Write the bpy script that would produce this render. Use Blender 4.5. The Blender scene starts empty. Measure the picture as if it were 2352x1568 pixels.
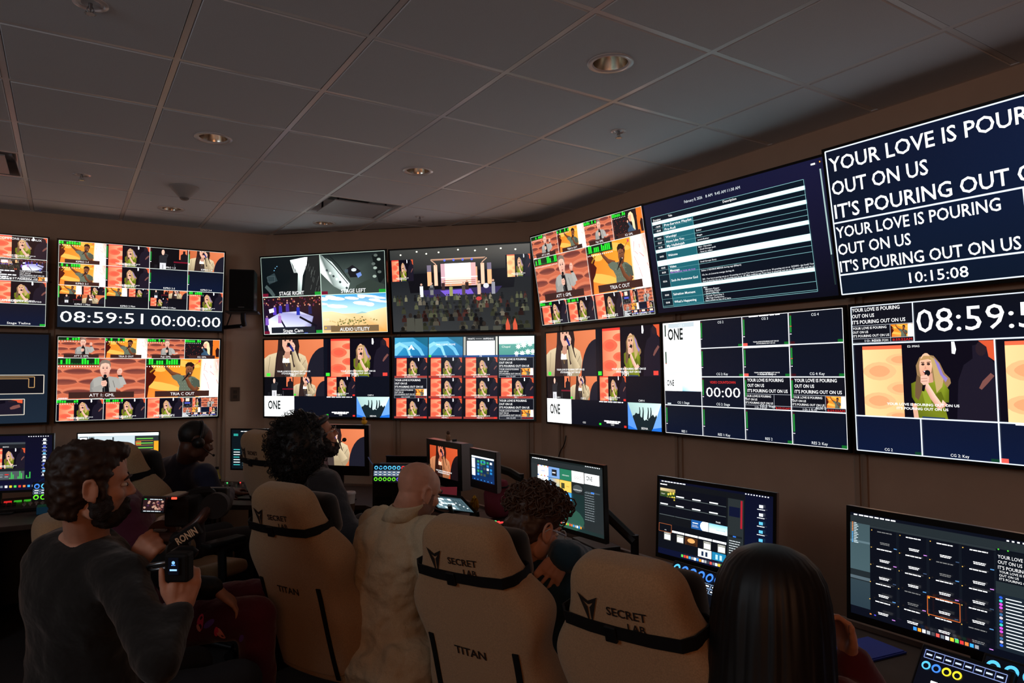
import bpy, bmesh, math, random
from mathutils import Vector, Matrix, Euler, noise
PI = math.pi
SC = bpy.context.scene
COL = SC.collection
V = Vector

# ---------------------------------------------------------------- camera, world, light, exposure
CAMZ = 1.70
FOC = 1608.0                       # focal length in pixels of the 2352 px wide frame
YAW, PITCH, ROLL = 0.5674, 0.0469, -0.0039
cam_data = bpy.data.cameras.new('camera')
cam = bpy.data.objects.new('camera', cam_data)
COL.objects.link(cam)
cam_data.sensor_fit = 'HORIZONTAL'
cam_data.sensor_width = 36.0
cam_data.lens = 36.0 * FOC / 2352.0
cam_data.clip_start = 0.05
_f = V((math.sin(YAW) * math.cos(PITCH), math.cos(YAW) * math.cos(PITCH), math.sin(PITCH)))
_r = V((math.cos(YAW), -math.sin(YAW), 0))
_u = _r.cross(_f)
_R = _r * math.cos(ROLL) + _u * math.sin(ROLL)
_U = -_r * math.sin(ROLL) + _u * math.cos(ROLL)
cam.matrix_world = Matrix(((_R.x, _U.x, -_f.x, 0), (_R.y, _U.y, -_f.y, 0), (_R.z, _U.z, -_f.z, CAMZ), (0, 0, 0, 1)))
SC.camera = cam

world = bpy.data.worlds.new('world')
SC.world = world
world.use_nodes = True
world.node_tree.nodes['Background'].inputs[0].default_value = (0.9, 0.75, 0.6, 1)
world.node_tree.nodes['Background'].inputs[1].default_value = 0.0
SC.view_settings.view_transform = 'Standard'
SC.view_settings.look = 'None'
SC.view_settings.gamma = 1.0
SC.view_settings.use_curve_mapping = False
SC.view_settings.exposure = 0.0
SC.cycles.max_bounces = 6
SC.cycles.diffuse_bounces = 3

def area_lamp(name, loc, target, sx, sy, power, col):
    d = bpy.data.lights.new(name, 'AREA')
    d.shape = 'RECTANGLE'; d.size = sx; d.size_y = sy; d.energy = power; d.color = col
    o = bpy.data.objects.new(name, d); COL.objects.link(o)
    o.location = loc
    o.rotation_euler = (V(target) - V(loc)).to_track_quat('-Z', 'Y').to_euler()
    return o
# dim warm room light at the back of the room, behind the photographer
area_lamp('back_room_light', (-1.0, -2.1, 2.3), (1.0, 2.4, 1.0), 1.6, 1.0, 17.0, (1.0, 0.42, 0.19))
area_lamp('cool_side_fill', (-2.9, 1.2, 2.75), (1.2, 3.2, 2.9), 1.4, 1.0, 22.0, (0.76, 0.90, 1.0))  # added cool fill, not a lamp of the room; lifts and cools the ceiling
SCREEN_GAIN = 1.25

# ---------------------------------------------------------------- pixel -> point helpers (calibrated camera)
CAMP = V((0, 0, CAMZ))
def ray(px, py):
    return _f + _R * ((px - 1176) / FOC) - _U * ((py - 784) / FOC)
def atd(px, py, depth):
    return CAMP + ray(px, py) * depth
def onz(px, py, z):
    d = ray(px, py); return CAMP + d * ((z - CAMZ) / d.z)
def onplane(px, py, n, p):
    d = ray(px, py); n = V(n); return CAMP + d * ((V(p) - CAMP).dot(n) / d.dot(n))

# ---------------------------------------------------------------- colours and materials
def lin(c):
    r = []
    for x in c[:3]:
        x = x / 255.0
        r.append(x / 12.92 if x <= 0.04045 else ((x + 0.055) / 1.055) ** 2.4)
    return tuple(r)
def mat(name, rgb, rough=0.6, metal=0.0, spec=0.4, noise_amt=0.0, noise_scale=60.0, bump=0.0, bump_scale=200.0, bump_dist=0.004, sheen=0.0, coat=0.0):
    m = bpy.data.materials.new(name); m.use_nodes = True
    nt = m.node_tree; b = nt.nodes['Principled BSDF']
    c = lin(rgb)
    b.inputs['Base Color'].default_value = (*c, 1)
    b.inputs['Roughness'].default_value = rough
    b.inputs['Metallic'].default_value = metal
    b.inputs['Specular IOR Level'].default_value = spec
    if sheen: b.inputs['Sheen Weight'].default_value = sheen
    if coat: b.inputs['Coat Weight'].default_value = coat
    if noise_amt or bump:
        tc = nt.nodes.new('ShaderNodeTexCoord')
    if noise_amt:
        n = nt.nodes.new('ShaderNodeTexNoise'); n.inputs['Scale'].default_value = noise_scale; n.inputs['Detail'].default_value = 5
        nt.links.new(tc.outputs['Object'], n.inputs['Vector'])
        r = nt.nodes.new('ShaderNodeValToRGB')
        r.color_ramp.elements[0].position = 0.3; r.color_ramp.elements[1].position = 0.7
        r.color_ramp.elements[0].color = (*[x * (1 - noise_amt) for x in c], 1)
        r.color_ramp.elements[1].color = (*[min(1, x * (1 + noise_amt)) for x in c], 1)
        nt.links.new(n.outputs['Fac'], r.inputs['Fac']); nt.links.new(r.outputs['Color'], b.inputs['Base Color'])
    if bump:
        n2 = nt.nodes.new('ShaderNodeTexNoise'); n2.inputs['Scale'].default_value = bump_scale; n2.inputs['Detail'].default_value = 3
        nt.links.new(tc.outputs['Object'], n2.inputs['Vector'])
        bp = nt.nodes.new('ShaderNodeBump'); bp.inputs['Strength'].default_value = bump; bp.inputs['Distance'].default_value = bump_dist
        nt.links.new(n2.outputs['Fac'], bp.inputs['Height']); nt.links.new(bp.outputs['Normal'], b.inputs['Normal'])
    return m
def emat(name, rgb, strength=1.0):
    m = bpy.data.materials.new(name); m.use_nodes = True
    b = m.node_tree.nodes['Principled BSDF']
    b.inputs['Base Color'].default_value = (0.01, 0.01, 0.01, 1)
    b.inputs['Emission Color'].default_value = (*lin(rgb), 1)
    b.inputs['Emission Strength'].default_value = strength
    return m
def screen_mat(name, gain, rough=0.22):
    m = bpy.data.materials.new(name); m.use_nodes = True
    nt = m.node_tree; b = nt.nodes['Principled BSDF']
    b.inputs['Base Color'].default_value = (0.006, 0.006, 0.007, 1)
    b.inputs['Roughness'].default_value = rough
    b.inputs['Specular IOR Level'].default_value = 0.35
    a = nt.nodes.new('ShaderNodeAttribute'); a.attribute_name = 'Col'
    nt.links.new(a.outputs['Color'], b.inputs['Emission Color'])
    b.inputs['Emission Strength'].default_value = gain
    return m
M = dict(
    tile=mat('ceiling_tile', (224, 231, 238), 0.95, noise_amt=0.06, noise_scale=400, bump=0.25, bump_scale=500),
    grid=mat('ceiling_grid_metal', (232, 231, 232), 0.28, spec=0.5),
    wall=mat('wall_paint', (196, 168, 146), 0.85, noise_amt=0.04, noise_scale=6, bump=0.1, bump_scale=300),
    rail=mat('rail_metal', (170, 146, 126), 0.55, spec=0.4),
    floor=mat('carpet', (48, 44, 44), 1.0, noise_amt=0.3, noise_scale=150, bump=0.4),
    black=mat('black_plastic', (18, 18, 19), 0.45),
    black_gloss=mat('black_gloss', (10, 10, 11), 0.18),
    bezel=mat('tv_bezel', (14, 14, 15), 0.35),
    dark_metal=mat('dark_metal', (32, 33, 35), 0.4, 0.6),
    chrome=mat('reflector_metal', (236, 228, 214), 0.2, 1.0),
    white_trim=mat('white_trim', (222, 218, 220), 0.22, spec=0.7),
    steel=mat('brushed_steel', (150, 150, 152), 0.35, 1.0),
    silver=mat('silver_aluminium', (165, 165, 168), 0.38, 0.8),
    desk=mat('desk_laminate', (58, 46, 42), 0.5, noise_amt=0.15, noise_scale=20),
    desk_edge=mat('desk_edge', (120, 100, 88), 0.5),
    screen=screen_mat('tv_picture', SCREEN_GAIN),
    monitor=screen_mat('monitor_picture', SCREEN_GAIN),
)

# ---------------------------------------------------------------- object helpers
def link(o, parent=None):
    COL.objects.link(o)
    if parent is not None: o.parent = parent
    return o
def tag(o, label=None, cat=None, group=None, kind=None):
    if label: o['label'] = label
    if cat: o['category'] = cat
    if group: o['group'] = group
    if kind: o['kind'] = kind
    return o
def thing(name, label, cat, loc=(0, 0, 0), rot=(0, 0, 0), group=None):
    o = bpy.data.objects.new(name, None); o.empty_display_size = 0.1
    COL.objects.link(o); o.location = loc; o.rotation_euler = rot
    return tag(o, label, cat, group)
def basis_thing(name, label, cat, origin, xax, yax, zax, group=None):
    o = bpy.data.objects.new(name, None); o.empty_display_size = 0.1
    COL.objects.link(o)
    o.matrix_world = Matrix(((xax[0], yax[0], zax[0], origin[0]), (xax[1], yax[1], zax[1], origin[1]), (xax[2], yax[2], zax[2], origin[2]), (0, 0, 0, 1)))
    return tag(o, label, cat, group)
class MB:
    """collects shapes that become ONE mesh object"""
    def __init__(s): s.v = []; s.f = []
    def add(s, vs, fs):
        n = len(s.v); s.v += [tuple(v) for v in vs]; s.f += [tuple(i + n for i in f) for f in fs]; return s
    def box(s, c, d, rot=None):
        x, y, z = d[0] / 2, d[1] / 2, d[2] / 2
        vs = [V((a * x, b * y, e * z)) for e in (-1, 1) for b in (-1, 1) for a in (-1, 1)]
        if rot is not None:
            R = rot if isinstance(rot, Matrix) else Euler(rot).to_matrix(); vs = [R @ v for v in vs]
        c = V(c)
        return s.add([v + c for v in vs], [(0, 2, 3, 1), (4, 5, 7, 6), (0, 1, 5, 4), (2, 6, 7, 3), (0, 4, 6, 2), (1, 3, 7, 5)])
    def bx(s, x0, x1, y0, y1, z0, z1): return s.box(((x0 + x1) / 2, (y0 + y1) / 2, (z0 + z1) / 2), (abs(x1 - x0), abs(y1 - y0), abs(z1 - z0)))
    def loft(s, rings, cap=True, closed=True):
        n = len(rings[0]); vs = [p for r in rings for p in r]; fs = []
        for i in range(len(rings) - 1):
            for j in range(n if closed else n - 1):
                k = (j + 1) % n
                fs.append((i * n + j, i * n + k, (i + 1) * n + k, (i + 1) * n + j))
        if cap:
            fs.append(tuple(reversed(range(n)))); fs.append(tuple(range((len(rings) - 1) * n, len(rings) * n)))
        return s.add(vs, fs)
    def tube(s, path, r, n=8, cap=True, flat=1.0):
        path = [V(p) for p in path]; rings = []
        rs = r if isinstance(r, (list, tuple)) else [r] * len(path)
        up = None
        for i, p in enumerate(path):
            t = (path[min(i + 1, len(path) - 1)] - path[max(i - 1, 0)]).normalized()
            if up is None:
                up = V((0, 0, 1)) if abs(t.z) < 0.9 else V((1, 0, 0))
            a = t.cross(up).normalized(); b = a.cross(t).normalized(); up = b
            rings.append([p + a * (rs[i] * math.cos(2 * PI * k / n)) + b * (rs[i] * flat * math.sin(2 * PI * k / n)) for k in range(n)])
        return s.loft(rings, cap)
    def cyl(s, p0, p1, r0, r1=None, n=20, cap=True): return s.tube([p0, p1], [r0, r0 if r1 is None else r1], n, cap)
    def lathe(s, prof, n=24, o=(0, 0, 0), M_=None, cap=False):
        rings = []
        for r, z in prof:
            rings.append([V((r * math.cos(2 * PI * k / n), r * math.sin(2 * PI * k / n), z)) for k in range(n)])
        if M_ is not None: rings = [[M_ @ p for p in q] for q in rings]
        rings = [[p + V(o) for p in q] for q in rings]
        return s.loft(rings, cap)
    def ell(s, c, r, n=16, m=10, R=None):
        if not isinstance(r, (list, tuple)): r = (r, r, r)
        vs = []; fs = []
        for i in range(m + 1):
            th = PI * i / m
            for j in range(n):
                ph = 2 * PI * j / n
                p = V((r[0] * math.sin(th) * math.cos(ph), r[1] * math.sin(th) * math.sin(ph), r[2] * math.cos(th)))
                if R is not None: p = R @ p
                vs.append(p + V(c))
        for i in range(m):
            for j in range(n):
                k = (j + 1) % n
                fs.append((i * n + j, (i + 1) * n + j, (i + 1) * n + k, i * n + k))
        return s.add(vs, fs)
    def prism(s, pts, z0, z1, T=None):
        n = len(pts); vs = [V((x, y, z0)) for x, y in pts] + [V((x, y, z1)) for x, y in pts]
        if T is not None: vs = [T @ v for v in vs]
        fs = [tuple(reversed(range(n))), tuple(range(n, 2 * n))] + [(i, (i + 1) % n, n + (i + 1) % n, n + i) for i in range(n)]
        return s.add(vs, fs)
    def mesh(s, name, clean=False):
        me = bpy.data.meshes.new(name); me.from_pydata(s.v, [], s.f); me.validate(); me.update()
        if clean:
            bm = bmesh.new(); bm.from_mesh(me); bmesh.ops.remove_doubles(bm, verts=bm.verts, dist=1e-5)
            bmesh.ops.recalc_face_normals(bm, faces=bm.faces); bm.to_mesh(me); bm.free()
        return me
    def build(s, name, m, parent=None, smooth=False, bevel=0, subsurf=0, clean=True, seg=2):
        me = s.mesh(name, clean)
        o = bpy.data.objects.new(name, me); me.materials.append(M[m] if isinstance(m, str) else m)
        if smooth:
            for p in me.polygons: p.use_smooth = True
            if smooth is not True: me.set_sharp_from_angle(angle=math.radians(smooth))
        if bevel:
            b = o.modifiers.new('bevel', 'BEVEL'); b.width = bevel; b.segments = seg; b.limit_method = 'ANGLE'; b.angle_limit = 0.6
        if subsurf:
            b = o.modifiers.new('subsurf', 'SUBSURF'); b.levels = subsurf; b.render_levels = subsurf
        return link(o, parent)
def struct(o): o['kind'] = 'structure'; return o
def clone(root, loc=None, rot=None, label=None, group=None):
    r = root.copy(); COL.objects.link(r)
    if loc is not None: r.location = loc
    if rot is not None: r.rotation_euler = rot
    if label: r['label'] = label
    if group: r['group'] = group
    for ch in list(root.children):
        c = ch.copy(); COL.objects.link(c); c.parent = r
        for g in list(ch.children):
            d = g.copy(); COL.objects.link(d); d.parent = c
    return r
_tc = {}
def text_shape(s, bold=0.0):
    """vertices and faces of a line of lettering, cap height 1, starting at x = 0"""
    k = (s, bold)
    if k not in _tc:
        cu = bpy.data.curves.new('t', 'FONT'); cu.body = s; cu.resolution_u = 2; cu.offset = bold; cu.fill_mode = 'FRONT'
        o = bpy.data.objects.new('t', cu); COL.objects.link(o)
        me = bpy.data.meshes.new_from_object(o.evaluated_get(bpy.context.evaluated_depsgraph_get()))
        vs = [(v.co.x, v.co.y) for v in me.vertices]; fs = [tuple(p.vertices) for p in me.polygons]
        bpy.data.objects.remove(o); bpy.data.curves.remove(cu); bpy.data.meshes.remove(me)
        if vs:
            x0 = min(v[0] for v in vs); x1 = max(v[0] for v in vs)
        else: x0 = 0; x1 = 1
        cap = 0.729
        _tc[k] = ([((x - x0) / cap, y / cap) for x, y in vs], fs, (x1 - x0) / cap)
    return _tc[k]
def lettering(name, s, m, parent, T, h, w=None, depth=0.0008, bold=0.0):
    """raised lettering: T maps (x right, y up, z out) to the parent's space, centred"""
    vs, fs, tw = text_shape(s, bold); sx = (w / tw) if w else h
    b = MB(); b.add([T @ V((x * sx - tw * sx / 2, y * h - h / 2, depth)) for x, y in vs], fs)
    return b.build(name, m, parent, clean=False)
# ================================================================ the room
CEIL = CAMZ + 1.3067
GX, GY, TS = -0.2504, 1.9134, 0.61            # ceiling grid origin and module
WALL_L = 6.68; WALL_R = 3.38; MID_A = V((1.57, 6.66, 0)); MID_N = V((-1, -1, 0)).normalized()
ML = (MID_A.x + MID_A.y) - WALL_L             # x where the angled wall meets the left wall
MR = (MID_A.x + MID_A.y) - WALL_R             # y where it meets the right wall
XW, YB = -3.2, -2.4
def wall(name, a, b, back):
    a = V((*a, 0)); b = V((*b, 0)); n = V((*back, 0)) * 0.12
    m = MB(); m.prism([(a.x, a.y), (b.x, b.y), (b.x + n.x, b.y + n.y), (a.x + n.x, a.y + n.y)], 0, CEIL + 0.35)
    return struct(m.build(name, 'wall'))
wall('wall_left', (XW, WALL_L), (ML, WALL_L), (0, 1))
wall('wall_middle', (ML, WALL_L), (WALL_R, MR), (0.7071, 0.7071))
wall('wall_right', (WALL_R, MR), (WALL_R, YB), (1, 0))
wall('wall_back', (XW, YB), (WALL_R, YB), (0, -1))
wall('wall_side', (XW, YB), (XW, WALL_L), (-1, 0))
m = MB(); m.bx(XW - .1, WALL_R + .1, YB - .1, WALL_L + .1, -0.1, 0); struct(m.build('floor', 'floor'))

# ceiling: tegular tiles between T-bars, with round and square openings where fittings sit
downlights = [(1402, 143), (490, 315), (960, 391), (393, 478), (745, 511)]
DLC = [onz(x, y, CEIL) for x, y in downlights]
DR = 0.084
DIFF = [(3, 5), (-1, 5)]                       # ceiling cells of the two square diffusers
til = MB()
for i in range(-6, 6):
    for j in range(-8, 9):
        x0, x1 = GX + i * TS + 0.012, GX + (i + 1) * TS - 0.012
        y0, y1 = GY + j * TS + 0.012, GY + (j + 1) * TS - 0.012
        if x0 > WALL_R or y0 > WALL_L or (i, j) in DIFF: continue
        x1 = min(x1, WALL_R + .02); y1 = min(y1, WALL_L + .02)
        if x0 + y0 > ML + WALL_L + .05: continue
        z0, z1 = CEIL + 0.004, CEIL - 0.004; e = 0.006
        # sloped tegular edge
        A = [(x0, y0), (x1, y0), (x1, y1), (x0, y1)]; B = [(x0 + e, y0 + e), (x1 - e, y0 + e), (x1 - e, y1 - e), (x0 + e, y1 - e)]
        til.add([(x, y, z0) for x, y in A] + [(x, y, z1) for x, y in B], [(k, (k + 1) % 4, 4 + (k + 1) % 4, 4 + k) for k in range(4)])
        hole = [c for c in DLC if x0 < c.x < x1 and y0 < c.y < y1]
        if not hole:
            til.add([(x, y, z1) for x, y in B], [(3, 2, 1, 0)])
        else:
            c = hole[0]; n = 48; vs = []; X0, Y0 = B[0]; X1, Y1 = B[2]
            for k in range(n):
                a = 2 * PI * k / n; dx, dy = math.cos(a), math.sin(a)
                t = min(((X1 if dx > 0 else X0) - c.x) / dx if abs(dx) > 1e-9 else 9, ((Y1 if dy > 0 else Y0) - c.y) / dy if abs(dy) > 1e-9 else 9)
                vs += [(c.x + DR * dx, c.y + DR * dy, z1), (c.x + t * dx, c.y + t * dy, z1)]
            for cx_, cy_ in B:
                vs.append((cx_, cy_, z1))
            fs = [(2 * k, 2 * ((k + 1) % n), 2 * ((k + 1) % n) + 1, 2 * k + 1) for k in range(n)]
            for q, (cx_, cy_) in enumerate(B):
                a = math.atan2(cy_ - c.y, cx_ - c.x) % (2 * PI); k = int(a / (2 * PI) * n) % n
                fs.append((2 * k + 1, 2 * ((k + 1) % n) + 1, 2 * n + q))
            til.add(vs, fs)
struct(til.build('ceiling', 'tile', clean=False))
g = MB()
for i in range(-6, 7):
    x = GX + i * TS
    if x > WALL_R: continue
    g.bx(x - .012, x + .012, YB, WALL_L, CEIL - 0.001, CEIL + 0.03)
for j in range(-8, 9):
    y = GY + j * TS
    if y > WALL_L: continue
    for i in range(-6, 6):
        x0 = GX + i * TS + .012
        if x0 > WALL_R: continue
        g.bx(x0, min(x0 + TS - .024, WALL_R), y - .012, y + .012, CEIL - 0.0004, CEIL + 0.03)
struct(g.build('trim_1', 'grid', clean=False))
m = MB(); m.bx(XW - .1, WALL_R + .1, YB - .1, WALL_L + .1, CEIL + 0.34, CEIL + 0.4); struct(m.build('ceiling_slab', 'black'))
# perimeter angle
t = MB()
t.bx(XW, ML, WALL_L - .02, WALL_L, CEIL - .004, CEIL + .02); t.bx(WALL_R - .02, WALL_R, YB, MR, CEIL - .004, CEIL + .02)
t.prism([(ML, WALL_L), (WALL_R, MR), (WALL_R - .02, MR - .008), (ML - .008, WALL_L - .02)], CEIL - .004, CEIL + .02)
struct(t.build('trim_2', 'grid', clean=False))

# recessed downlights, switched off
def downlight(c, label):
    o = thing('downlight', label, 'ceiling light', (c.x, c.y, CEIL - 0.004), group='recessed ceiling downlights')
    MB().lathe([(DR, .001), (DR + .012, .001), (DR + .013, -.003), (DR + .010, -.005), (DR - .008, -.005), (DR - .012, .002)], 48).build('trim_ring', 'white_trim', o, smooth=40)
    MB().lathe([(DR - .006, -.001), (.072, .03), (.066, .06), (.06, .085), (.05, .1), (.03, .106), (.001, .107)], 64).build('reflector', 'chrome', o, smooth=True)
    return o
names = ['large recessed downlight with pinkish trim ring, nearest the right wall screens',
         'recessed downlight with chrome cone above the clock screen on the left wall',
         'recessed downlight with chrome cone above the wide stage view screen',
         'recessed downlight close to the cone shaped ceiling sensor',
         'recessed downlight with amber glow beside the square air diffuser']
for c, n in zip(DLC, names): downlight(c, n)

# fire sprinklers
def sprinkler(px, py, label, esc=0.035, up=0.0):
    c = onz(px, py, CEIL - .004)
    o = thing('sprinkler', label, 'sprinkler', (c.x, c.y, CEIL - 0.004), group='ceiling sprinklers')
    MB().lathe([(esc, .001), (esc + .001, -.003), (esc - .01, -.006), (esc - .014, -.001), (.008, .002)], 32).build('escutcheon', 'white_trim', o, smooth=40)
    b = MB(); b.cyl((0, 0, .01), (0, 0, -.02), .007, .006, 12)
    for s in (-1, 1): b.tube([(0.006 * s, 0, -.012), (.011 * s, 0, -.024), (.004 * s, 0, -.036)], .0018, 6)
    b.cyl((0, 0, -.02), (0, 0, -.036), .0025, .0025, 8)
    b.build('head', 'steel', o, smooth=40)
    b = MB(); b.cyl((0, 0, -.036), (0, 0, -.038), .014, .014, 20)
    for k in range(10):
        a = 2 * PI * k / 10; b.box((.016 * math.cos(a), .016 * math.sin(a), -.037), (.006, .003, .0015), (0, 0, a))
    b.build('deflector', 'steel', o)
sprinkler(208, 8, 'ceiling sprinkler with round rim, at the top left corner', .055)
sprinkler(188, 401, 'ceiling sprinkler with orange lit rim beside the smoke detector', .05)
sprinkler(1421, 301, 'ceiling sprinkler hanging in front of the right wall screens', .04)
sprinkler(964, 497, 'small ceiling sprinkler above the wide stage view screen', .035)

# cone shaped detector
c = onz(424, 430, CEIL - .004)
o = thing('smoke_detector', 'white cone shaped ceiling sensor near the left wall', 'sensor', (c.x, c.y, CEIL - .004))
MB().lathe([(.001, .001), (.095, .001), (.096, -.006), (.09, -.012), (.035, -.07), (.03, -.074)], 40).build('housing', mat('sensor_white', (176, 172, 170), .6), o, smooth=35)
MB().lathe([(.03, -.074), (.03, -.082), (.018, -.09), (.001, -.092)], 24).build('sensor_tip', mat('sensor_grey', (120, 115, 112), .4), o, smooth=40)

# square plaque diffusers
def diffuser(i, j, label):
    x0, x1, y0, y1 = GX + i * TS + .012, GX + (i + 1) * TS - .012, GY + j * TS + .012, GY + (j + 1) * TS - .012
    cx_, cy_ = (x0 + x1) / 2, (y0 + y1) / 2
    o = thing('air_diffuser', label, 'air vent', (cx_, cy_, CEIL), group='square ceiling air diffusers')
    h = (x1 - x0) / 2; rings = []
    for s, z in ((1, 0), (.985, -.003), (.95, .0), (.90, .03), (.86, .075), (.82, .085), (.55, .09)):
        rings.append([V((a * h * s, b * h * s, z)) for a, b in ((-1, -1), (1, -1), (1, 1), (-1, 1))])
    MB().loft(rings, False).build('pan', mat('vent_white', (190, 190, 195), .22, spec=.7), o, smooth=True)
    b = MB(); b.bx(-.225, .225, -.225, .225, -.008, .0); b.build('plate', mat('vent_plate', (165, 162, 166), .4), o, bevel=.002)
    for a, e in ((-1, -1), (1, -1), (1, 1), (-1, 1)): b = MB(); b.bx(a * .19 - .006, a * .19 + .006, e * .19 - .006, e * .19 + .006, 0, .09); b.build('hanger', 'dark_metal', o)
    b = MB(); b.bx(-h, h, -h, h, .091, .1); b.build('duct_cap', 'black', o)
diffuser(3, 5, 'square air diffuser above the camera view screens at the middle wall')
diffuser(-1, 5, 'square air diffuser with colourful reflections at the left edge')

# slotted wall rails that carry the screens
def rail(px, py, which, label):
    n, p = {'L': (V((0, -1, 0)), V((0, WALL_L, 0))), 'M': (MID_N, MID_A), 'R': (V((-1, 0, 0)), V((WALL_R, 0, 0)))}[which]
    c = onplane(px, py, n, p); x = V((0, 0, 1)).cross(n)
    o = basis_thing('wall_rail', label, 'wall rail', (c.x, c.y, 0.15), x, n, (0, 0, 1), 'vertical wall rails behind the screens')
    b = MB(); b.prism([(-.031, 0), (.031, 0), (.031, .016), (.009, .016), (.009, .004), (-.009, .004), (-.009, .016), (-.031, .016)], 0, 2.45)
    b.build('channel', 'rail', o)
    for k in range(2): b = MB(); b.cyl((0, .004, .5 + k * 1.8), (0, .009, .5 + k * 1.8), .007, n=8); b.build('bolt', 'dark_metal', o)
rail(120, 530, 'L', 'vertical wall rail between the leftmost screens and the clock screen')
rail(514, 560, 'L', 'vertical wall rail at the right edge of the left wall screens')
rail(653, 572, 'M', 'vertical wall rail behind the stage right and stage left screen')
rail(914, 562, 'M', 'vertical wall rail between the two middle wall screen columns')
rail(1216, 548, 'M', 'vertical wall rail by the corner right of the wide stage view screen')
rail(1291, 1010, 'R', 'vertical wall rail under the screen with the singer and the crowd tile')
rail(1562, 1045, 'R', 'vertical wall rail under the black grid screen')
rail(1982, 1090, 'R', 'vertical wall rail above the rightmost desk monitor')

# blank wall plate
c = onplane(540, 905, (0, -1, 0), (0, WALL_L, 0))
o = thing('wall_plate', 'brown wall outlet plate below the black wall speaker', 'wall plate', (c.x, WALL_L, c.z))
b = MB(); b.box((0, -.006, 0), (.08, .012, .125)); b.build('plate', mat('plate_brown', (84, 66, 54), .4), o, bevel=.004)
sm = mat('socket_brown', (60, 48, 40), .4)
for z in (.022, -.022): b = MB(); b.box((0, -.013, z), (.034, .004, .03)); b.build('socket', sm, o, bevel=.002)

# black loudspeaker on a bracket
S0 = onplane(558, 716, (0, -1, 0), (0, WALL_L - .22, 0))
o = thing('wall_speaker', 'black wall loudspeaker on a bracket beside the left wall screens', 'speaker', (S0.x, S0.y, S0.z), (0, 0, math.radians(-18)))
b = MB(); b.bx(-.105, .105, -.12, .12, 0, .36); b.build('cabinet', 'black', o, bevel=.012)
b = MB(); b.bx(-.1, .1, -.128, -.12, .015, .35); b.build('grille', mat('grille_cloth', (12, 12, 12), .9, bump=.6, bump_scale=900), o, bevel=.003)
b = MB(); b.box((0, -.1295, .03), (.05, .002, .008)); b.build('badge', mat('badge_grey', (60, 60, 62), .4), o)
b = MB(); b.bx(-.135, .135, -.1, .12, -.014, 0); b.build('shelf', 'black', o, bevel=.004)
b = MB(); b.tube([(0, .02, -.014), (0, .02, -.06), (.005, .06, -.115)], .022, 10); b.tube([(-.02, .06, -.12), (-.17, .15, -.13), (-.19, .2, -.13)], .018, 8); b.box((-.19, .2, -.13), (.06, .05, .1)); b.tube([(-.1, .03, -.014), (-.15, .13, -.12)], .006, 6)
b.build('bracket', 'black', o, smooth=40)
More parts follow.
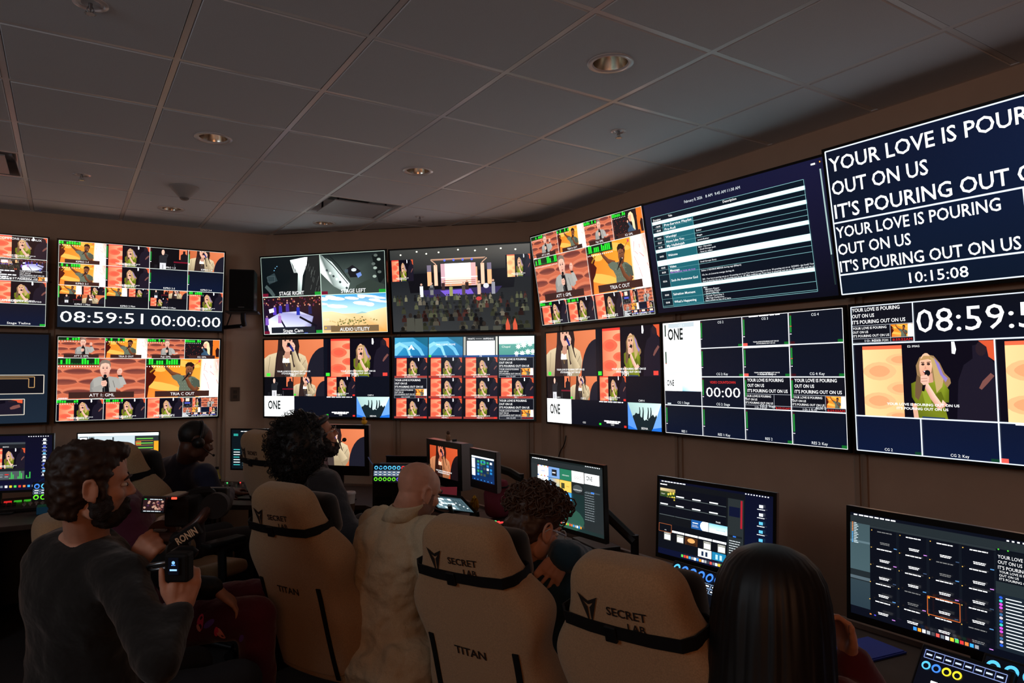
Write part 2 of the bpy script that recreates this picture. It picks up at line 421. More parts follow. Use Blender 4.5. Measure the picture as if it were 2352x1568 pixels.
# ================================================================ pictures shown on the screens (flat coloured shapes that light up)
DZ = 5e-5
class Pic:
    def __init__(s, W, H): s.W, s.H = W, H; s.v = []; s.c = []; s.f = []
    def frame(s): return Fr(s, 0, 0, 1, 1, [0.0])
    def build(s, name, m, parent):
        me = bpy.data.meshes.new(name); me.from_pydata(s.v, [], s.f)
        a = me.color_attributes.new('Col', 'FLOAT_COLOR', 'POINT')
        flat = []
        for c in s.c: flat += [c[0], c[1], c[2], 1.0]
        a.data.foreach_set('color', flat)
        me.materials.append(M[m]); o = bpy.data.objects.new(name, me)
        return link(o, parent)
def L_(c):                       # bright picture areas are brighter than the exposure can hold
    q = lin(c); m = min(q); return tuple(x * (1 + 1.4 * m * m) for x in q)
class Fr:
    def __init__(s, p, x0, y0, x1, y1, z): s.p, s.x0, s.y0, s.x1, s.y1, s.z = p, x0, y0, x1, y1, z; s.tint = None
    def sub(s, x0, y0, x1, y1):
        w, h = s.x1 - s.x0, s.y1 - s.y0
        f = Fr(s.p, s.x0 + x0 * w, s.y0 + y0 * h, s.x0 + x1 * w, s.y0 + y1 * h, [s.z[0]]); f.tint = s.tint; return f
    def up(s, n=40): s.z[0] += DZ * n; return s
    def asp(s): return ((s.x1 - s.x0) * s.p.W) / ((s.y1 - s.y0) * s.p.H)
    def P(s, u, v):
        x = s.x0 + u * (s.x1 - s.x0); y = s.y0 + v * (s.y1 - s.y0)
        return ((x - .5) * s.p.W, (.5 - y) * s.p.H)
    def poly(s, pts, col, clip=True):
        """pts (u, v) or (u, v, colour); col default colour 0-255"""
        q = [(p[0], p[1], L_(p[2]) if len(p) > 2 else L_(col)) for p in pts]
        if s.tint: q = [(a, b, tuple(x * t for x, t in zip(c, s.tint))) for a, b, c in q]
        if clip:
            for ax, lim, sg in ((0, 0, 1), (0, 1, -1), (1, 0, 1), (1, 1, -1)):
                o = []
                for i in range(len(q)):
                    a, b = q[i - 1], q[i]; da, db = (a[ax] - lim) * sg, (b[ax] - lim) * sg
                    if (da < 0) != (db < 0):
                        t = da / (da - db); o.append((a[0] + (b[0] - a[0]) * t, a[1] + (b[1] - a[1]) * t, tuple(x + (y - x) * t for x, y in zip(a[2], b[2]))))
                    if db >= 0: o.append(b)
                q = o
                if len(q) < 3: return
        s.z[0] += DZ; n = len(s.p.v)
        # keep faces turned to the viewer
        A = sum(q[i - 1][0] * q[i][1] - q[i][0] * q[i - 1][1] for i in range(len(q)))
        if A > 0: q = q[::-1]
        for u, v, c in q:
            x, y = s.P(u, v); s.p.v.append((x, y, s.z[0])); s.p.c.append(c)
        s.p.f.append(tuple(range(n, n + len(q))))
    def rect(s, x0, y0, x1, y1, c, c2=None, c3=None):
        if c3: s.poly([(x0, y0, c), (x1, y0, c2), (x1, y1, c2), (x0, y1, c)] if c3 == 'h' else [], c)
        else: s.poly([(x0, y0, c), (x1, y0, c), (x1, y1, c2 or c), (x0, y1, c2 or c)], c)
    def ell(s, cx, cy, rx, ry, c, rot=0.0, n=14, c2=None):
        a = s.asp(); pts = []
        for k in range(n):
            t = 2 * PI * k / n; x, y = rx * math.cos(t), ry * math.sin(t) / a
            X, Y = x * math.cos(rot) - y * math.sin(rot), x * math.sin(rot) + y * math.cos(rot)
            pts.append((cx + X, cy + Y * a) + ((c2,) if c2 and math.sin(t) > 0.2 else ()))
        s.poly(pts, c)
    def line(s, pts, w, c, closed=False):
        """w is a fraction of the frame width"""
        a = s.asp()
        P = list(pts) + ([pts[0]] if closed else [])
        for (x0, y0), (x1, y1) in zip(P, P[1:]):
            dx, dy = x1 - x0, (y1 - y0) / a; l = math.hypot(dx, dy) or 1; nx, ny = -dy / l * w / 2, dx / l * w / 2 * a
            s.poly([(x0 + nx, y0 + ny), (x1 + nx, y1 + ny), (x1 - nx, y1 - ny), (x0 - nx, y0 - ny)], tuple(v * .86 for v in c))
    def limb(s, pts, ws, c, c2=None):
        """tapering strip through pts with widths ws, smooth joints"""
        a = s.asp(); Lp = []; Rp = []
        for i, (x, y) in enumerate(pts):
            p, q = pts[max(i - 1, 0)], pts[min(i + 1, len(pts) - 1)]
            dx, dy = q[0] - p[0], (q[1] - p[1]) / a; l = math.hypot(dx, dy) or 1; nx, ny = -dy / l * ws[i] / 2, dx / l * ws[i] / 2 * a
            Lp.append((x + nx, y + ny)); Rp.append((x - nx, y - ny, c2) if c2 else (x - nx, y - ny))
        for i in range(len(pts) - 1): s.poly([Lp[i], Lp[i + 1], Rp[i + 1], Rp[i]], c)
    def box(s, x0, y0, x1, y1, w, c): s.line([(x0, y0), (x1, y0), (x1, y1), (x0, y1)], w, c, True)
    def text(s, t, x, y, h, c=(255, 255, 255), al='c', w=None, bold=0.0, jit=None):
        """cap height h (fraction of frame height), y = middle of the line"""
        vs, fs, tw = text_shape(t, bold)
        hx = h / s.asp(); sx = (w / tw) if w else hx; W = tw * sx
        X0 = x - W / 2 if al == 'c' else (x if al == 'l' else x - W)
        s.z[0] += DZ; n = len(s.p.v); cc = lin(c)
        for a, b in vs:
            X, Y = s.P(X0 + a * sx, y + h / 2 - b * h); s.p.v.append((X, Y, s.z[0])); s.p.c.append(cc)
        s.p.f += [tuple(i + n for i in f) for f in fs]
    def fuzz(s, x, y, w, h, c, seed=0, al='l'):
        """a line of lettering far too small to read: short dashes like words"""
        r = random.Random(seed); p = x
        while p < x + w * .98:
            q = min(x + w, p + r.uniform(.12, .3) * w); s.rect(p, y - h / 2, q, y + h / 2, c); p = q + w * .035
WHT = (255, 255, 255); NAV = (12, 18, 32); BLK = (4, 5, 9); GRN = (40, 225, 50); RED = (235, 50, 40)
LY = ['YOUR LOVE IS POURING', 'OUT ON US', "IT'S POURING OUT ON US"]

def waves(f, bg, dark, hi=None, nx=4, ny=4, ph=0.0, soft=None):
    f.rect(0, 0, 1, 1, bg)
    for j in range(ny + 1):
        for i in range(-1, nx + 1):
            cx = (i + (.5 if j % 2 else 0) + ph) / nx; cy = (j + .3) / ny; rx, ry = .44 / nx, .25 / ny
            for g, cc in (((1.75, hi), (1.2, tuple((p + q) / 2 for p, q in zip(bg, dark))), (.85, dark)) if hi else ((1, dark),)):
                f.poly([(cx + rx * (.8 + g * .3) * math.cos(t), cy + ry * g * math.copysign(abs(math.sin(t)) ** 1.3, math.sin(t)) - (ry * .35 if g > 1.4 else 0)) + (((soft or dark),) if g < 1 and math.sin(t) > .1 else ()) for t in [2 * PI * k / 16 for k in range(16)]], cc)
def meter(f, n=12, seed=1, w=.46):
    r = random.Random(seed)
    f.rect(0, 0, w, .17, (14, 40, 20))
    for k in range(n):
        x = (k + .15) * w / n; h = r.choice([.02, .03, .1, .13, .15])
        f.rect(x, .15 - h, x + w / n * .75, .15, GRN if h > .06 else (30, 110, 45))
        f.rect(x + w / n * .25, .19, x + w / n * .55, .215, (220, 225, 220))
def vmeter(f, full=False):
    f.rect(.012, .06, .045, .62, (70, 14, 14)); f.rect(.012, .2 if not full else .1, .045, .62, (28, 130, 50))
    f.rect(.012, .66, .022, .68, WHT); f.rect(.032, .66, .042, .68, WHT)
def sublines(f, y=.86, c=WHT, k=1.0):
    if k > 1.5:
        f.text('YOUR LOVE IS POURING OUT ON US', .5, y, .034, c, w=.52, bold=.02); f.text("IT'S POURING OUT ON US", .5, y + .055, .034, c, w=.37, bold=.02)
    else:
        f.text('YOUR LOVE IS POURING OUT ON US', .5, y, .04, c, w=.56, bold=.02); f.text("IT'S POURING OUT ON US", .5, y + .06, .04, c, w=.4, bold=.02)
def singer(f, big=False, warm=False, sub=True, full=False):
    """woman in a green shirt singing, orange panel behind"""
    f.rect(0, 0, 1, 1, (10, 8, 20))
    p = f.sub(.06, .0 if not full else .02, .37, 1)
    a, b, c = ((255, 120, 85), (240, 60, 50), (255, 170, 130)) if not warm else ((255, 205, 145), (238, 105, 70), (255, 190, 130))
    p.poly([(0, 0, b), (1, 0, b), (1, .05, b), (0, .05, b)], b); p.poly([(0, .05, a), (1, .05, c), (1, 1, c), (0, 1, a)], a)
    for cx, cy, rx, ry in ((.42, .36, .36, .11), (.95, .2, .3, .07), (.38, .78, .36, .10), (.95, .6, .3, .08), (.9, .98, .3, .05)):
        for g in (1.2, .75): p.poly([(cx + rx * g * math.cos(t), cy + ry * g * math.copysign(abs(math.sin(t)) ** 1.25, math.sin(t))) for t in [2 * PI * k / 16 for k in range(16)]], tuple((x + y * (1.5 - g)) / (2.5 - g) for x, y in zip(a, b)))
    f.z[0] = p.z[0]
    # band member in the dark, lamp and orange corner
    f.poly([(.74, 1), (.76, .5), (.8, .3), (.86, .22), (.86, .06), (.93, .02), (.98, .08), (.97, .22), (1, .3), (1, 1)], (26, 22, 36))
    f.ell(.915, .1, .035, .09, (40, 28, 36)); f.poly([(.9, 0), (1, 0), (1, .26), (.96, .2), (.95, .08)], (215, 85, 50))
    f.poly([(.725, 0), (.745, 0), (.755, .1), (.745, .16), (.725, .15)], (235, 235, 240))
    f.limb([(.98, .42), (.93, .52), (.9, .6)], [.03, .035, .02], (120, 75, 70))
    # hair behind
    f.poly([(.475, .42), (.47, .3), (.5, .19), (.55, .155), (.6, .175), (.64, .27), (.67, .4), (.705, .47), (.71, .53), (.68, .6), (.66, .66), (.6, .62), (.53, .62), (.475, .76), (.45, .74), (.455, .6)], (150, 118, 80))
    # shirt, arms, jeans
    f.poly([(.43, .54, (95, 105, 20)), (.49, .49, (130, 140, 35)), (.6, .5, (150, 165, 45)), (.66, .52, (140, 155, 40)), (.695, .62, (100, 112, 22)), (.69, .78, (90, 100, 20)), (.655, .78, (105, 118, 25)), (.68, 1, (120, 130, 30)), (.455, 1, (90, 100, 22)), (.455, .8, (110, 120, 28)), (.43, .72, (80, 90, 15))], (120, 132, 30))
    f.poly([(.5, .58), (.56, .56), (.57, .8), (.53, .86)], (140, 155, 45)); f.poly([(.58, .7), (.64, .64), (.66, .74), (.6, .84)], (92, 102, 20))
    f.poly([(.43, .8), (.465, .82), (.475, 1), (.44, 1)], (215, 165, 140))
    f.limb([(.665, .78), (.63, .84), (.585, .72), (.53, .53)], [.05, .055, .045, .035], (232, 190, 170), (205, 150, 130))
    f.poly([(.5, .975), (.66, .98), (.66, 1), (.5, 1)], (40, 60, 95))
    # face
    f.ell(.54, .31, .046, .175, (232, 180, 150), .08, 18, c2=(215, 155, 128)); f.poly([(.53, .44), (.585, .4), (.59, .52), (.54, .54)], (205, 150, 125))
    f.poly([(.5, .235), (.53, .17), (.575, .175), (.6, .25), (.56, .215)], (185, 145, 95)); f.poly([(.575, .18), (.61, .22), (.64, .34), (.665, .45), (.65, .58), (.61, .66), (.6, .5), (.592, .36)], (190, 160, 105))
    f.poly([(.6, .2), (.635, .28), (.66, .42), (.69, .47), (.675, .52), (.64, .42)], (140, 120, 190)); f.poly([(.475, .42), (.5, .46), (.515, .6), (.48, .76), (.455, .72), (.46, .56)], (110, 84, 58))
    if big or True:
        f.ell(.522, .285, .012, .016, (60, 40, 35)); f.ell(.562, .282, .012, .016, (60, 40, 35)); f.line([(.508, .258), (.533, .26)], .006, (90, 60, 45)); f.line([(.55, .26), (.578, .255)], .006, (90, 60, 45))
        f.poly([(.518, .375), (.545, .362), (.57, .372), (.548, .41), (.53, .41)], (120, 30, 40)); f.poly([(.523, .374), (.566, .372), (.556, .386), (.532, .388)], (250, 240, 235))
        f.poly([(.54, .3), (.548, .345), (.53, .348)], (205, 145, 120))
    # microphone and hand
    f.limb([(.548, .41), (.53, .5), (.515, .64)], [.03, .026, .018], (10, 10, 14)); f.ell(.552, .4, .02, .04, (20, 20, 24))
    f.poly([(.502, .44), (.545, .42), (.563, .46), (.555, .54), (.52, .56), (.5, .52)], (225, 175, 155)); f.line([(.505, .475), (.55, .47)], .004, (190, 135, 115)); f.line([(.505, .51), (.55, .505)], .004, (190, 135, 115))
    if sub: sublines(f, .85 if not full else .82, k=2.0 if full else 1)
def att(f, fist=True, hot=1.0):
    """grey haired man in a grey blazer with a microphone"""
    waves(f, (200, 104, 74), (112, 56, 50), (212, 120, 88), 3, 4, .2, (140, 72, 58))
    f.poly([(.36, 1), (.365, .62), (.4, .5), (.46, .45), (.56, .44), (.66, .47), (.7, .52), (.735, .6), (.745, .7), (.69, .76), (.66, .72), (.655, 1)], (158, 156, 150))
    f.poly([(.36, 1, (120, 118, 114)), (.365, .62, (130, 128, 124)), (.4, .52, (150, 148, 144)), (.42, 1, (140, 138, 134))], (130, 128, 124)); f.line([(.62, .55), (.645, .72)], .006, (115, 112, 108))
    f.poly([(.495, .46), (.56, .45), (.575, .7), (.59, 1), (.51, 1)], (14, 14, 18)); f.line([(.495, .46), (.525, .74), (.53, 1)], .008, (105, 104, 102)); f.line([(.56, .45), (.585, .72)], .008, (110, 108, 104))
    if fist:
        f.limb([(.745, .66), (.72, .52), (.695, .42)], [.07, .06, .035], (165, 162, 156)); f.ell(.695, .33, .03, .085, (225, 175, 155), .2, 12, c2=(200, 145, 128))
        f.line([(.675, .3), (.715, .31)], .004, (180, 120, 105)); f.rect(.675, .42, .725, .455, (20, 20, 24))
    else:
        f.limb([(.66, .55), (.7, .72), (.77, .74)], [.08, .07, .03], (165, 162, 156)); f.ell(.79, .72, .035, .04, (215, 165, 145))
    f.poly([(.5, .34), (.575, .33), (.58, .45), (.535, .49), (.495, .46)], (200, 148, 128)); f.ell(.527, .26, .058, .2, (232, 182, 160), .0, 18, c2=(212, 158, 138))
    f.poly([(.468, .24), (.465, .12), (.49, .05), (.54, .035), (.58, .07), (.592, .16), (.585, .24), (.575, .14), (.53, .115), (.485, .14)], (128, 112, 100))
    f.ell(.507, .245, .011, .014, (80, 60, 58)); f.ell(.548, .243, .011, .014, (80, 60, 58)); f.poly([(.515, .355), (.547, .353), (.54, .375), (.522, .376)], (150, 70, 70)); f.line([(.495, .215), (.517, .212)], .005, (120, 90, 80)); f.line([(.54, .21), (.562, .213)], .005, (120, 90, 80)); f.poly([(.527, .26), (.535, .315), (.52, .318)], (205, 150, 130)); f.ell(.586, .25, .01, .035, (215, 160, 140))
    f.limb([(.53, .44), (.53, .56), (.525, .7)], [.026, .022, .018], (8, 8, 12)); f.ell(.53, .44, .02, .045, (16, 16, 20))
    f.poly([(.49, .56), (.54, .54), (.555, .6), (.545, .68), (.5, .7), (.485, .65)], (222, 172, 152)); f.line([(.495, .6), (.545, .585)], .004, (185, 130, 112)); f.line([(.495, .64), (.548, .625)], .004, (185, 130, 112))
    f.limb([(.5, .68), (.46, .74), (.4, .8)], [.045, .07, .09], (148, 146, 141))
    f.fuzz(.02, .97, .1, .02, (220, 220, 230), 3)
def tria(f, thumb=False):
    """man in a grey polo singing, one arm raised"""
    f.poly([(0, 0, (246, 130, 30)), (.8, 0, (252, 165, 45)), (.8, 1, (255, 178, 85)), (0, 1, (250, 130, 50))], (250, 150, 45))
    for x, y, w, h in ((.2, .7, .3, .1), (.5, .12, .25, .08), (.66, .85, .2, .07), (.15, .25, .12, .08)): f.ell(x, y, w, h, (255, 188, 85), .2, 12)
    f.poly([(.75, 0, (255, 200, 160)), (.82, 0, (255, 235, 225)), (1, 0, (255, 150, 130)), (1, 1, (255, 225, 215)), (.8, 1, (255, 240, 235)), (.72, 1, (255, 190, 120))], WHT)
    r = random.Random(4)
    for k in range(14):
        x, y = r.uniform(.77, .99), r.uniform(0, .95); f.line([(x, y), (x + r.uniform(-.04, .06), y + r.uniform(.06, .22))], .007, (250, 150, 150) if k % 2 else (255, 250, 248))
    f.poly([(0, .08), (.04, .1), (.09, .22), (.13, .3), (.1, .38), (.14, .46), (.1, .6), (.05, .7), (.03, 1), (0, 1)], (70, 18, 12)); f.line([(.06, .35), (.14, .22)], .02, (200, 140, 40))
    sk, sd = (128, 76, 48), (92, 52, 34)
    f.limb([(.45, .47), (.35, .37), (.28, .25), (.235, .1)], [.1, .055, .042, .035], sk, sd); f.ell(.232, .07, .02, .06, sk)
    f.poly([(.34, .44), (.42, .4), (.5, .43), (.56, .42), (.66, .47), (.73, .56), (.74, .74), (.68, .75), (.68, 1), (.44, 1), (.455, .7), (.42, .58), (.37, .52)], (98, 108, 92))
    f.poly([(.62, .48), (.73, .56), (.74, .74), (.68, .75), (.68, 1), (.6, 1)], (74, 84, 72)); f.poly([(.5, .44), (.56, .42), (.6, .47), (.53, .55)], (60, 68, 60))
    for k in range(26): f.ell(.46 + (k % 6) * .034, .56 + (k // 6) * .08, .004, .006, (150, 160, 140), 0, 5)
    f.limb([(.71, .74), (.67, .82), (.6, .7), (.555, .52)], [.07, .07, .055, .045], sk, sd); f.ell(.55, .47, .03, .065, (140, 86, 58))
    f.poly([(.56, .38), (.61, .36), (.615, .46), (.57, .48)], sd); f.ell(.588, .28, .052, .2, (150, 92, 60), .12, 18, c2=sd)
    f.poly([(.53, .26), (.53, .15), (.56, .09), (.61, .085), (.65, .14), (.655, .24), (.635, .32), (.63, .22), (.585, .18), (.545, .2)], (34, 20, 16))
    f.ell(.57, .27, .009, .01, (40, 22, 18)); f.ell(.605, .265, .009, .01, (40, 22, 18)); f.poly([(.56, .37), (.585, .355), (.605, .365), (.585, .4)], (240, 225, 215))
    f.limb([(.575, .39), (.545, .47), (.49, .58)], [.024, .022, .008], (24, 20, 20)); f.ell(.578, .385, .018, .035, (40, 36, 36))
    f.line([(.62, .22), (.72, .07)], .006, (190, 60, 70)); f.ell(.722, .06, .014, .03, (210, 60, 100))
def longhair(f, sub=False):
    """dark haired woman in a beige jacket singing close up"""
    f.poly([(0, 0, (200, 105, 62)), (1, 0, (226, 128, 84)), (1, 1, (214, 112, 68)), (0, 1, (190, 95, 55))], (214, 112, 68))
    f.ell(1.02, 1.02, .3, .82, (26, 26, 38), 0, 30)
    j1, j2 = (206, 186, 150), (160, 142, 112)
    f.poly([(0, 1, j2), (0, .5, j1), (.08, .4, j1), (.24, .33, j1), (.5, .3, j1), (.62, .38, j1), (.7, .45, j1), (.74, .66, j1), (.72, .86, j2), (.66, 1, j2)], j1)
    f.line([(.1, .45), (.06, .95)], .008, j2); f.line([(.63, .5), (.56, .8), (.62, 1)], .008, j2); f.line([(.7, .55), (.64, .7)], .008, j2)
    f.poly([(.3, .5), (.42, .48), (.45, 1), (.28, 1)], (235, 232, 228)); f.poly([(.28, .62), (.45, .62), (.46, 1), (.26, 1)], (60, 50, 48))
    f.poly([(.24, 0), (.58, 0), (.6, .18), (.58, .4), (.62, .62), (.5, .75), (.46, .4), (.32, .42), (.31, .6), (.36, 1), (.17, 1), (.2, .5), (.23, .25)], (42, 28, 28))
    f.poly([(.31, 0), (.48, 0), (.49, .16), (.45, .3), (.4, .38), (.35, .3), (.31, .16)], (218, 166, 142)); f.poly([(.36, .32), (.44, .32), (.44, .48), (.38, .52), (.33, .46)], (190, 138, 116))
    f.ell(.36, .02, .018, .02, (70, 45, 42)); f.ell(.44, .02, .018, .02, (70, 45, 42)); f.poly([(.375, .15), (.43, .14), (.42, .2), (.385, .2)], (140, 60, 65)); f.poly([(.4, .03), (.412, .1), (.39, .1)], (190, 135, 115))
    for k in range(7): f.line([(.25 + k * .012, .3), (.2 + k * .018, 1)], .004, (74, 54, 50))
    f.limb([(.64, .86), (.55, .6), (.5, .3)], [.14, .1, .06], j1, j2); f.poly([(.42, .1), (.5, .07), (.53, .16), (.52, .28), (.46, .3), (.43, .22)], (228, 178, 156)); f.limb([(.42, .12), (.47, .22), (.5, .32)], [.045, .04, .03], (34, 44, 120)); f.ell(.42, .13, .03, .055, (18, 18, 30))
    f.line([(.46, .13), (.52, .16)], .006, (190, 138, 118)); f.line([(.47, .19), (.525, .22)], .006, (190, 138, 118)); f.line([(.33, .5), (.385, .72), (.42, .5)], .005, (190, 150, 90))
    if sub: sublines(f, .85)
def stageman(f):
    f.rect(0, 0, 1, 1, (9, 10, 16)); f.rect(.76, 0, .97, .5, (228, 120, 80)); f.poly([(.8, .62), (.8, .28), (.86, .2), (.86, .08), (.92, .08), (.92, .2), (1, .3), (1, .62)], (26, 20, 26)); f.rect(.62, .6, 1, .66, (120, 20, 40))
    f.poly([(.24, .7), (.24, .38), (.3, .32), (.38, .32), (.44, .38), (.44, .7)], (36, 38, 44)); f.ell(.34, .2, .04, .13, (225, 180, 160)); f.limb([(.43, .42), (.46, .32), (.37, .26)], [.05, .045, .03], (40, 42, 48)); f.rect(.26, .7, .42, 1, (190, 190, 195)); f.line([(.34, .78), (.34, 1)], .012, (40, 40, 46))
    f.rect(.64, .72, .66, 1, (60, 60, 66)); f.rect(.12, .8, .2, .98, (24, 24, 30))
def blonde(f):
    f.rect(0, 0, 1, 1, (26, 20, 24)); r = random.Random(9)
    for k in range(30): f.ell(r.random() * .6, r.uniform(.3, .9), .008, .02, (150, 50, 40), 0, 5)
    f.rect(.8, 0, 1, 1, (240, 120, 40)); f.poly([(.9, .9), (.88, .55), (.93, .4), (1, .5), (1, .9)], (40, 16, 16))
    f.limb([(.68, .6), (.78, .3), (.74, 0)], [.07, .06, .05], (34, 26, 30)); f.poly([(.46, 1), (.48, .72), (.56, .6), (.68, .6), (.74, .75), (.72, 1)], (52, 80, 105))
    f.poly([(.52, .3), (.56, .12), (.63, .08), (.69, .18), (.72, .45), (.72, .78), (.66, .85), (.64, .5), (.58, .35)], (225, 205, 160)); f.ell(.585, .28, .045, .17, (225, 165, 140)); f.poly([(.53, .22), (.57, .12), (.62, .12), (.6, .2)], (235, 215, 170))
    f.limb([(.68, .85), (.58, .62), (.5, .42)], [.08, .06, .04], (60, 90, 115)); f.limb([(.55, .38), (.47, .42), (.42, .5)], [.04, .035, .02], (15, 15, 18)); f.ell(.5, .42, .025, .05, (220, 165, 140))
def lyric(f, thumb=True, clock='10:15:09', over='', pad=0.0, red='8:59:52AM'):
    f.rect(0, 0, 1, 1, (14, 16, 26))
    for k, t in enumerate(LY): f.text(t, .015 + pad * (k != 9), .1 + k * .165, .1, WHT, 'l', w=(.78, .37, .86)[k], bold=.012)
    f.line([(0, .535), (1, .535)], .006, (200, 205, 215))
    for k, t in enumerate(LY): f.text(t, .015, .6 + k * .105, .066, WHT, 'l', w=(.56, .26, .6)[k], bold=.008)
    if thumb: g = f.sub(.645, .55, .995, .875); tria(g); f.z[0] = max(f.z[0], g.z[0])
    f.line([(0, .885), (1, .885)], .006, (200, 205, 215)); f.line([(.64, .535), (.64, 1)], .006, (200, 205, 215)); f.text(clock, .35, .945, .065, (220, 222, 228), w=.26)
    f.text(red, .82, .945, .062, (225, 40, 36), w=.3); f.box(.002, .003, .998, .997, .006, (190, 195, 205))
    if over: f.text(over, .5, .95, .07, WHT, bold=.01)
def one_card(f, sub=True):
    f.rect(0, 0, 1, 1, (246, 250, 250)); f.text('ONE', .33, .42, .42, (34, 40, 40), w=.42, bold=.035); f.text('COLLEGE MINISTRY', .33, .73, .05, (150, 160, 160), w=.42)
    for k in range(3): f.rect(.7, .68 + k * .07, .86 - k * .03, .7 + k * .07, (205, 212, 212))
def label(f, t, y=.9, h=.085, band=True, c=WHT, w=None):
    if band: f.rect(.13, y - h, .87, y + h, (60, 34, 30))
    f.text(t, .5, y, h, c, w=w)
def lines_grid(f, xs, ys, w, c):
    for x in xs: f.line([(x, 0), (x, 1)], w, c)
    for y in ys: f.line([(0, y), (1, y)], w, c)
def stage_wide(f):
    f.poly([(0, 0, (58, 60, 58)), (1, 0, (84, 80, 74)), (1, .3, (20, 22, 26)), (0, .3, (22, 26, 32))], (40, 42, 42)); f.poly([(0, .3, (22, 26, 32)), (1, .3, (20, 22, 26)), (1, 1, (44, 46, 46)), (0, 1, (52, 54, 56))], (30, 32, 34))
    for x, y in ((.08, .06), (.2, .03), (.27, .06), (.36, .05), (.5, .03), (.62, .05), (.7, .04), (.8, .04), (.9, .06)): f.ell(x, y, .007, .01, (225, 225, 205), 0, 8)
    f.poly([(.12, .3), (.9, .27), (.88, .5), (.14, .53)], (12, 12, 18))
    for s in (0, 1):
        X = (lambda u: u) if not s else (lambda u: 1.0 - u)
        f.poly([(X(.27), .24), (X(.3), .24), (X(.3), .45), (X(.27), .45)], (255, 180, 130)); f.poly([(X(.32), .2), (X(.345), .2), (X(.345), .45), (X(.32), .45)], (245, 190, 160))
        f.line([(X(.3), .14), (X(.335), .19), (X(.335), .22)], .006, (240, 190, 160)); f.rect(X(.27), .2, X(.3), .28, (120, 110, 130))
    f.rect(.31, .135, .68, .15, (150, 110, 90)); f.rect(.3, .13, .69, .136, (225, 180, 150))
    f.rect(.37, .24, .63, .46, (240, 170, 130)); f.rect(.385, .3, .615, .44, (255, 214, 190)); f.rect(.4, .19, .585, .35, (255, 240, 236)); f.rect(.37, .19, .4, .46, (200, 160, 170)); f.rect(.585, .19, .62, .46, (210, 165, 165)); f.line([(.37, .355), (.63, .355)], .006, WHT)
    for k in range(3): f.rect(.385, .39 + k * .022, .615, .397 + k * .022, (170, 90, 60))
    for k in range(4): f.ell(.4 + k * .065, .15, .008, .014, (90, 110, 255), 0, 8)
    f.poly([(.22, .5), (.8, .48), (.76, .56), (.26, .59)], (48, 40, 80)); f.poly([(.36, .51), (.58, .5), (.6, .56), (.4, .575)], (120, 90, 205))
    for s, x in ((0, 0.0), (1, .83)):
        g = f.sub(x, .12 + .0 * s, x + .17, .38); singer(g, warm=bool(s)); f.z[0] = max(f.z[0], g.z[0])
    for x, y, h, c in ((.225, .45, .13, (200, 200, 205)), (.3, .44, .12, (120, 120, 120)), (.385, .42, .09, (60, 40, 40)), (.44, .47, .11, (150, 150, 90)), (.53, .45, .12, (80, 70, 65)), (.555, .42, .09, (50, 36, 34)), (.64, .44, .13, (200, 170, 150)), (.74, .43, .14, (140, 140, 150))):
        f.poly([(x - .012, y + h), (x - .012, y), (x + .012, y), (x + .012, y + h)], c); f.ell(x, y - .02, .008, .014, (200, 160, 140), 0, 8)
    f.ell(.69, .47, .02, .03, (190, 190, 195)); f.rect(.28, .47, .32, .5, (60, 60, 70))
    r = random.Random(12)
    for row in range(9):
        y = .58 + row * .05
        for k in range(int(34 - row * 1.4)):
            x = r.uniform(.02, .98); sc = .008 + row * .0016
            if abs(x - .5) > .2 + row * .03 and r.random() < .45: continue
            if row > 5 and r.random() < .5: continue
            b = r.uniform(.45, 1.1) * (1 - .05 * row); c = r.choice([(110, 108, 84), (95, 98, 72), (76, 80, 66), (62, 62, 62), (90, 50, 44), (120, 112, 96), (48, 50, 54)]); c = tuple(min(255, v * b) for v in c)
            f.poly([(x - sc * 1.3, y + .05), (x - sc * 1.2, y + .01), (x - sc * .5, y - .005), (x + sc * .5, y - .005), (x + sc * 1.2, y + .01), (x + sc * 1.3, y + .05)], c); f.ell(x, y - .018, sc * .7, sc * 1.2, tuple(v * .7 for v in c), 0, 8)
    f.ell(.64, .62, .02, .025, (190, 60, 60), 0, 8)
    for x, y in ((.2, .84), (.67, .95), (.76, .95), (.14, .83)): f.poly([(x - .03, y + .16), (x - .028, y), (x + .028, y), (x + .03, y + .16)], (70, 70, 62)); f.ell(x, y - .03, .014, .03, (40, 34, 30), 0, 10)
    for x in (.82, .87): f.poly([(x, 1), (x, .93), (x + .015, .86), (x + .03, .95), (x + .03, 1)], (205, 85, 60))
def stage_right(f):
    f.poly([(0, 0, (10, 18, 22)), (1, 0, (18, 24, 26)), (1, 1, (30, 34, 34)), (0, 1, (8, 14, 18))], (14, 20, 24))
    f.poly([(.08, .5), (.22, .4), (.27, .6), (.12, .68)], (44, 58, 62)); f.box(.1, .48, .22, .62, .006, (90, 105, 108)); f.limb([(.06, .72), (.14, .85), (.2, .98)], [.05, .06, .05], (70, 84, 84))
    f.poly([(.5, .1, (200, 220, 214)), (.74, .05, (245, 255, 250)), (.82, .05, WHT), (.7, .5, (220, 235, 230)), (.66, .98, (150, 165, 160)), (.6, .9, (120, 135, 132)), (.62, .45, (190, 205, 200))], WHT)
    for k in range(5): f.line([(.5 + k * .03, .1), (.56 + k * .02, .42)], .01, (235, 248, 244))
    f.poly([(.79, .05), (1, .02), (1, .9), (.7, 1)], (34, 36, 36)); r = random.Random(2)
    for k in range(16): x = r.uniform(.76, .98); y = r.uniform(.2, .8); f.line([(x, y), (x - .02, y + .12)], .005, (110, 116, 112))
    for x, y in ((.24, .28), (.27, .24), (.22, .34)): f.ell(x, y, .008, .012, (120, 190, 230))
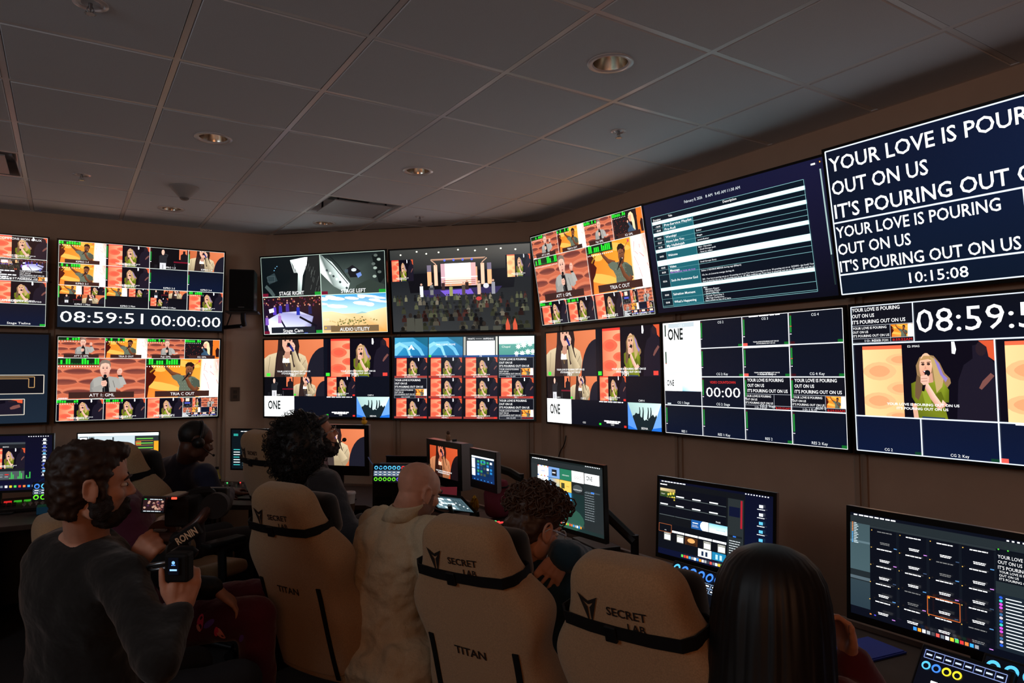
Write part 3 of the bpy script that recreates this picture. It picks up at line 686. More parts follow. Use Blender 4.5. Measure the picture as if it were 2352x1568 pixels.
def stage_left(f):
    f.poly([(0, 0, (20, 28, 30)), (1, 0, (14, 20, 24)), (1, 1, (36, 44, 42)), (0, 1, (90, 105, 98))], (24, 32, 34))
    f.poly([(0, 0, (90, 105, 102)), (.18, .2, (200, 215, 210)), (.45, .75, (220, 235, 230)), (.4, .98, (150, 165, 160)), (.2, .8, (130, 145, 140)), (0, .45, WHT)], (150, 165, 160)); f.line([(.05, .05), (.2, .3), (.42, .75)], .012, (40, 48, 50)); f.line([(.12, 0), (.28, .28), (.46, .7)], .01, (24, 30, 32))
    for k in range(7): f.ell(.1 + k * .05, .4 + k * .075, .02, .03, (230, 240, 236) if k % 2 else (60, 70, 72), .5, 8)
    f.poly([(.4, .4), (.5, .3), (.62, .45), (.6, .6), (.46, .6)], (26, 26, 30)); f.ell(.52, .42, .04, .04, (190, 200, 210)); f.poly([(.55, .52), (.62, .48), (.64, .56), (.58, .62)], (110, 140, 210)); f.rect(.38, .4, .43, .48, (70, 84, 92))
    f.poly([(.8, .1), (.97, 0), (1, .6), (.9, .8)], (16, 22, 22))
    for k in range(6): f.ell(.86 + .05 * math.sin(k * 2), .1 + k * .1, .03, .035, (150, 165, 155) if k % 2 else (90, 100, 95), 0, 10)
    f.poly([(.55, .8), (.75, .66), (.98, .8), (.98, 1), (.5, 1)], (50, 60, 54))
def stage_cam(f):
    f.poly([(0, 0, (30, 12, 24)), (1, 0, (50, 30, 24)), (1, 1, (16, 14, 30)), (0, 1, (24, 18, 50))], (30, 16, 30)); r = random.Random(3)
    for k in range(70): f.ell(r.random(), r.uniform(0, .26), .012, .02, r.choice([(190, 90, 70), (130, 50, 60), (90, 40, 80), (210, 150, 120), (60, 26, 44)]), 0, 6)
    f.poly([(.05, .62, (200, 205, 235)), (.3, .42, (150, 150, 200)), (.62, .4, (200, 200, 225)), (.85, .55, (150, 150, 190)), (.8, .85, (120, 120, 170)), (.5, 1, (205, 210, 235)), (.1, 1, WHT)], (200, 205, 230)); f.line([(.62, .55), (.9, .8)], .03, (20, 18, 30)); f.line([(.3, .62), (.42, .98)], .025, (20, 18, 40))
    for x, y, c in ((.6, .3, (40, 50, 170)), (.8, .28, (40, 36, 80)), (.28, .5, (170, 120, 190)), (.06, .55, (130, 90, 190)), (.2, .28, (90, 60, 190)), (.3, .24, (60, 50, 160)), (.42, .2, (70, 50, 140)), (.72, .85, (70, 90, 190))): f.poly([(x - .03, y + .2), (x - .025, y), (x + .025, y), (x + .03, y + .2)], c); f.ell(x, y - .03, .014, .025, (180, 140, 150), 0, 8)
    f.poly([(.1, .33), (.18, .3), (.19, .4), (.11, .43)], (225, 235, 250))
def audio_utility(f):
    f.poly([(0, 0, (60, 170, 225)), (1, 0, (40, 150, 215)), (1, .5, (170, 215, 225)), (0, .5, (190, 225, 230))], (110, 190, 225)); r = random.Random(5)
    for k in range(16): f.ell(r.random(), r.uniform(.04, .32), r.uniform(.06, .16), r.uniform(.02, .05), (230, 240, 242), .1, 10)
    f.poly([(0, .44, (250, 215, 170)), (.15, .43, (250, 215, 170)), (.32, .5, (245, 205, 155)), (.5, .5, (240, 200, 150)), (.7, .48, (250, 215, 170)), (1, .36, (250, 210, 160)), (1, 1, (240, 160, 70)), (0, 1, (238, 190, 130))], (245, 205, 150))
    f.poly([(.5, .52), (.62, .46), (.72, .5)], (150, 190, 190))
    for k in range(80): f.ell(r.gauss(.45, .14), r.gauss(.7, .05), .014, .016, r.choice([(90, 105, 50), (130, 130, 70), (205, 180, 120), (70, 90, 50), (160, 150, 90)]), 0, 6)
    f.text('8:59', .07, .64, .06, (235, 225, 210)); f.rect(.02, .8, .2, .92, (150, 130, 110)); f.ell(.05, .86, .015, .02, (250, 190, 40))
def sedna(f):
    f.poly([(0, 0, (160, 195, 190)), (1, 0, (190, 215, 210)), (1, .7, (210, 225, 220)), (0, .7, (150, 180, 180))], (180, 205, 200)); r = random.Random(7)
    f.poly([(.2, 1), (.15, .6)] + [(.15 + k * .05, .5 + (.12 if k % 2 else -.06) * r.random() - .1 * math.sin(k * .6)) for k in range(15)] + [(.88, .6), (.8, 1)], (20, 34, 40))
    for x in (.35, .45, .6, .68): f.limb([(x, .6), (x + .02, .3), (x + .01, .16)], [.05, .03, .02], (20, 34, 40))
    f.poly([(0, .0), (.28, 1), (0, 1)], (90, 150, 235)); f.poly([(0, .85), (.28, 1), (0, 1)], (30, 110, 215)); f.poly([(1, .0), (.72, 1), (1, 1)], (110, 165, 240)); f.poly([(.74, .92), (1, .85), (1, 1), (.7, 1)], (30, 110, 215)); f.text('SEDNA', .5, .93, .08)
def blank(f, t='', g=True, a=NAV, b=(10, 22, 48), vm=False, y=.93, ph=.07):
    f.rect(0, 0, 1, 1, a, b)
    if vm: vmeter(f)
    if t: f.text(t, .5, y, ph)
def blue_card(f, t=''):
    f.poly([(0, 0, (70, 165, 205)), (1, 0, (30, 125, 175)), (1, 1, (20, 105, 160)), (0, 1, (40, 140, 190))], (40, 140, 190))
    f.limb([(-.1, .95), (.25, .35), (.55, .3), (.75, .6), (.9, 1.05)], [.2, .16, .12, .1, .08], (110, 190, 222)); f.limb([(-.1, .55), (.15, .3), (.38, .5), (.5, 1.05)], [.12, .1, .08, .06], (140, 208, 232)); f.poly([(.55, 0), (1, 0), (1, .5)], (16, 100, 130))
    if t: f.text(t, .5, .36, .09)
    else: f.poly([(.4, .6), (.5, .36), (.6, .6), (.54, .6), (.5, .5), (.46, .6)], WHT)
def happening(f):
    f.rect(0, 0, 1, 1, (30, 30, 32)); f.rect(0, 0, .06, 1, (160, 160, 150)); f.rect(.93, 0, .98, 1, (190, 190, 180)); f.rect(.1, .2, .9, .95, (248, 250, 250)); f.text("WHAT'S", .22, .1, .085, w=.2); f.text('HAPPENING', .72, .1, .085, w=.3); f.line([(.35, .1), (.53, .1)], .012, (200, 200, 200))
    for k in range(4): f.fuzz(.16, .32 + k * .14, .34, .03, (226, 232, 232), k)
def stars(f, gold=False):
    if gold: f.poly([(0, 0, (225, 205, 160)), (1, 0, (190, 160, 90)), (1, 1, (24, 60, 30)), (0, 1, (30, 70, 40))], (60, 80, 40)); f.poly([(0, .25, (70, 80, 40)), (1, .3, (40, 70, 30)), (1, 1, (20, 50, 26)), (0, 1, (26, 60, 34))], (30, 60, 30)); sc = (240, 215, 80)
    else: f.poly([(0, 0, (225, 240, 225)), (1, 0, (205, 235, 220)), (1, 1, (60, 145, 135)), (0, 1, (80, 150, 140))], (100, 170, 155)); f.rect(0, .38, 1, 1, (92, 160, 148), (70, 145, 135)); sc = (238, 248, 228)
    for x, y, r in ((.55, .5, .085), (.7, .42, .1), (.88, .38, .085), (.5, .84, .08), (.66, .84, .09), (.82, .76, .09), (.96, .74, .08), (.95, .95, .07)):
        f.poly([(x + r * (1 if k % 2 == 0 else .5) * math.cos(PI * k / 8), y + r * f.asp() * (1 if k % 2 == 0 else .5) * math.sin(PI * k / 8)) for k in range(16)], sc)
    f.text('Chapel', .2, .5, .1, (245, 245, 235), w=.24)
def lamp_sq(f, x, y, c, s=.05): f.rect(x, y, x + s, y + s * f.asp() * .8, c)
def mosaic(f):
    for k, g in enumerate((stage_wide_s, singer, att)): s = f.sub((0, .26, .52)[k], 0, (.26, .52, 1)[k], .5); g(s)
    for k in range(4): s = f.sub(k * .25, .52, k * .25 + .25, .76); (att, tria, blank, singer)[k](s)
    for k in range(4): s = f.sub(k * .25, .77, k * .25 + .25, 1); (lyric_s, stage_wide_s, stage_wide_s, stage_wide_s)[k](s)
    f.up(60); f.text('ATT 4-GRV/MV 15', .55, .93, .09, w=.6); lines_grid(f, (.26, .52), (.51, .765), .006, (150, 150, 160))
def stage_wide_s(f):
    f.rect(0, 0, 1, 1, (26, 26, 34)); f.rect(.3, .1, .7, .4, (250, 200, 180)); f.rect(.2, .5, .8, .65, (80, 90, 200)); f.rect(.0, .15, .14, .4, (240, 100, 70)); r = random.Random(1)
    for k in range(10): f.ell(r.random(), r.uniform(.7, .95), .04, .06, (90, 90, 80), 0, 6)
def lyric_s(f):
    f.rect(0, 0, 1, 1, (20, 24, 34))
    for k in range(5): f.fuzz(.03, .12 + k * .18, (.8, .4, .9, .6, .7)[k], .09, (225, 230, 235), k)
# ================================================================ the wall of screens
BW = 0.013
def tv_pose(c, yaw, tilt, w, asp=.575):
    n0 = V((math.cos(yaw), math.sin(yaw), 0)); x = (-n0).cross(V((0, 0, 1))); up = V((0, 0, 1)) * math.cos(tilt) + n0 * math.sin(tilt); n = x.cross(up)
    return V((c[0], c[1], c[2] + CAMZ)), x, up, n
def frame_ring(b, W2, H2, e, et, eb, z0, z1):
    R_ = lambda dx, t, bt, z: [V((-W2 + dx, -H2 + bt, z)), V((W2 - dx, -H2 + bt, z)), V((W2 - dx, H2 - t, z)), V((-W2 + dx, H2 - t, z))]
    b.loft([R_(e, et, eb, z0), R_(0, 0, 0, z0), R_(0, 0, 0, z1), R_(e, et, eb, z1), R_(e, et, eb, z0)], False)
def tv(label, c, yaw, tilt, w, draw, wall_n, wall_p):
    yaw, tilt = math.radians(yaw), math.radians(tilt); h = w * .575
    o_, x, up, n = tv_pose(c, yaw, tilt, w)
    o = basis_thing('wall_screen', label, 'screen', o_, x, up, n, 'large screens on the three walls')
    # body, bezel, picture, bracket (local: x right, y up, z towards the viewer)
    b = MB(); b.loft([[V((a * (w / 2 - e), q * (h / 2 - e), z)) for a, q in ((-1, -1), (1, -1), (1, 1), (-1, 1))] for e, z in ((0, -.003), (0, -.018), (.05, -.03), (.08, -.052))]); b.build('body', 'bezel', o)
    b = MB(); W2, H2 = w / 2, h / 2
    frame_ring(b, W2, H2, BW, BW, BW * 1.25, -.004, .004)
    b.build('bezel', 'bezel', o)
    pw, ph = w - 2 * BW, h - 2.25 * BW
    p = Pic(pw, ph); draw(p.frame()); s = p.build('screen', 'screen', o); s.location = (0, BW * .125, 0)
    # bracket back to the wall
    mw = Matrix(((x.x, up.x, n.x, o_.x), (x.y, up.y, n.y, o_.y), (x.z, up.z, n.z, o_.z), (0, 0, 0, 1)))
    for sx in (-.2, .2):
        b = MB(); a0 = V((sx, 0, -.05)); pw_ = mw @ a0; q = pw_ - V(wall_n) * ((pw_ - V(wall_p)).dot(V(wall_n)) - .017); q0 = mw.inverted() @ q
        b.cyl(a0, q0, .018, .018, 8); b.box(a0, (.05, .34, .012)); b.build('bracket', 'black', o)
    return o
NL, PL = (0, -1, 0), (0, WALL_L, 0); NM, PM = tuple(MID_N), tuple(MID_A); NR, PR = (-1, 0, 0), (WALL_R, 0, 0)
GL = (225, 232, 225)
def done(f, g): f.z[0] = max(f.z[0], g.z[0])

def d_kipro(f):
    f.rect(0, 0, 1, 1, (18, 28, 40))
    T = [[tria, singer, stageman, longhair], [tria, singer, None, None], ['a', 'b', 'c', singer]]
    names = [['KIPRO 1-1', 'KIPRO 1-2', 'KIPRO 1-3', 'KIPRO 1-4'], ['KIPRO 2-1', 'KIPRO 2-2', 'KIPRO 2-3', 'KIPRO 2-4'], ['KIPRO 1 Mon', 'KIPRO 2 Mon', 'KIPRO 3 Mon', 'PGM']]
    Q = dict(a=(tria, singer, stageman, longhair), b=(tria, singer, None, None), c=(stageman, longhair, singer, None))
    xs = [0, .265, .525, .765, 1]; ys = [0, .258, .512, .752]; top = 0
    for j in range(3):
        for i in range(4):
            g = f.sub(xs[i], ys[j], xs[i + 1], ys[j + 1]); t = T[j][i]
            if t is None: blank(g)
            elif isinstance(t, str):
                blank(g, a=(10, 10, 14), b=(14, 16, 26))
                for k, q in enumerate(Q[t]):
                    if q: s = g.sub(.02 + (k % 2) * .49, (k // 2) * .42, .5 + (k % 2) * .49, (k // 2) * .42 + .42); (q(s, sub=False) if q in (singer,) else q(s)); done(g, s)
            elif t is tria: tria(g); meter(g, 9, j)
            elif t is singer: (singer(g), meter(g, 9, 3) if j == 2 else vmeter(g, True))
            else: t(g)
            if t is None or t in (stageman, longhair): vmeter(g)
            elif isinstance(t, str): g.rect(.0, .05, .03, .6, (50, 190, 60))
            g.up(3)
            if t is tria: label(g, names[j][i], .9, .085)
            else: g.text(names[j][i], .52, .9, .085)
            top = max(top, g.z[0])
    f.z[0] = top; f.box(0, 0, 1, .752, .004, GL)
    for x in xs[1:4]: f.line([(x, 0), (x, .752)], .0035, GL)
    for y in ys[1:]: f.line([(0, y), (1, y)], .0035, GL)
    f.text('08:59:51', .255, .872, .135, w=.48); f.text('00:00:00', .765, .885, .135, w=.445)
def d_att(f):
    f.rect(0, 0, 1, 1, BLK); top = 0
    xs = [0, .27, .525, .765, 1]
    spec = [(att, 'ATT 2: GML'), (tria, 'TRIA D OUT'), (lambda g: att(g, False), 'Fuji: GML'), (blonde, 'K2: GML')]
    def put(x0, y0, x1, y1, fn, t, mt, lh=.085, band=True):
        nonlocal top
        g = f.sub(x0, y0, x1, y1); fn(g)
        if mt: meter(g, mt, int(x0 * 20 + y0 * 10) + 2)
        g.up(2)
        if t: label(g, t, .9, lh, band)
        top = max(top, g.z[0])
    for i, (fn, t) in enumerate(spec): put(xs[i], 0, xs[i + 1], .25, fn, t, 8)
    put(0, .25, .52, .745, att, 'ATT 1: GML', 16, .075); put(.52, .25, 1, .745, tria, 'TRIA C OUT', 14, .075)
    for i, t in enumerate(('AUX 6', 'AUX 7', 'ATT 3-GRV/AUX 6')): put(xs[i], .745, xs[i + 1], 1, singer, t, 9 if i < 2 else 0, .085, False)
    g = f.sub(xs[3], .745, 1, 1); mosaic(g); top = max(top, g.z[0])
    f.z[0] = top; f.box(0, 0, 1, 1, .004, GL); f.line([(0, .25), (1, .25)], .0035, GL); f.line([(0, .745), (1, .745)], .0035, GL); f.line([(.52, .25), (.52, .745)], .0035, GL)
    for x in xs[1:4]: f.line([(x, 0), (x, .25)], .003, GL); f.line([(x, .745), (x, 1)], .003, GL)
def d_commons(f):
    f.rect(0, 0, 1, 1, BLK); top = 0
    for c in range(3):
        x0, x1 = .395 - .3 + c * .305 - .0, .395 + c * .305
        x0 = max(0, x1 - .305) if c else .09
        for j, (fn, t) in enumerate(((singer, 'COMMONS MON 4:AUX'), ('q', 'BACKSTAGE:MV 10'), (singer, 'TEAM ROOM:V-Greenroo'), (None, 'Stage Tieline'))):
            g = f.sub(x0, j * .25, x1, j * .25 + .25)
            if fn is singer: singer(g)
            elif fn == 'q':
                for k, q in enumerate((stage_wide, stage_cam, lyric_s, lambda h: lyric(h, True))): s = g.sub((k % 2) * .52, (k // 2) * .5, .52 + (k % 2) * .48, (k // 2) * .5 + .5); q(s); done(g, s)
            else: blank(g); g.rect(.02, .9, .1, .99, (240, 70, 60)); g.rect(.88, .9, .985, .99, (30, 170, 50))
            if fn: g.rect(.01, .06, .06, .55, (50, 200, 60) if j != 3 else (20, 80, 30))
            g.up(2); g.text(t, .52, .12 if j == 0 else .88, .1, w=(.72, .6, .76, .4)[j]); top = max(top, g.z[0])
    f.z[0] = top; f.box(0, 0, 1, 1, .004, GL)
    for k in (.25, .5, .75): f.line([(0, k), (1, k)], .0035, GL)
    for x in (.09, .39, .695): f.line([(x, 0), (x, 1)], .0035, GL)
def d_arena(f):
    f.rect(0, 0, 1, 1, (10, 20, 32), (26, 38, 52)); w = (215, 205, 190); y = (220, 170, 110); top = 0
    f.rect(0, .02, .61, .395, (12, 14, 24)); f.line([(.0, .03), (.61, .03), (.61, .395), (0, .395)], .005, w); f.line([(0, .045), (.48, .045), (.48, .25), (.57, .25), (.57, .03)], .006, y); f.rect(0, .4, .6, .445, (205, 130, 105))
    f.rect(0, .46, .98, .67, (12, 14, 22)); f.line([(0, .46), (.98, .46), (.98, .67), (0, .67)], .005, w); f.line([(.25, .48), (.93, .48), (.93, .6), (.9, .6), (.9, .5), (.3, .5), (.3, .6), (.26, .6), (.26, .48)], .004, y)
    f.rect(.08, .48, .13, .64, (200, 140, 90)); f.rect(.16, .48, .21, .6, (190, 160, 110)); f.rect(.08, .48, .21, .52, (60, 70, 84)); f.text('ARENA 2', .14, .7, .018)
    for x in (-.45, -.05 + .0, .24):
        g = f.sub(x if x > 0 else x + .3, .735, (x if x > 0 else x + .3) + .24 if x != .24 else .87, .9) if x == .24 else f.sub(x + .5 if x < -.2 else .0, .735, .2, .9)
        singer(g); top = max(top, g.z[0])
    f.z[0] = top; f.box(.23, .73, .88, .905, .005, w); f.text('SW AUX 9', .55, .935, .02)
def d_stage4(f):
    f.rect(0, 0, 1, 1, BLK); top = 0
    for k, (fn, t, band) in enumerate(((stage_right, 'STAGE RIGHT', True), (stage_left, 'STAGE LEFT', True), (stage_cam, 'Stage Cam', True), (audio_utility, 'AUDIO UTILITY', True))):
        g = f.sub((k % 2) * .49, (k // 2) * .515, .49 + (k % 2) * .51, .515 + (k // 2) * .485); fn(g)
        if k != 3: g.rect(.0, .91, .1, .99, (110, 20, 44)); g.rect(.89, .91, 1, .99, (30, 150, 50))
        if k > 1: g.rect(.13, .81, .87, .97, (30, 34, 44) if k == 2 else (120, 96, 66))
        g.text(t, .5, .905 if k > 1 else .92, .095, WHT, w=(.42, .38, .34, .46)[k], bold=.008); top = max(top, g.z[0])
    f.z[0] = top; f.box(0, 0, 1, 1, .005, (215, 240, 225)); f.line([(.49, 0), (.49, 1)], .005, (215, 240, 225)); f.line([(0, .515), (1, .515)], .005, (215, 240, 225))
def d_pgm(f):
    f.rect(0, 0, 1, 1, (10, 14, 26)); top = 0
    def put(x0, y0, x1, y1, fn, *a, **k):
        nonlocal top
        g = f.sub(x0, y0, x1, y1); fn(g, *a, **k); top = max(top, g.z[0])
    put(0, 0, .485, .485, longhair, True); put(.515, 0, 1, .485, singer, True)
    put(0, .485, .24, .735, stageman); put(.24, .485, .49, .735, longhair); put(.5, .485, .735, .735, singer)
    put(0, .735, .245, 1, one_card); put(.745, .74, 1, 1, sedna); f.z[0] = top
    f.rect(.02, .435, .05, .475, (70, 240, 60)); f.rect(.505, .435, .535, .475, (70, 240, 60)); f.rect(.95, .435, .985, .475, (250, 70, 60)); f.text('PRV', .24, .465, .035); f.text('PGM', .735, .465, .035)
    f.rect(.245, .705, .262, .727, GRN); f.rect(.715, .71, .733, .73, RED); f.rect(.505, .965, .522, .985, GRN); f.rect(.715, .972, .733, .992, RED)
    for k, t in enumerate(('CAM 1', 'CAM 2', 'CAM 3', 'CAM 4')): f.text(t, .12 + k * .245, .718, .02)
    f.fuzz(.51, .745, .2, .008, WHT, 4); f.fuzz(.55, .94, .14, .012, WHT, 2); f.fuzz(.57, .955, .1, .01, WHT, 3); f.text('CG3', .62, .972, .018); f.text('CG2', .37, .972, .018)
def d_grid16(f):
    f.rect(0, 0, 1, 1, (12, 12, 18)); top = 0
    L1 = lambda g: lyric(g, True, '10:15:09', red='8:59:52AM')
    T = [[blue_card, lambda g: blue_card(g, 'WELCOME HOME'), happening, stars], [singer, singer, singer, L1], [L1, singer, singer, singer], [singer, singer, singer, L1]]
    N = [['M1', 'M2', 'M3', 'M4'], ['A1 IMAG MMRE1', 'A2: LED MMRE1', 'A3: CORD MMRE1', ''], ['', 'A6: ATJ 1 PGM', 'A7: ATJ 2 PGM', 'ME 1'], ['ME/ME1', 'ME/ME 2', 'ME/ME 3', '']]
    for j in range(4):
        for i in range(4):
            e = .006; g = f.sub(i * .25 + e, j * .25 + (.0 if j == 0 else .004), i * .25 + .25 - (e if j else 0), j * .25 + .25); T[j][i](g)
            if N[j][i]: g.rect(0, .9, 1, 1, (28, 70, 130) if j == 0 else (160, 60, 54)); g.text(N[j][i], .5, .95, .07)
            if j > 1 and i != (0, 0, 0, 3)[j] and (i + j) % 2: g.rect(.9, .9, .98, .98, RED)
            if (i, j) == (1, 0): g.rect(0, .88, .07, .98, (70, 235, 60))
            top = max(top, g.z[0])
    f.z[0] = top
def d_sched(f):
    f.poly([(0, 0, (14, 20, 44)), (1, 0, (22, 22, 52)), (1, 1, (10, 12, 24)), (0, 1, (14, 12, 28))], (14, 18, 40))
    x0, x1, y0, y1 = .045, .905, .125, .955
    f.text('February 8, 2026', .325, .06, .024, (225, 235, 240), w=.11); f.text('8 AM', .42, .06, .024, (225, 235, 240)); f.text('9:45 AM', .485, .06, .024, (225, 235, 240)); f.text('11:30 AM', .56, .06, .024, (225, 235, 240))
    f.rect(x0, y0, x1, y1, (8, 20, 32), (8, 14, 26)); lc = (150, 215, 220); bar = (206, 240, 244); teal = (28, 96, 108); cx1, cx2 = x0 + .07, x0 + .265
    f.text('Duration', x0 + .035, .155, .018, w=.05, bold=.01); f.text('Title', .17, .145, .018, bold=.01); f.text('Description', .53, .14, .02, w=.075, bold=.01)
    rows = [('b', .035, '01:05:00  |  Pre-Service'), ('r', .045, '- 20:00', 'Pre-Service Playlist', []), ('r', .045, '- 05:00', 'Pre-Roll', []), ('b', .035, '00:15:43  |  Worship Set'), ('r', .05, '04:01', 'Worship!', ['Esther']), ('r', .05, '05:07', 'None Like You', ['Maggie']), ('r', .045, '06:35', 'My Hallelujah', ['Josiah/Esther']), ('b', .035, '00:04:00  |  Welcome // Host and Guest'), ('r', .085, '04:00', 'Welcome', ['Matt - Namedate', '- Small Groups push', '- Sent to video']), ('b', .06, 'Live Timer: Skype'), ('r', .045, '03:05', 'Video', ['Small Groups Story']), ('r', .055, '30:00', 'Message', []), ('r', .14, '05:36', 'Such An Awesome God', ['Esther // REVERSE MERGE during tags (85bpm)', '', 'Ch, br, ch (reverse merge during ch', '', "BIG - Your love is pouring out on us  It's pouring out on us Your love is pouring out on us  It's pouring out on us  DOWN - (go local) Your", "love is pouring out on us  It's pouring out on us  (P. Matt walking up) Your love is pouring out on us  It's pouring out on us"]), ('b', .035, '00:03:00  |  Offering'), ('r', .09, '03:00', 'Salvation Moment', ['Matt', '- Ministry Prayer', '- Salvation Prayer', '- Setup Offering']), ('r', .075, '03:00', "What's Happening", ['- Growth Track Step 2', '- Marriage Conference', 'Send switch to key of C here'])]
    y = .17; rows = [(r[0], r[1] * .835) + r[2:] for r in rows]
    for r in rows:
        if r[0] == 'b': f.rect(x0, y, x1, y + r[1], bar); f.text(r[2], x0 + .09, y + r[1] * .5, .012, (255, 255, 255), 'l')
        else:
            f.rect(x0, y, cx1, y + r[1], (10, 30, 42)); f.rect(cx1, y, cx2, y + r[1], teal); f.text(r[2], x0 + .035, y + r[1] * .5, .016, bold=.008)
            f.text(r[3], cx1 + .008, y + r[1] * (.5 if r[3] != 'Message' else .35), .021, WHT, 'l', w=.0089 * len(r[3]), bold=.012)
            if r[3] == 'Message': f.text('PRE-MESSAGE TIME: 00:19:43', cx1 + .008, y + r[1] * .75, .013, (205, 120, 235), 'l', w=.16)
            n = len(r[4])
            for k, t in enumerate(r[4]):
                if t: f.text(t, cx2 + .01, y + (r[1] * .5 if n == 1 else .014 + (r[1] - .006) * k / max(1, n) - .001), .0135, (235, 240, 244), 'l', w=min(.585, .0053 * len(t)), bold=.006)
        y += r[1]; f.line([(x0, y), (x1, y)], .0016, lc)
    f.rect(cx1, y, cx2, y1, teal); f.line([(cx1, .17), (cx1, y)], .0014, lc); f.line([(cx2, .17), (cx2, y)], .0014, lc); f.box(x0, y0, x1, y1, .0018, lc)
    f.fuzz(.945, .035, .02, .012, (230, 230, 230), 1); f.line([(.983, .08), (.985, .7)], .006, (176, 206, 206)); f.line([(.985, .7), (.986, .92)], .006, (40, 58, 60)); f.ell(.985, .03, .003, .006, (240, 170, 50), 0, 8)
def d_cg(f):
    f.rect(0, 0, 1, 1, BLK); top = 0; xs = [0, .25, .505, .75, 1]; ys = [0, .245, .49, .745, 1]
    C = [['CG 1', 'CG 2', 'CG 3', 'CG 4'], ['CG 1: Key', 'CG 2: Key', 'CG 3: Key', 'CG 4: Key'], ['CG 1: Stage', 'CG 2: Stage', 'CG 3: Stage', 'AUX 5'], ['RES 1', 'RES 1: Key', 'RES 2', 'RES 2: Key']]
    for j in range(4):
        for i in range(4):
            g = f.sub(xs[i], ys[j], xs[i + 1], ys[j + 1]); blank(g, a=(12, 17, 30), b=(9, 18, 40) if j == 3 else (12, 18, 34)); ty = .12 if j == 0 else .9
            if (i, j) == (0, 0): one_card(g); g.rect(.14, .03, .84, .2, (178, 190, 196)); g.rect(.03, .06, .07, .5, (30, 50, 40))
            elif (i, j) == (0, 1): g.rect(0, 0, 1, 1, (250, 254, 255)); g.rect(.14, .8, .86, .94, (196, 210, 216)); g.rect(.03, .06, .07, .5, (40, 70, 50)); g.rect(.03, .5, .07, .53, (230, 80, 60))
            elif (i, j) == (0, 2):
                s = g.sub(0, 0, .48, .5); one_card(s); done(g, s); s = g.sub(.48, 0, 1, .5); s.poly([(0, 0, (230, 244, 252)), (1, 0, (250, 254, 255)), (1, 1, (225, 242, 250)), (0, 1, (140, 200, 238))], WHT); done(g, s); g.rect(.06, .93, .16, .97, (190, 200, 205))
            elif (i, j) == (1, 2): g.text('VIDEO COUNTDOWN', .5, .18, .085, (240, 50, 44), w=.6); g.text('00:00', .5, .5, .34, w=.8)
            elif j == 2: lyric(g, i == 3, '10:15:0', red='8:59:52AM', pad=.05)
            if i == 2 and j < 2: g.text('YOUR LOVE IS POURING OUT ON US', .5, .86, .04, w=.55, bold=.015); g.text("IT'S POURING OUT ON US", .5, .92, .036, w=.4, bold=.015); (g.fuzz(.15, .03, .7, .02, WHT, 2) if j == 0 else g.rect(0, 0, 1, .05, WHT))
            if i or j == 3: vmeter(g, True)
            if i > 1 and j < 2 and i == 2: g.rect(0, .89, .1, 1, (250, 90, 80))
            if i == 3 and j < 2: g.rect(0, .9, .1, 1, (60, 14, 24)); g.rect(.01, .42, .05, .44, RED)
            if (i and j < 2) or (j == 3 and i > 1): g.rect(.89, .9, 1, .995, (16, 104, 40))
            g.up(2); g.text(C[j][i], .5 if (i, j) != (3, 2) else .55, .89 if j == 2 and i > 1 else ty, .085, (240, 245, 248)); top = max(top, g.z[0])
    f.z[0] = top; f.box(0, 0, 1, 1, .004, WHT); lines_grid(f, xs[1:4], ys[1:4], .0045, (235, 240, 245))
def d_lyric(f):
    f.poly([(0, 0, (12, 18, 36)), (1, 0, (10, 24, 56)), (1, 1, (8, 20, 40)), (0, 1, (10, 22, 38))], (12, 20, 40)); w = (228, 240, 255)
    for k, t in enumerate(LY): f.text(t, .012, .1 + k * .16, .098, WHT, 'l', w=(.785, .355, .825)[k], bold=.012)
    f.line([(0, .5), (1, .5)], .006, w)
    for k, t in enumerate(LY): f.text(t, .008, .565 + k * .118, .078, WHT, 'l', w=(.565, .275, .61)[k], bold=.012)
    f.line([(0, .86), (1, .86)], .006, w); f.text('10:15:08', .36, .93, .07, WHT, w=.195, bold=.006); f.box(.002, .003, .998, .997, .006, w)
    f.line([(.64, .5), (.64, 1)], .006, w); g = f.sub(.645, .51, .995, .85); tria(g)
def d_clock(f):
    f.rect(0, 0, 1, 1, (8, 12, 22), (10, 20, 44)); top = 0
    g = f.sub(0, 0, .24, .255); lyric(g, True, '10:15:0', red='8:59:52AM'); g.text('AUX 4: FOH', .47, .945, .06); top = g.z[0]
    f.text('08:59:52', .25, .125, .155, WHT, 'l', w=.445)
    for k in range(2): g = f.sub(.5 * k + .01 * (k == 0), .27, .5 + .5 * k, .755); singer(g, True, True, full=True); g.text('E2: IMAG', .46, .04, .03); top = max(top, g.z[0])
    for k, t in enumerate(('CG 2', 'CG 2: Key', '', 'CG 4')):
        g = f.sub(k * .25, .755, k * .25 + .25, 1); blank(g, t, a=(12, 20, 44), b=(10, 22, 52), y=.9, ph=.075); g.rect(.89, .9, 1, .99, (14, 60, 40))
        if k == 2: g.fuzz(.2, .04, .7, .03, WHT, 3); g.rect(0, .87, .1, .99, (250, 90, 80)); g.fuzz(.4, .9, .4, .05, WHT, 2)
        top = max(top, g.z[0])
    f.z[0] = top; w = (228, 240, 255); f.line([(0, .262), (1, .262)], .005, w); f.line([(0, .757), (1, .757)], .005, w); f.box(.002, .003, .998, .997, .004, w); f.line([(.502, .262), (.502, 1)], .005, w); f.line([(.25, .757), (.25, 1)], .005, w); f.line([(.24, 0), (.24, .262)], .004, w); f.line([(.75, .757), (.75, 1)], .005, w)

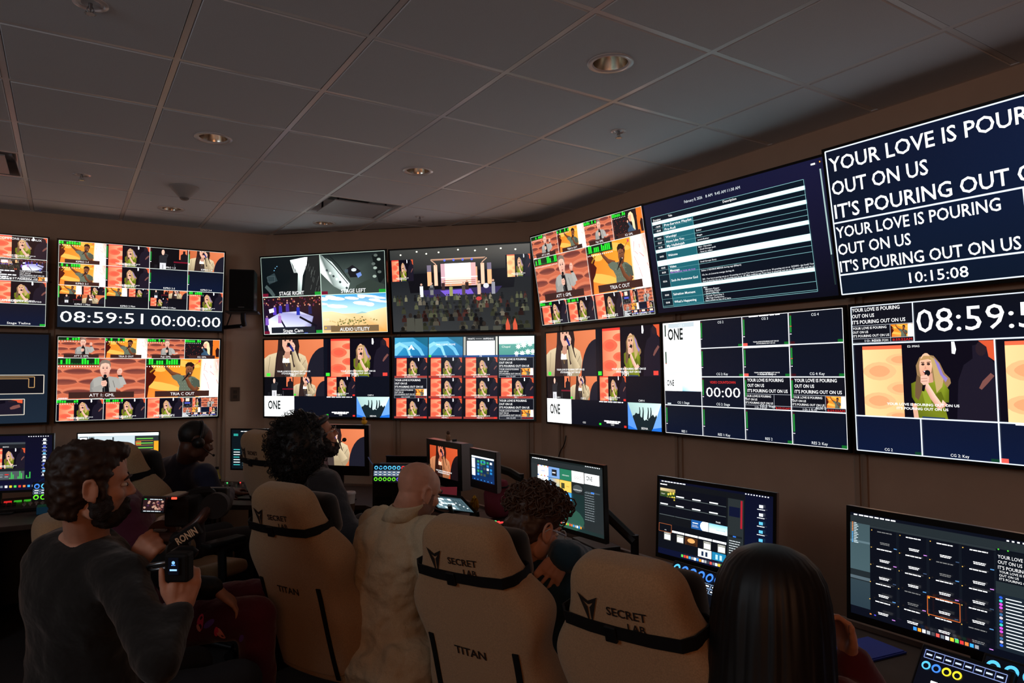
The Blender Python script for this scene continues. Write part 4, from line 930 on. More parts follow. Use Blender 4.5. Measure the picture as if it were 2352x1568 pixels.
TVS = [
 ('leftmost upper wall screen with the commons and backstage views, cut by the photo edge', (-.7505, 6.56, .73), -90, 6, 1.246, d_commons, NL, PL),
 ('wall screen with the large 08:59:51 and 00:00:00 clocks', (.542, 6.545, .729), -92.5, 6.5, 1.243, d_kipro, NL, PL),
 ('lower left wall screen with the grey blazer speaker and the polo shirt singer', (.537, 6.56, -.024), -90.2, 5.9, 1.213, d_att, NL, PL),
 ('leftmost lower wall screen with thin orange outline drawings on dark blue', (-.7235, 6.56, -.02), -90, 5, 1.24, d_arena, NL, PL),
 ('wall screen split into stage right, stage left, stage cam and audio utility', (1.918, 6.143, .721), -139, 5.5, 1.273, d_stage4, NM, PM),
 ('wall screen filled by one wide view of the stage and crowd', (2.816, 5.245, .726), -137.7, 7.3, 1.284, stage_wide, NM, PM),
 ('middle wall screen below the stage right view, with preview and program singers', (1.941, 6.119, -.027), -136.4, 1.7, 1.245, d_pgm, NM, PM),
 ('middle wall screen tiled with blue welcome cards over many small singer views', (2.835, 5.226, -.028), -133.2, -.4, 1.253, d_grid16, NM, PM),
 ('upper right wall screen with the speaker and polo shirt singer, nearest the corner', (3.26, 4.068, .758), 181, 9.3, 1.31, d_att, NR, PR),
 ('right wall lower screen with preview and program singers, nearest the corner', (3.26, 3.955, -.028), 181.2, .8, 1.272, d_pgm, NR, PR),
 ('upper right wall screen with the teal and white service schedule table', (3.26, 2.74, .748), 182.4, 10.4, 1.287, d_sched, NR, PR),
 ('right wall lower screen with a four by four black grid and the 00:00 countdown', (3.26, 2.662, -.028), 179.9, 1.2, 1.27, d_cg, NR, PR),
 ('rightmost upper wall screen with giant white lyrics reading your love is pouring', (3.23, 1.42, .742), 181.5, 9.5, 1.30, d_lyric, NR, PR),
 ('rightmost lower wall screen with the large clock and green shirt singer', (3.26, 1.375, -.028), 180, 1.8, 1.27, d_clock, NR, PR),
]
for t in TVS: tv(*t)
# ================================================================ chairs
M['cloth'] = mat('chair_cloth', (178, 143, 106), .95, spec=.15, noise_amt=.16, noise_scale=260, bump=.5, bump_scale=700, sheen=.25)
M['pillow'] = mat('pillow_velour', (20, 19, 20), .9, spec=.2, sheen=.4)
M['strap'] = mat('strap_webbing', (16, 15, 15), .75, spec=.25, bump=.3, bump_scale=900)
M['print'] = mat('chair_print', (34, 28, 24), .7)
M['carpet_black'] = mat('arm_rubber', (20, 20, 21), .55)
def catmull(xs, ys, t):
    i = 0
    while i < len(xs) - 2 and t > xs[i + 1]: i += 1
    u = (t - xs[i]) / (xs[i + 1] - xs[i]); u = max(0, min(1, u)); m = lambda k: (ys[min(k + 1, len(ys) - 1)] - ys[max(k - 1, 0)]) / (xs[min(k + 1, len(xs) - 1)] - xs[max(k - 1, 0)])
    h = xs[i + 1] - xs[i]; a, b = ys[i], ys[i + 1]
    return (2 * u ** 3 - 3 * u ** 2 + 1) * a + (u ** 3 - 2 * u ** 2 + u) * h * m(i) + (-2 * u ** 3 + 3 * u ** 2) * b + (u ** 3 - u ** 2) * h * m(i + 1)
BT = [0, .08, .18, .28, .38, .48, .56, .63, .70, .77, .82, .85]
BWD = [.20, .245, .262, .25, .228, .262, .27, .215, .178, .168, .150, .10]
BFW = [.10, .17, .20, .14, .10, .125, .115, .08, .062, .055, .045, .03]
def back_ring(t, grow=0.0):
    w = catmull(BT, BWD, t) + grow; fw = catmull(BT, BFW, t) + grow; tb = .062 + grow
    if t > .80: tb = .062 - (t - .80) * .5 + grow
    fc = min(.045, fw) + (grow if grow else 0)
    P = [(-.86, -1 * tb), (-.45, -1.16 * tb), (0, -1.2 * tb), (.45, -1.16 * tb), (.86, -1 * tb)]
    pts = [V((x * w, y, t)) for x, y in P]
    pts += [V((w * .985, -tb * .55, t)), V((w, fw * .25, t)), V((w * .97, fw * .8, t)), V((w * .86, fw, t)), V((w * .72, fw * .9, t)), V((w * .58, fc + (fw - fc) * .35, t)), V((w * .3, fc, t)), V((0, fc, t))]
    pts += [V((-p.x, p.y, p.z)) for p in reversed(pts[5:12])]
    return pts
def make_chair_meshes():
    b = MB(); rings = [back_ring(t) for t in (0.0, .02, .06, .12, .18, .24, .30, .36, .42, .48, .54, .60, .66, .72, .77, .81, .838)]
    top = [V((p.x * .8, p.y * .75, .85)) for p in back_ring(.84)]; b.loft(rings + [top])
    return b
def on_back(x, t, out=.0035):
    """point on the rear face of the backrest"""
    w = catmull(BT, BWD, t); q = max(-1, min(1, x / w)); tb = .062
    return V((x, -tb * (1.2 - .27 * q * q) * .985 - out, t))
def chair(label, head, az, top_z, group='beige high back chairs', recline=16, pillow_drop=0.0, twist=0.0):
    """head = (x, y) under the top of the backrest, az = compass direction the chair faces (degrees from +Y to +X)"""
    a = math.radians(recline); f = V((math.sin(math.radians(az)), math.cos(math.radians(az)), 0))
    HY, HZ = -.23, .455; off = HY - .84 * math.sin(a); lift = top_z - (HZ + .845 * math.cos(a) + .03)
    base = V((head[0], head[1], 0)) - f * off
    o = thing('desk_chair', label, 'chair', base, (0, 0, math.radians(-az)), group)
    T = Matrix.Translation((0, HY, HZ + lift)) @ Matrix.Rotation(a, 4, 'X')
    def put(ob, sub=None): ob.parent = o; ob.matrix_local = T; return ob
    back = make_chair_meshes().build('backrest', 'cloth', o, smooth=True, subsurf=2); put(back)
    # printed marks on the back (children of the backrest)
    def onb(name, builder): ob = builder; ob.parent = back; return ob
    def TT(x0, t0): return lambda p: on_back(x0 + p.x, t0 + p.y, .004 + p.z)
    class W_:                              # maps lettering onto the curved back
        def __init__(s, x0, t0): s.x0, s.t0 = x0, t0
        def __matmul__(s, p): return on_back(s.x0 - p.x * -1, s.t0 + p.y, .004)
    lettering('title_print', 'TITAN', 'print', back, W_(-.005, .40), .030, .13, bold=.02)
    lettering('name_print', 'SECRET', 'print', back, W_(.03, .735), .024, .115, bold=.02)
    lettering('name_print', 'LAB', 'print', back, W_(.055, .70), .022, .05, bold=.02)
    for pts in ([(-.034, .04), (0, .022), (0, .012), (-.022, .022)], [(.034, .04), (0, .022), (0, .012), (.022, .022)], [(-.030, .034), (-.003, .004), (-.003, -.046)], [(.030, .034), (.003, .004), (.003, -.046)]):
        b = MB(); b.add([on_back(-.085 + x * 1.0, .725 + y, .004) for x, y in pts], [tuple(range(len(pts)))]); b.build('emblem_print', 'print', back, clean=False)
    for s in (-1, 1):
        b = MB(); b.loft([[on_back(s * (.175 - .0 * t) + dx, t, ex) for dx, ex in ((-.011, .001), (-.011, .005), (.011, .005), (.011, .001))] for t in [.0 + .43 * k / 10 for k in range(11)]]); b.build('back_trim', 'strap', back)
    # head strap and pillow
    rings = []
    for dz, g in ((-.018, .004), (-.018, .008), (.018, .008), (.018, .004)):
        r0 = back_ring(.665, 0); rings.append([V((p.x * (1 + g / .19), p.y + (-g if p.y < 0 else g), p.z + dz + (.012 if p.y < 0 else -.0) )) for p in r0])
    b = MB(); b.loft(rings + [rings[0]], False); put(b.build('head_strap', 'strap', o, smooth=40))
    b = MB(); b.box(on_back(-.02, .672, .010), (.035, .012, .045)); put(b.build('strap_buckle', 'black', o, bevel=.003))
    b = MB(); b.box((0, .125, .66 - pillow_drop), (.30, .11, .19)); put(b.build('head_pillow', 'pillow', o, smooth=True, bevel=.045, seg=4))
    # seat
    z = HZ + lift - .0
    rr = []
    for y, w, zt in ((-.27, .22, .05), (-.24, .25, .075), (-.1, .265, .07), (.1, .27, .06), (.24, .265, .05), (.29, .25, .02)):
        rr.append([V((x * w, y, z + zz)) for x, zz in ((-1, -.05), (-1.02, 0), (-.98, zt), (-.8, zt), (-.55, .02 + zt * .4), (0, .015 + zt * .3), (.55, .02 + zt * .4), (.8, zt), (.98, zt), (1.02, 0), (1, -.05), (0, -.06))])
    b = MB(); b.loft(rr); b.build('seat', 'cloth', o, smooth=True, subsurf=2)
    # recline hinges with dark covers
    for s in (-1, 1):
        b = MB(); b.cyl((s * .255, HY + .03, z + .06), (s * .285, HY + .03, z + .06), .05, .045, 24); b.build('hinge_cover', 'black', o, smooth=40)
        b = MB(); b.prism([(-.09, -.11), (.05, -.11), (.09, .02), (.05, .09), (-.02, .09)], .262, .276, Matrix(((0, 0, s, 0), (1, 0, 0, HY + .02), (0, 1, 0, z + .02), (0, 0, 0, 1)))); b.build('hinge_panel', 'dark_metal', o)
        # armrest: post and padded top
        b = MB(); b.tube([(s * .24, .02, z - .07), (s * .31, .02, z - .07), (s * .315, .02, z - .03), (s * .315, .01, z + .18)], .022, 10, flat=1.4); arm = b.build('armrest', 'black', o, smooth=40)
        b = MB(); b.box((s * .31, .03, z + .2), (.095, .27, .035)); b.build('arm_pad', 'carpet_black', arm, bevel=.015, seg=3)
    # tilt mechanism, gas lift, five star base with castors
    b = MB(); b.box((0, 0, z - .085), (.28, .3, .05)); b.build('tilt_mechanism', 'black', o, bevel=.01)
    b = MB(); b.cyl((0, 0, .1), (0, 0, .26), .028); b.cyl((0, 0, .24), (0, 0, z - .08), .016); b.build('gas_lift', 'dark_metal', o, smooth=40)
    b = MB(); b.cyl((0, 0, .075), (0, 0, .125), .05, .04, 20)
    for k in range(5):
        an = 2 * PI * k / 5 + .3; d = V((math.cos(an), math.sin(an), 0)); b.tube([d * .03 + V((0, 0, .10)), d * .2 + V((0, 0, .095)), d * .33 + V((0, 0, .075))], [.03, .026, .018], 10)
    b.build('star_base', 'dark_metal', o, smooth=40)
    for k in range(5):
        an = 2 * PI * k / 5 + .3; d = V((math.cos(an), math.sin(an), 0)); s_ = V((-d.y, d.x, 0)); b = MB(); c_ = d * .325
        b.cyl(c_ + s_ * .014 + V((0, 0, .03)), c_ + s_ * .032 + V((0, 0, .03)), .03, n=16); b.cyl(c_ - s_ * .014 + V((0, 0, .03)), c_ - s_ * .032 + V((0, 0, .03)), .03, n=16); b.cyl(c_ - s_ * .02 + V((0, 0, .03)), c_ + s_ * .02 + V((0, 0, .03)), .012, n=10); b.cyl(c_ + V((0, 0, .03)), c_ + V((0, 0, .08)), .01, n=10)
        b.build('castor', 'black', o, smooth=40)
    o['base'] = 1; del o['base']
    return o, base, f, lift
def px2(px, py, depth): p = atd(px, py, depth); return (p.x, p.y), p.z
def chair_px(label, px, py, depth, az, **k):
    xy, z = px2(px, py, depth); return chair(label, xy, az, z, **k)
C1 = chair_px('beige high back chair behind the man with the large afro, farthest of the row', 590, 979, 4.3, 76)
C2 = chair_px('beige high back chair behind the bald man in the pale shirt', 645, 1097, 2.95, 64)
C3 = chair_px('beige high back chair behind the curly haired man', 1062, 1171, 2.32, 66)
C4 = chair_px('beige high back chair with clear emblem, beside the long black hair', 1432, 1256, 1.84, 72)
C0 = chair_px('beige high back chair by the left wall monitors, behind the man in navy', 262, 1005, 3.9, 60)

# ================================================================ desk
DZ_ = .765
def desk_part(label, pts, strip, panels, legs):
    cx_ = sum(p[0] for p in pts) / len(pts); cy_ = sum(p[1] for p in pts) / len(pts); L = lambda q: [(x - cx_, y - cy_) for x, y in q]
    o = thing('control_desk', label, 'desk', (cx_, cy_, 0), group='joined control desks')
    b = MB(); b.prism(L(pts), DZ_ - .035, DZ_); b.build('worktop', 'desk', o, bevel=.004)
    if strip: b = MB(); b.prism(L(strip), DZ_, DZ_ + .018); b.build('edge_strip', 'desk_edge', o)
    for q in panels: b = MB(); b.prism(L(q), .08, DZ_ - .035); b.build('modesty_panel', 'black', o)
    for x, y, w, d in legs: b = MB(); b.box((x - cx_, y - cy_, (DZ_ - .035) / 2), (w, d, DZ_ - .035)); b.build('leg', 'black', o)
desk_part('dark control desk along the left wall', [(-2.2, 5.42), (.996, 5.42), (1.2, 6.66), (-2.2, 6.66)], None, [[(-2.2, 6.2), (.95, 6.2), (.95, 6.23), (-2.2, 6.23)]], [(-2.1, 6.0, .05, .9), (-.4, 6.0, .05, .9), (.9, 6.0, .05, .9)])
desk_part('dark corner desk below the angled middle wall', [(1.0, 5.42), (1.84, 4.85), (1.90, 4.2), (2.5, 4.2), (2.5, 5.35), (1.42, 6.43), (1.204, 6.66)], [(2.475, 4.2), (2.5, 4.2), (2.5, 5.35), (1.42, 6.43), (1.4, 6.41), (2.475, 5.34)], [[(2.3, 5.1), (1.3, 6.1), (1.32, 6.12), (2.33, 5.12)]], [(2.15, 4.6, .5, .05), (1.35, 5.9, .05, .3)])
desk_part('dark control desk along the right wall, in front of the chairs', [(1.90, 4.196), (1.90, -.7), (2.5, -.7), (2.5, 4.196)], [(2.475, -.7), (2.5, -.7), (2.5, 4.196), (2.475, 4.196)], [[(2.3, -.65), (2.33, -.65), (2.33, 4.1), (2.3, 4.1)]], [(2.15, 3.9, .5, .05), (2.15, 2.0, .5, .05), (2.15, -.4, .5, .05)])

# ================================================================ desk monitors
def monitor(label, c, yaw, tilt, w, asp, draw, bz=(.012, .012, .016), thick=.03, frame='bezel', stand='arm', foot=None, name='desk_monitor', group='monitors on the control desk', edge=None, top_z=None):
    """c is the centre of the front face"""
    yaw, tilt = math.radians(yaw), math.radians(tilt); h = w * asp
    n0 = V((math.cos(yaw), math.sin(yaw), 0)); x = (-n0).cross(V((0, 0, 1))); up = V((0, 0, 1)) * math.cos(tilt) + n0 * math.sin(tilt); n = x.cross(up)
    o = basis_thing(name, label, 'monitor', c, x, up, n, group)
    W2, H2 = w / 2, h / 2
    b = MB(); b.loft([[V((a * (W2 - e), q * (H2 - e), z)) for a, q in ((-1, -1), (1, -1), (1, 1), (-1, 1))] for e, z in ((0, -.003), (0, -thick * .6), (.012, -thick))]); b.build('shell', edge or frame, o)
    b = MB(); frame_ring(b, W2, H2, bz[0], bz[1], bz[2], -.004, .003); b.build('bezel', frame, o)
    pw, ph = w - 2 * bz[0], h - bz[1] - bz[2]; p = Pic(pw, ph); draw(p.frame()); s = p.build('screen', 'monitor', o); s.location = (0, (bz[2] - bz[1]) / 2, 0)
    inv = Matrix(((x.x, up.x, n.x, c[0]), (x.y, up.y, n.y, c[1]), (x.z, up.z, n.z, c[2]), (0, 0, 0, 1))).inverted()
    c = V(c); back = c - n * thick
    fp = V((foot[0], foot[1], DZ_)) if foot else V((c.x - n0.x * .12, c.y - n0.y * .12, DZ_))
    if stand == 'arm':
        top = V((fp.x, fp.y, top_z or c.z - .06)); b = MB(); L = lambda p: inv @ V(p)
        b.cyl(L(back), L(back - n * .035), .045, .045, 16); b.tube([L(back - n * .03), L(back - n * .07), L((top + back - n * .07) / 2 + V((0, 0, .01))), L(top)], .026, 8)
        b.build('arm', 'black', o, smooth=40); b = MB(); b.cyl(L(top + V((0, 0, .03))), L(fp + V((0, 0, .014))), .02, n=12); b.box(L(fp + V((0, 0, .008))), (.1, .1, .012), inv.to_3x3()); b.build('post', 'dark_metal', o, smooth=40)
    elif stand == 'foot':
        b = MB(); L = lambda p: inv @ V(p); mid = V((back.x - n0.x * .01, back.y - n0.y * .01, c.z - .02)); ft = V((mid.x, mid.y, DZ_ + .006))
        b.tube([L(back), L(mid)], .03, 8); b.cyl(L(mid + V((0, 0, .03))), L(ft), .024, n=12); b.build('stand', 'black', o, smooth=40)
        b = MB(); R3 = Matrix((x, n0.cross(V((0, 0, 1))) * 0 + n0, V((0, 0, 1)))).transposed(); b.box(L(ft + n0 * .06 + V((0, 0, .002))), (w * .42, .2, .012), inv.to_3x3() @ R3); b.build('stand_base', 'black', o, bevel=.003)
    return o, x, up, n
GREY = (44, 52, 56)
def d_menu(f, icons=True):
    r = random.Random(1)
    for k in range(8): f.rect(.02 + k * .03, .012, .04 + k * .03 + r.random() * .006, .024, (225, 228, 232))
    for k in range(9): f.rect(.78 + k * .022, .012, .79 + k * .022, .024, (225, 228, 232))
DOCK = [(60, 150, 245), (150, 150, 155), (235, 130, 60), (90, 215, 90), (240, 240, 245), (240, 90, 80), (160, 165, 170), (250, 160, 50), (255, 255, 255), (60, 170, 240), (225, 60, 60), (250, 200, 50), (110, 120, 130), (70, 70, 75), (200, 200, 205)]
def dock(f, x0, x1, y, n, s=.022, seed=0):
    for k in range(n): x = x0 + (x1 - x0) * k / (n - 1); f.rect(x - s * .5, y - s * f.asp() * .5, x + s * .5, y + s * f.asp() * .5, DOCK[(k * 7 + seed) % len(DOCK)])
def d_pro1(f):                                   # dark lyric slide grid
    f.rect(0, 0, 1, 1, (9, 14, 26), (8, 12, 24)); f.rect(0, .03, 1, .1, (34, 42, 46)); d_menu(f); f.rect(0, .1, .115, .56, (62, 82, 88), (66, 88, 94)); f.rect(0, .56, .115, .66, (30, 38, 42)); f.rect(0, .62, .115, .65, (80, 96, 104)); f.rect(0, .66, .115, .92, (46, 62, 70), (40, 56, 66)); f.rect(0, .27, .115, .29, (90, 112, 120))
    for k in range(13): f.ell(.014, .1 + k * .016, .004, .006, (240, 140, 70) if k < 6 else (90, 170, 230), 0, 8); f.rect(.022, .097 + k * .016, .036 + (k * 7 % 5) * .003, .103 + k * .016, (190, 205, 210))
    f.rect(.115, .1, 1, .925, (8, 12, 22)); f.rect(.115, .1, .735, .12, (40, 48, 52)); r = random.Random(6)
    for j in range(5):
        for i in range(4):
            x, y = .122 + i * .155, .13 + j * .165; f.ell(x + .004, y + .012, .003, .005, (240, 190, 90), 0, 8); br = 225 if (i + j * 3) % 5 else 120; c = (br, br, br)
            f.fuzz(x + .035, y + .018, .08, .009, c, i + j * 5); f.fuzz(x + .05, y + .118, .055, .007, c, i + j * 3 + 1); f.fuzz(x + .052, y + .131, .05, .007, c, i + j); f.rect(x + .125, y + .148, x + .142, y + .156, [(90, 150, 210), (200, 130, 220), (60, 80, 110)][(i + j) % 3])
            f.line([(x + .152, .12), (x + .152, .925)], .001, (26, 34, 44))
    f.box(.432, .63, .585, .79, .004, (225, 110, 50)); f.rect(.434, .635, .444, .65, (250, 160, 40)); f.rect(.76, .1, 1, .36, (10, 16, 24))
    for k, t in enumerate(LY): f.text(t, .755, .15 + k * .045, .03, WHT, 'l', w=(.21, .1, .23)[k])
    for k, t in enumerate(LY): f.text(t, .76, .275 + k * .03, .02, WHT, 'l', w=(.16, .08, .18)[k])
    f.rect(.745, .36, 1, .46, (36, 46, 50)); f.rect(.745, .46, 1, .92, (24, 34, 44))
    for k in range(15): f.ell(.765, .49 + k * .028, .008, .012, [(40, 90, 210), (60, 210, 200), (215, 80, 220), (215, 80, 220), (110, 60, 70), (60, 110, 160), (190, 180, 190)][k % 7], 0, 8); f.rect(.785, .486 + k * .028, .85 + (k % 3) * .02, .494 + k * .028, (200, 210, 215))
    for x in (.005, .03): f.rect(.125 + x, .935, .135 + x, .945, (240, 140, 60) if x < .01 else (90, 80, 230))
    dock(f, .37, .66, .955, 14, .017); f.ell(.76, .09, .004, .006, (80, 220, 60), 0, 8); f.ell(.8, .09, .004, .006, (80, 220, 60), 0, 8)
def spirit(f): f.rect(0, 0, 1, 1, (30, 90, 160)); f.ell(.85, .5, .32, .6, (248, 250, 252)); f.rect(.08, .3, .4, .38, (235, 240, 250)); f.text('SPIRITUAL', .22, .6, .1, w=.32); f.text('ENRICHMENT', .24, .75, .1, w=.38)
def d_pro2(f):                                   # media grid with folders on the desktop
    f.rect(0, 0, 1, 1, (8, 12, 34), (10, 16, 44)); f.rect(0, .03, .78, .1, (26, 30, 34)); d_menu(f); f.rect(0, .03, .78, .92, (14, 17, 22)); f.fuzz(.01, .06, .07, .012, WHT, 2); top = 0
    g = f.sub(.01, .11, .16, .26); stars(g, True); top = g.z[0]
    for j in range(4):
        for i in range(4):
            if (i, j) == (0, 0): continue
            x, y = .01 + i * .155, .1 + j * .125
            if j < 3: f.rect(x, y, x + .15, y + .12, (9, 12, 22)); f.rect(x + .005, y + .09, x + .08, y + .105, (228, 232, 234)) if j < 2 else None; f.rect(x, y + .115, x + .15, y + .122, (90, 100, 100))
    f.z[0] = max(top, f.z[0]); g = f.sub(.32, .46, .475, .575); spirit(g); done(f, g); g = f.sub(.48, .46, .64, .575); g.rect(0, 0, 1, 1, (130, 200, 225), (215, 235, 240)); g.text('WELCOME', .65, .6, .12, (60, 100, 130), w=.5); done(f, g); f.text('754:00', .56, .43, .02)
    f.rect(.01, .58, .64, .92, (10, 14, 22))
    for j in range(3):
        for i in range(5):
            x, y = .015 + i * .125, .59 + j * .11; g = f.sub(x, y, x + .118, y + .1)
            if j == 0: g.rect(0, 0, 1, 1, (8, 12, 20)); (g.rect(0, .7, 1, .95, (236, 238, 240)) if i else g.text('ARISE', .5, .8, .1))
            elif j == 1 and i != 2: g.rect(0, 0, 1, 1, (12, 14, 20)); g.rect(.4, 0, .95, 1, (150, 150, 140)); g.rect(.45, .3, .92, .9, (242, 244, 244)); g.text("WHAT'S", .68, .15, .1)
            elif j == 1: g.rect(0, 0, 1, 1, (70, 40, 22)); g.ell(.5, .4, .3, .3, (230, 170, 100)); [g.ell(.2 + k * .15, .85, .06, .16, (40, 24, 16), 0, 8) for k in range(5)]
            elif i in (3, 4): g.rect(0, 0, 1, 1, (240, 244, 246) if i == 3 else (30, 130, 175)); [g.rect(.25 + k * .3, .25, .42 + k * .3, .85, (24, 40, 70) if i == 3 else (170, 210, 230)) for k in range(2)]
            else: continue
            done(f, g)
    f.box(.012, .59, .135, .695, .003, (205, 110, 60)); f.rect(.645, .1, .775, .92, (38, 44, 46)); f.rect(.655, .2, .745, .32, (12, 18, 44)); f.rect(.75, .11, .765, .45, (170, 30, 46)); f.rect(.655, .55, .765, .575, (24, 28, 30)); f.rect(.69, .555, .715, .57, (50, 120, 230))
    for k in range(9): f.fuzz(.66, .62 + k * .03, .09, .01, (180, 186, 190), k)
    for k in range(7): f.rect(.9, .12 + k * .1, .93, .155 + k * .1, (95, 195, 240) if 1 < k < 5 else (215, 225, 235)); f.fuzz(.885, .175 + k * .1, .06, .008, (215, 220, 225), k)
    dock(f, .25, .63, .955, 17, .019, 3)
def d_pro3(f):                                   # announcement slides
    f.poly([(0, 0, (20, 26, 28)), (1, 0, (24, 32, 32)), (1, 1, (30, 44, 44)), (0, 1, (22, 60, 60))], (20, 40, 40)); f.ell(.45, .85, .3, .2, (44, 84, 70), 0, 20); f.rect(0, .03, 1, .1, (38, 44, 46)); d_menu(f); f.rect(0, .1, .1, .95, (42, 48, 50)); f.rect(.76, .1, 1, .95, (36, 42, 44)); c = [(240, 240, 238), (120, 160, 215), (40, 120, 90), (240, 232, 226), None, 'b', (245, 200, 90), (30, 34, 36), (60, 150, 215), (52, 130, 195), (70, 160, 225)]
    for k in range(11):
        i, j = k % 4, k // 4; g = f.sub(.105 + i * .165, .115 + j * .17, .265 + i * .165, .28 + j * .17)
        if c[k] is None: one_card(g)
        elif c[k] == 'b': g.poly([(0, 0, (60, 150, 215)), (1, 0, (240, 205, 110)), (1, 1, (120, 180, 200)), (0, 1, (50, 140, 210))], WHT); g.fuzz(.1, .5, .3, .08, WHT, 2)
        else:
            g.rect(0, 0, 1, 1, c[k])
            if k == 0: [g.ell(q % 4 * .3 + .05, q // 4 * .9 + .05, .06, .08, [(230, 90, 80), (90, 130, 220), (240, 190, 70)][q % 3], 0, 8) for q in range(8)]; g.fuzz(.3, .5, .4, .07, (90, 120, 200), 1)
            if k == 1: g.rect(.3, .2, .75, .8, (36, 36, 42)); g.fuzz(.35, .5, .3, .1, (210, 210, 215), 1)
            if k == 2: g.text('ARISE NIGHTS', .5, .55, .1, w=.6)
            if k == 3: g.text('MOTION STUDENTS', .5, .25, .09, (30, 30, 30), w=.7); [g.fuzz(.2, .45 + q * .1, .6, .04, (150, 140, 135), q) for q in range(3)]
            if k == 6: g.rect(.12, .25, .42, .75, (70, 70, 40)); g.fuzz(.55, .5, .3, .08, (200, 160, 60), 1)
            if k == 7: g.ell(.5, .5, .4, .35, (70, 76, 78)); g.text('COMMUNITY', .5, .62, .12, w=.72)
            if k == 8: g.rect(.1, .5, .6, .9, (210, 225, 240))
            if k == 9: g.text('Our', .5, .5, .16)
            if k == 10: g.text('WELCOME', .5, .5, .14, w=.7)
        done(f, g)
    g = f.sub(.775, .12, .96, .27); one_card(g); done(f, g)
    for k in range(12): f.fuzz(.775, .4 + k * .035, .12, .01, (120, 130, 134), k)
    f.rect(.79, .375, .97, .39, (70, 80, 84)); f.rect(.86, .372, .9, .392, (60, 130, 235)); dock(f, .45, .72, .93, 12, .018, 5)
def d_panel(f):                                   # small touch panel
    f.rect(0, 0, 1, 1, (12, 34, 62), (10, 44, 92)); f.rect(0, 0, 1, .07, (215, 228, 238)); f.rect(0, .1, .15, .82, (205, 222, 238)); f.rect(0, .5, .15, .53, (30, 40, 60)); r = random.Random(3)
    for k in range(24): x, y = .25 + (k % 5) * .14, .16 + (k // 5) * .13; f.rect(x, y, x + .09, y + .09, r.choice([(24, 60, 100), (40, 150, 90), (205, 215, 225), (70, 80, 60), (40, 130, 200), (16, 40, 70)]))
    f.box(.42, .14, .6, .28, .02, (60, 200, 90))
    for k in range(6): f.rect(.1 + k * .15, .93, .14 + k * .15, .97, (60, 140, 220))
def d_mac_l(f):
    f.rect(0, 0, 1, 1, (9, 10, 30), (10, 12, 40)); d_menu(f); f.rect(.05, .12, .755, .82, (24, 26, 32)); f.rect(.05, .12, .755, .155, (62, 68, 74)); f.text('08:59:51', .58, .2, .022); g = f.sub(.43, .23, .755, .60); singer(g); done(f, g); f.rect(.05, .65, .755, .8, (74, 82, 86))
    for k in range(9): h = .02 * (k * 5 % 7 + 1); f.rect(.62 + k * .015 + .03 * (k // 3), .79 - h, .63 + k * .015 + .03 * (k // 3), .79, (60, 190, 80))
    for k in range(6): f.rect(.33 + k * .05, .7, .365 + k * .05, .72, (215, 40, 40) if k % 2 else (110, 116, 120)); f.fuzz(.33 + k * .05, .75, .03, .01, (170, 175, 180), k)
    f.rect(.05, .63, .5, .64, (215, 40, 40))
    for k in range(11): f.rect(.92, .06 + k * .065, .945, .092 + k * .065, [(225, 230, 235), (225, 230, 235), (80, 100, 200), (80, 100, 200), (110, 190, 230)][k % 5]); f.rect(.91, .097 + k * .065, .955, .103 + k * .065, (190, 195, 205))
    dock(f, .15, .84, .93, 18, .022, 2)
def d_daw(f):
    f.rect(0, 0, 1, 1, (176, 190, 196)); f.rect(0, 0, 1, .06, (236, 240, 240)); f.rect(.02, .08, .12, .6, (60, 66, 74)); f.rect(.025, .1, .11, .2, (236, 240, 244)); f.rect(.13, .08, .2, .6, (120, 134, 142)); f.rect(.42, .1, .44, .6, (60, 70, 76)); f.rect(.7, .08, 1, .55, (40, 46, 50)); f.rect(.94, .22, 1, .5, (226, 160, 40)); f.rect(.71, .22, .78, .32, (190, 100, 50)); f.rect(0, .58, 1, .96, (110, 128, 136))
    for k in range(3): f.rect(.72, .14 + k * .12, .93, .165 + k * .12, (110, 200, 70)); f.rect(.72, .2 + k * .12, .93, .21 + k * .12, (200, 140, 60))
    for k in range(12): f.rect(.02, .62 + k * .028, .98, .632 + k * .028, (70, 84, 92) if k % 2 else (140, 156, 164))
    f.rect(0, .96, 1, 1, (20, 26, 36))
def d_scope(f):
    f.rect(0, 0, 1, 1, (8, 18, 24)); f.fuzz(.2, .04, .4, .015, (230, 235, 235), 1); f.ell(.55, .3, .2, .2, (190, 220, 50), 0, 24); f.ell(.55, .3, .18, .18, (8, 18, 24), 0, 24); f.line([(.5, .22), (.58, .34)], .02, (220, 235, 90)); f.rect(.04, .1, .14, .16, (40, 150, 140)); f.text('SDI A', .9, .06, .04)
    for k in range(7): f.rect(.04, .5 + k * .065, .18, .52 + k * .065, (200, 215, 215) if k % 3 else (60, 190, 190)); f.rect(.24, .6 + k * .05, .36, .612 + k * .05, (120, 150, 150))
def d_cam_orange(f): longhair(f)
def d_cam_red(f):
    f.tint = (.85, .42, .30); longhair(f); f.tint = None; sublines(f, .8)
P1 = monitor('rightmost desk monitor showing a dark grid of lyric slides', (2.23, 1.098, 1.069), 180.1, -2.1, .62, .6, d_pro1, (.013, .02, .022), edge='silver', foot=(2.42, 1.1))
P2 = monitor('desk monitor with a dark media grid, gold stars and folder icons', (2.29, 2.048, 1.06), 184, -3, .60, .6, d_pro2, (.012, .016, .02), edge='silver', foot=(2.44, 2.1))
P3 = monitor('desk monitor with rows of bright announcement slides, beside the curly haired man', (2.10, 2.81, 1.10), 180.8, 1.3, .60, .6, d_pro3, (.011, .013, .022), foot=tuple(onz(1458, 1262, .86))[:2], top_z=.90)
P4 = monitor('small blue touch panel monitor on an arm', (2.202, 3.797, 1.108), 178.8, 1.6, .33, .75, d_panel, (.02, .045, .05), thick=.04, edge='silver', foot=(2.42, 3.7))
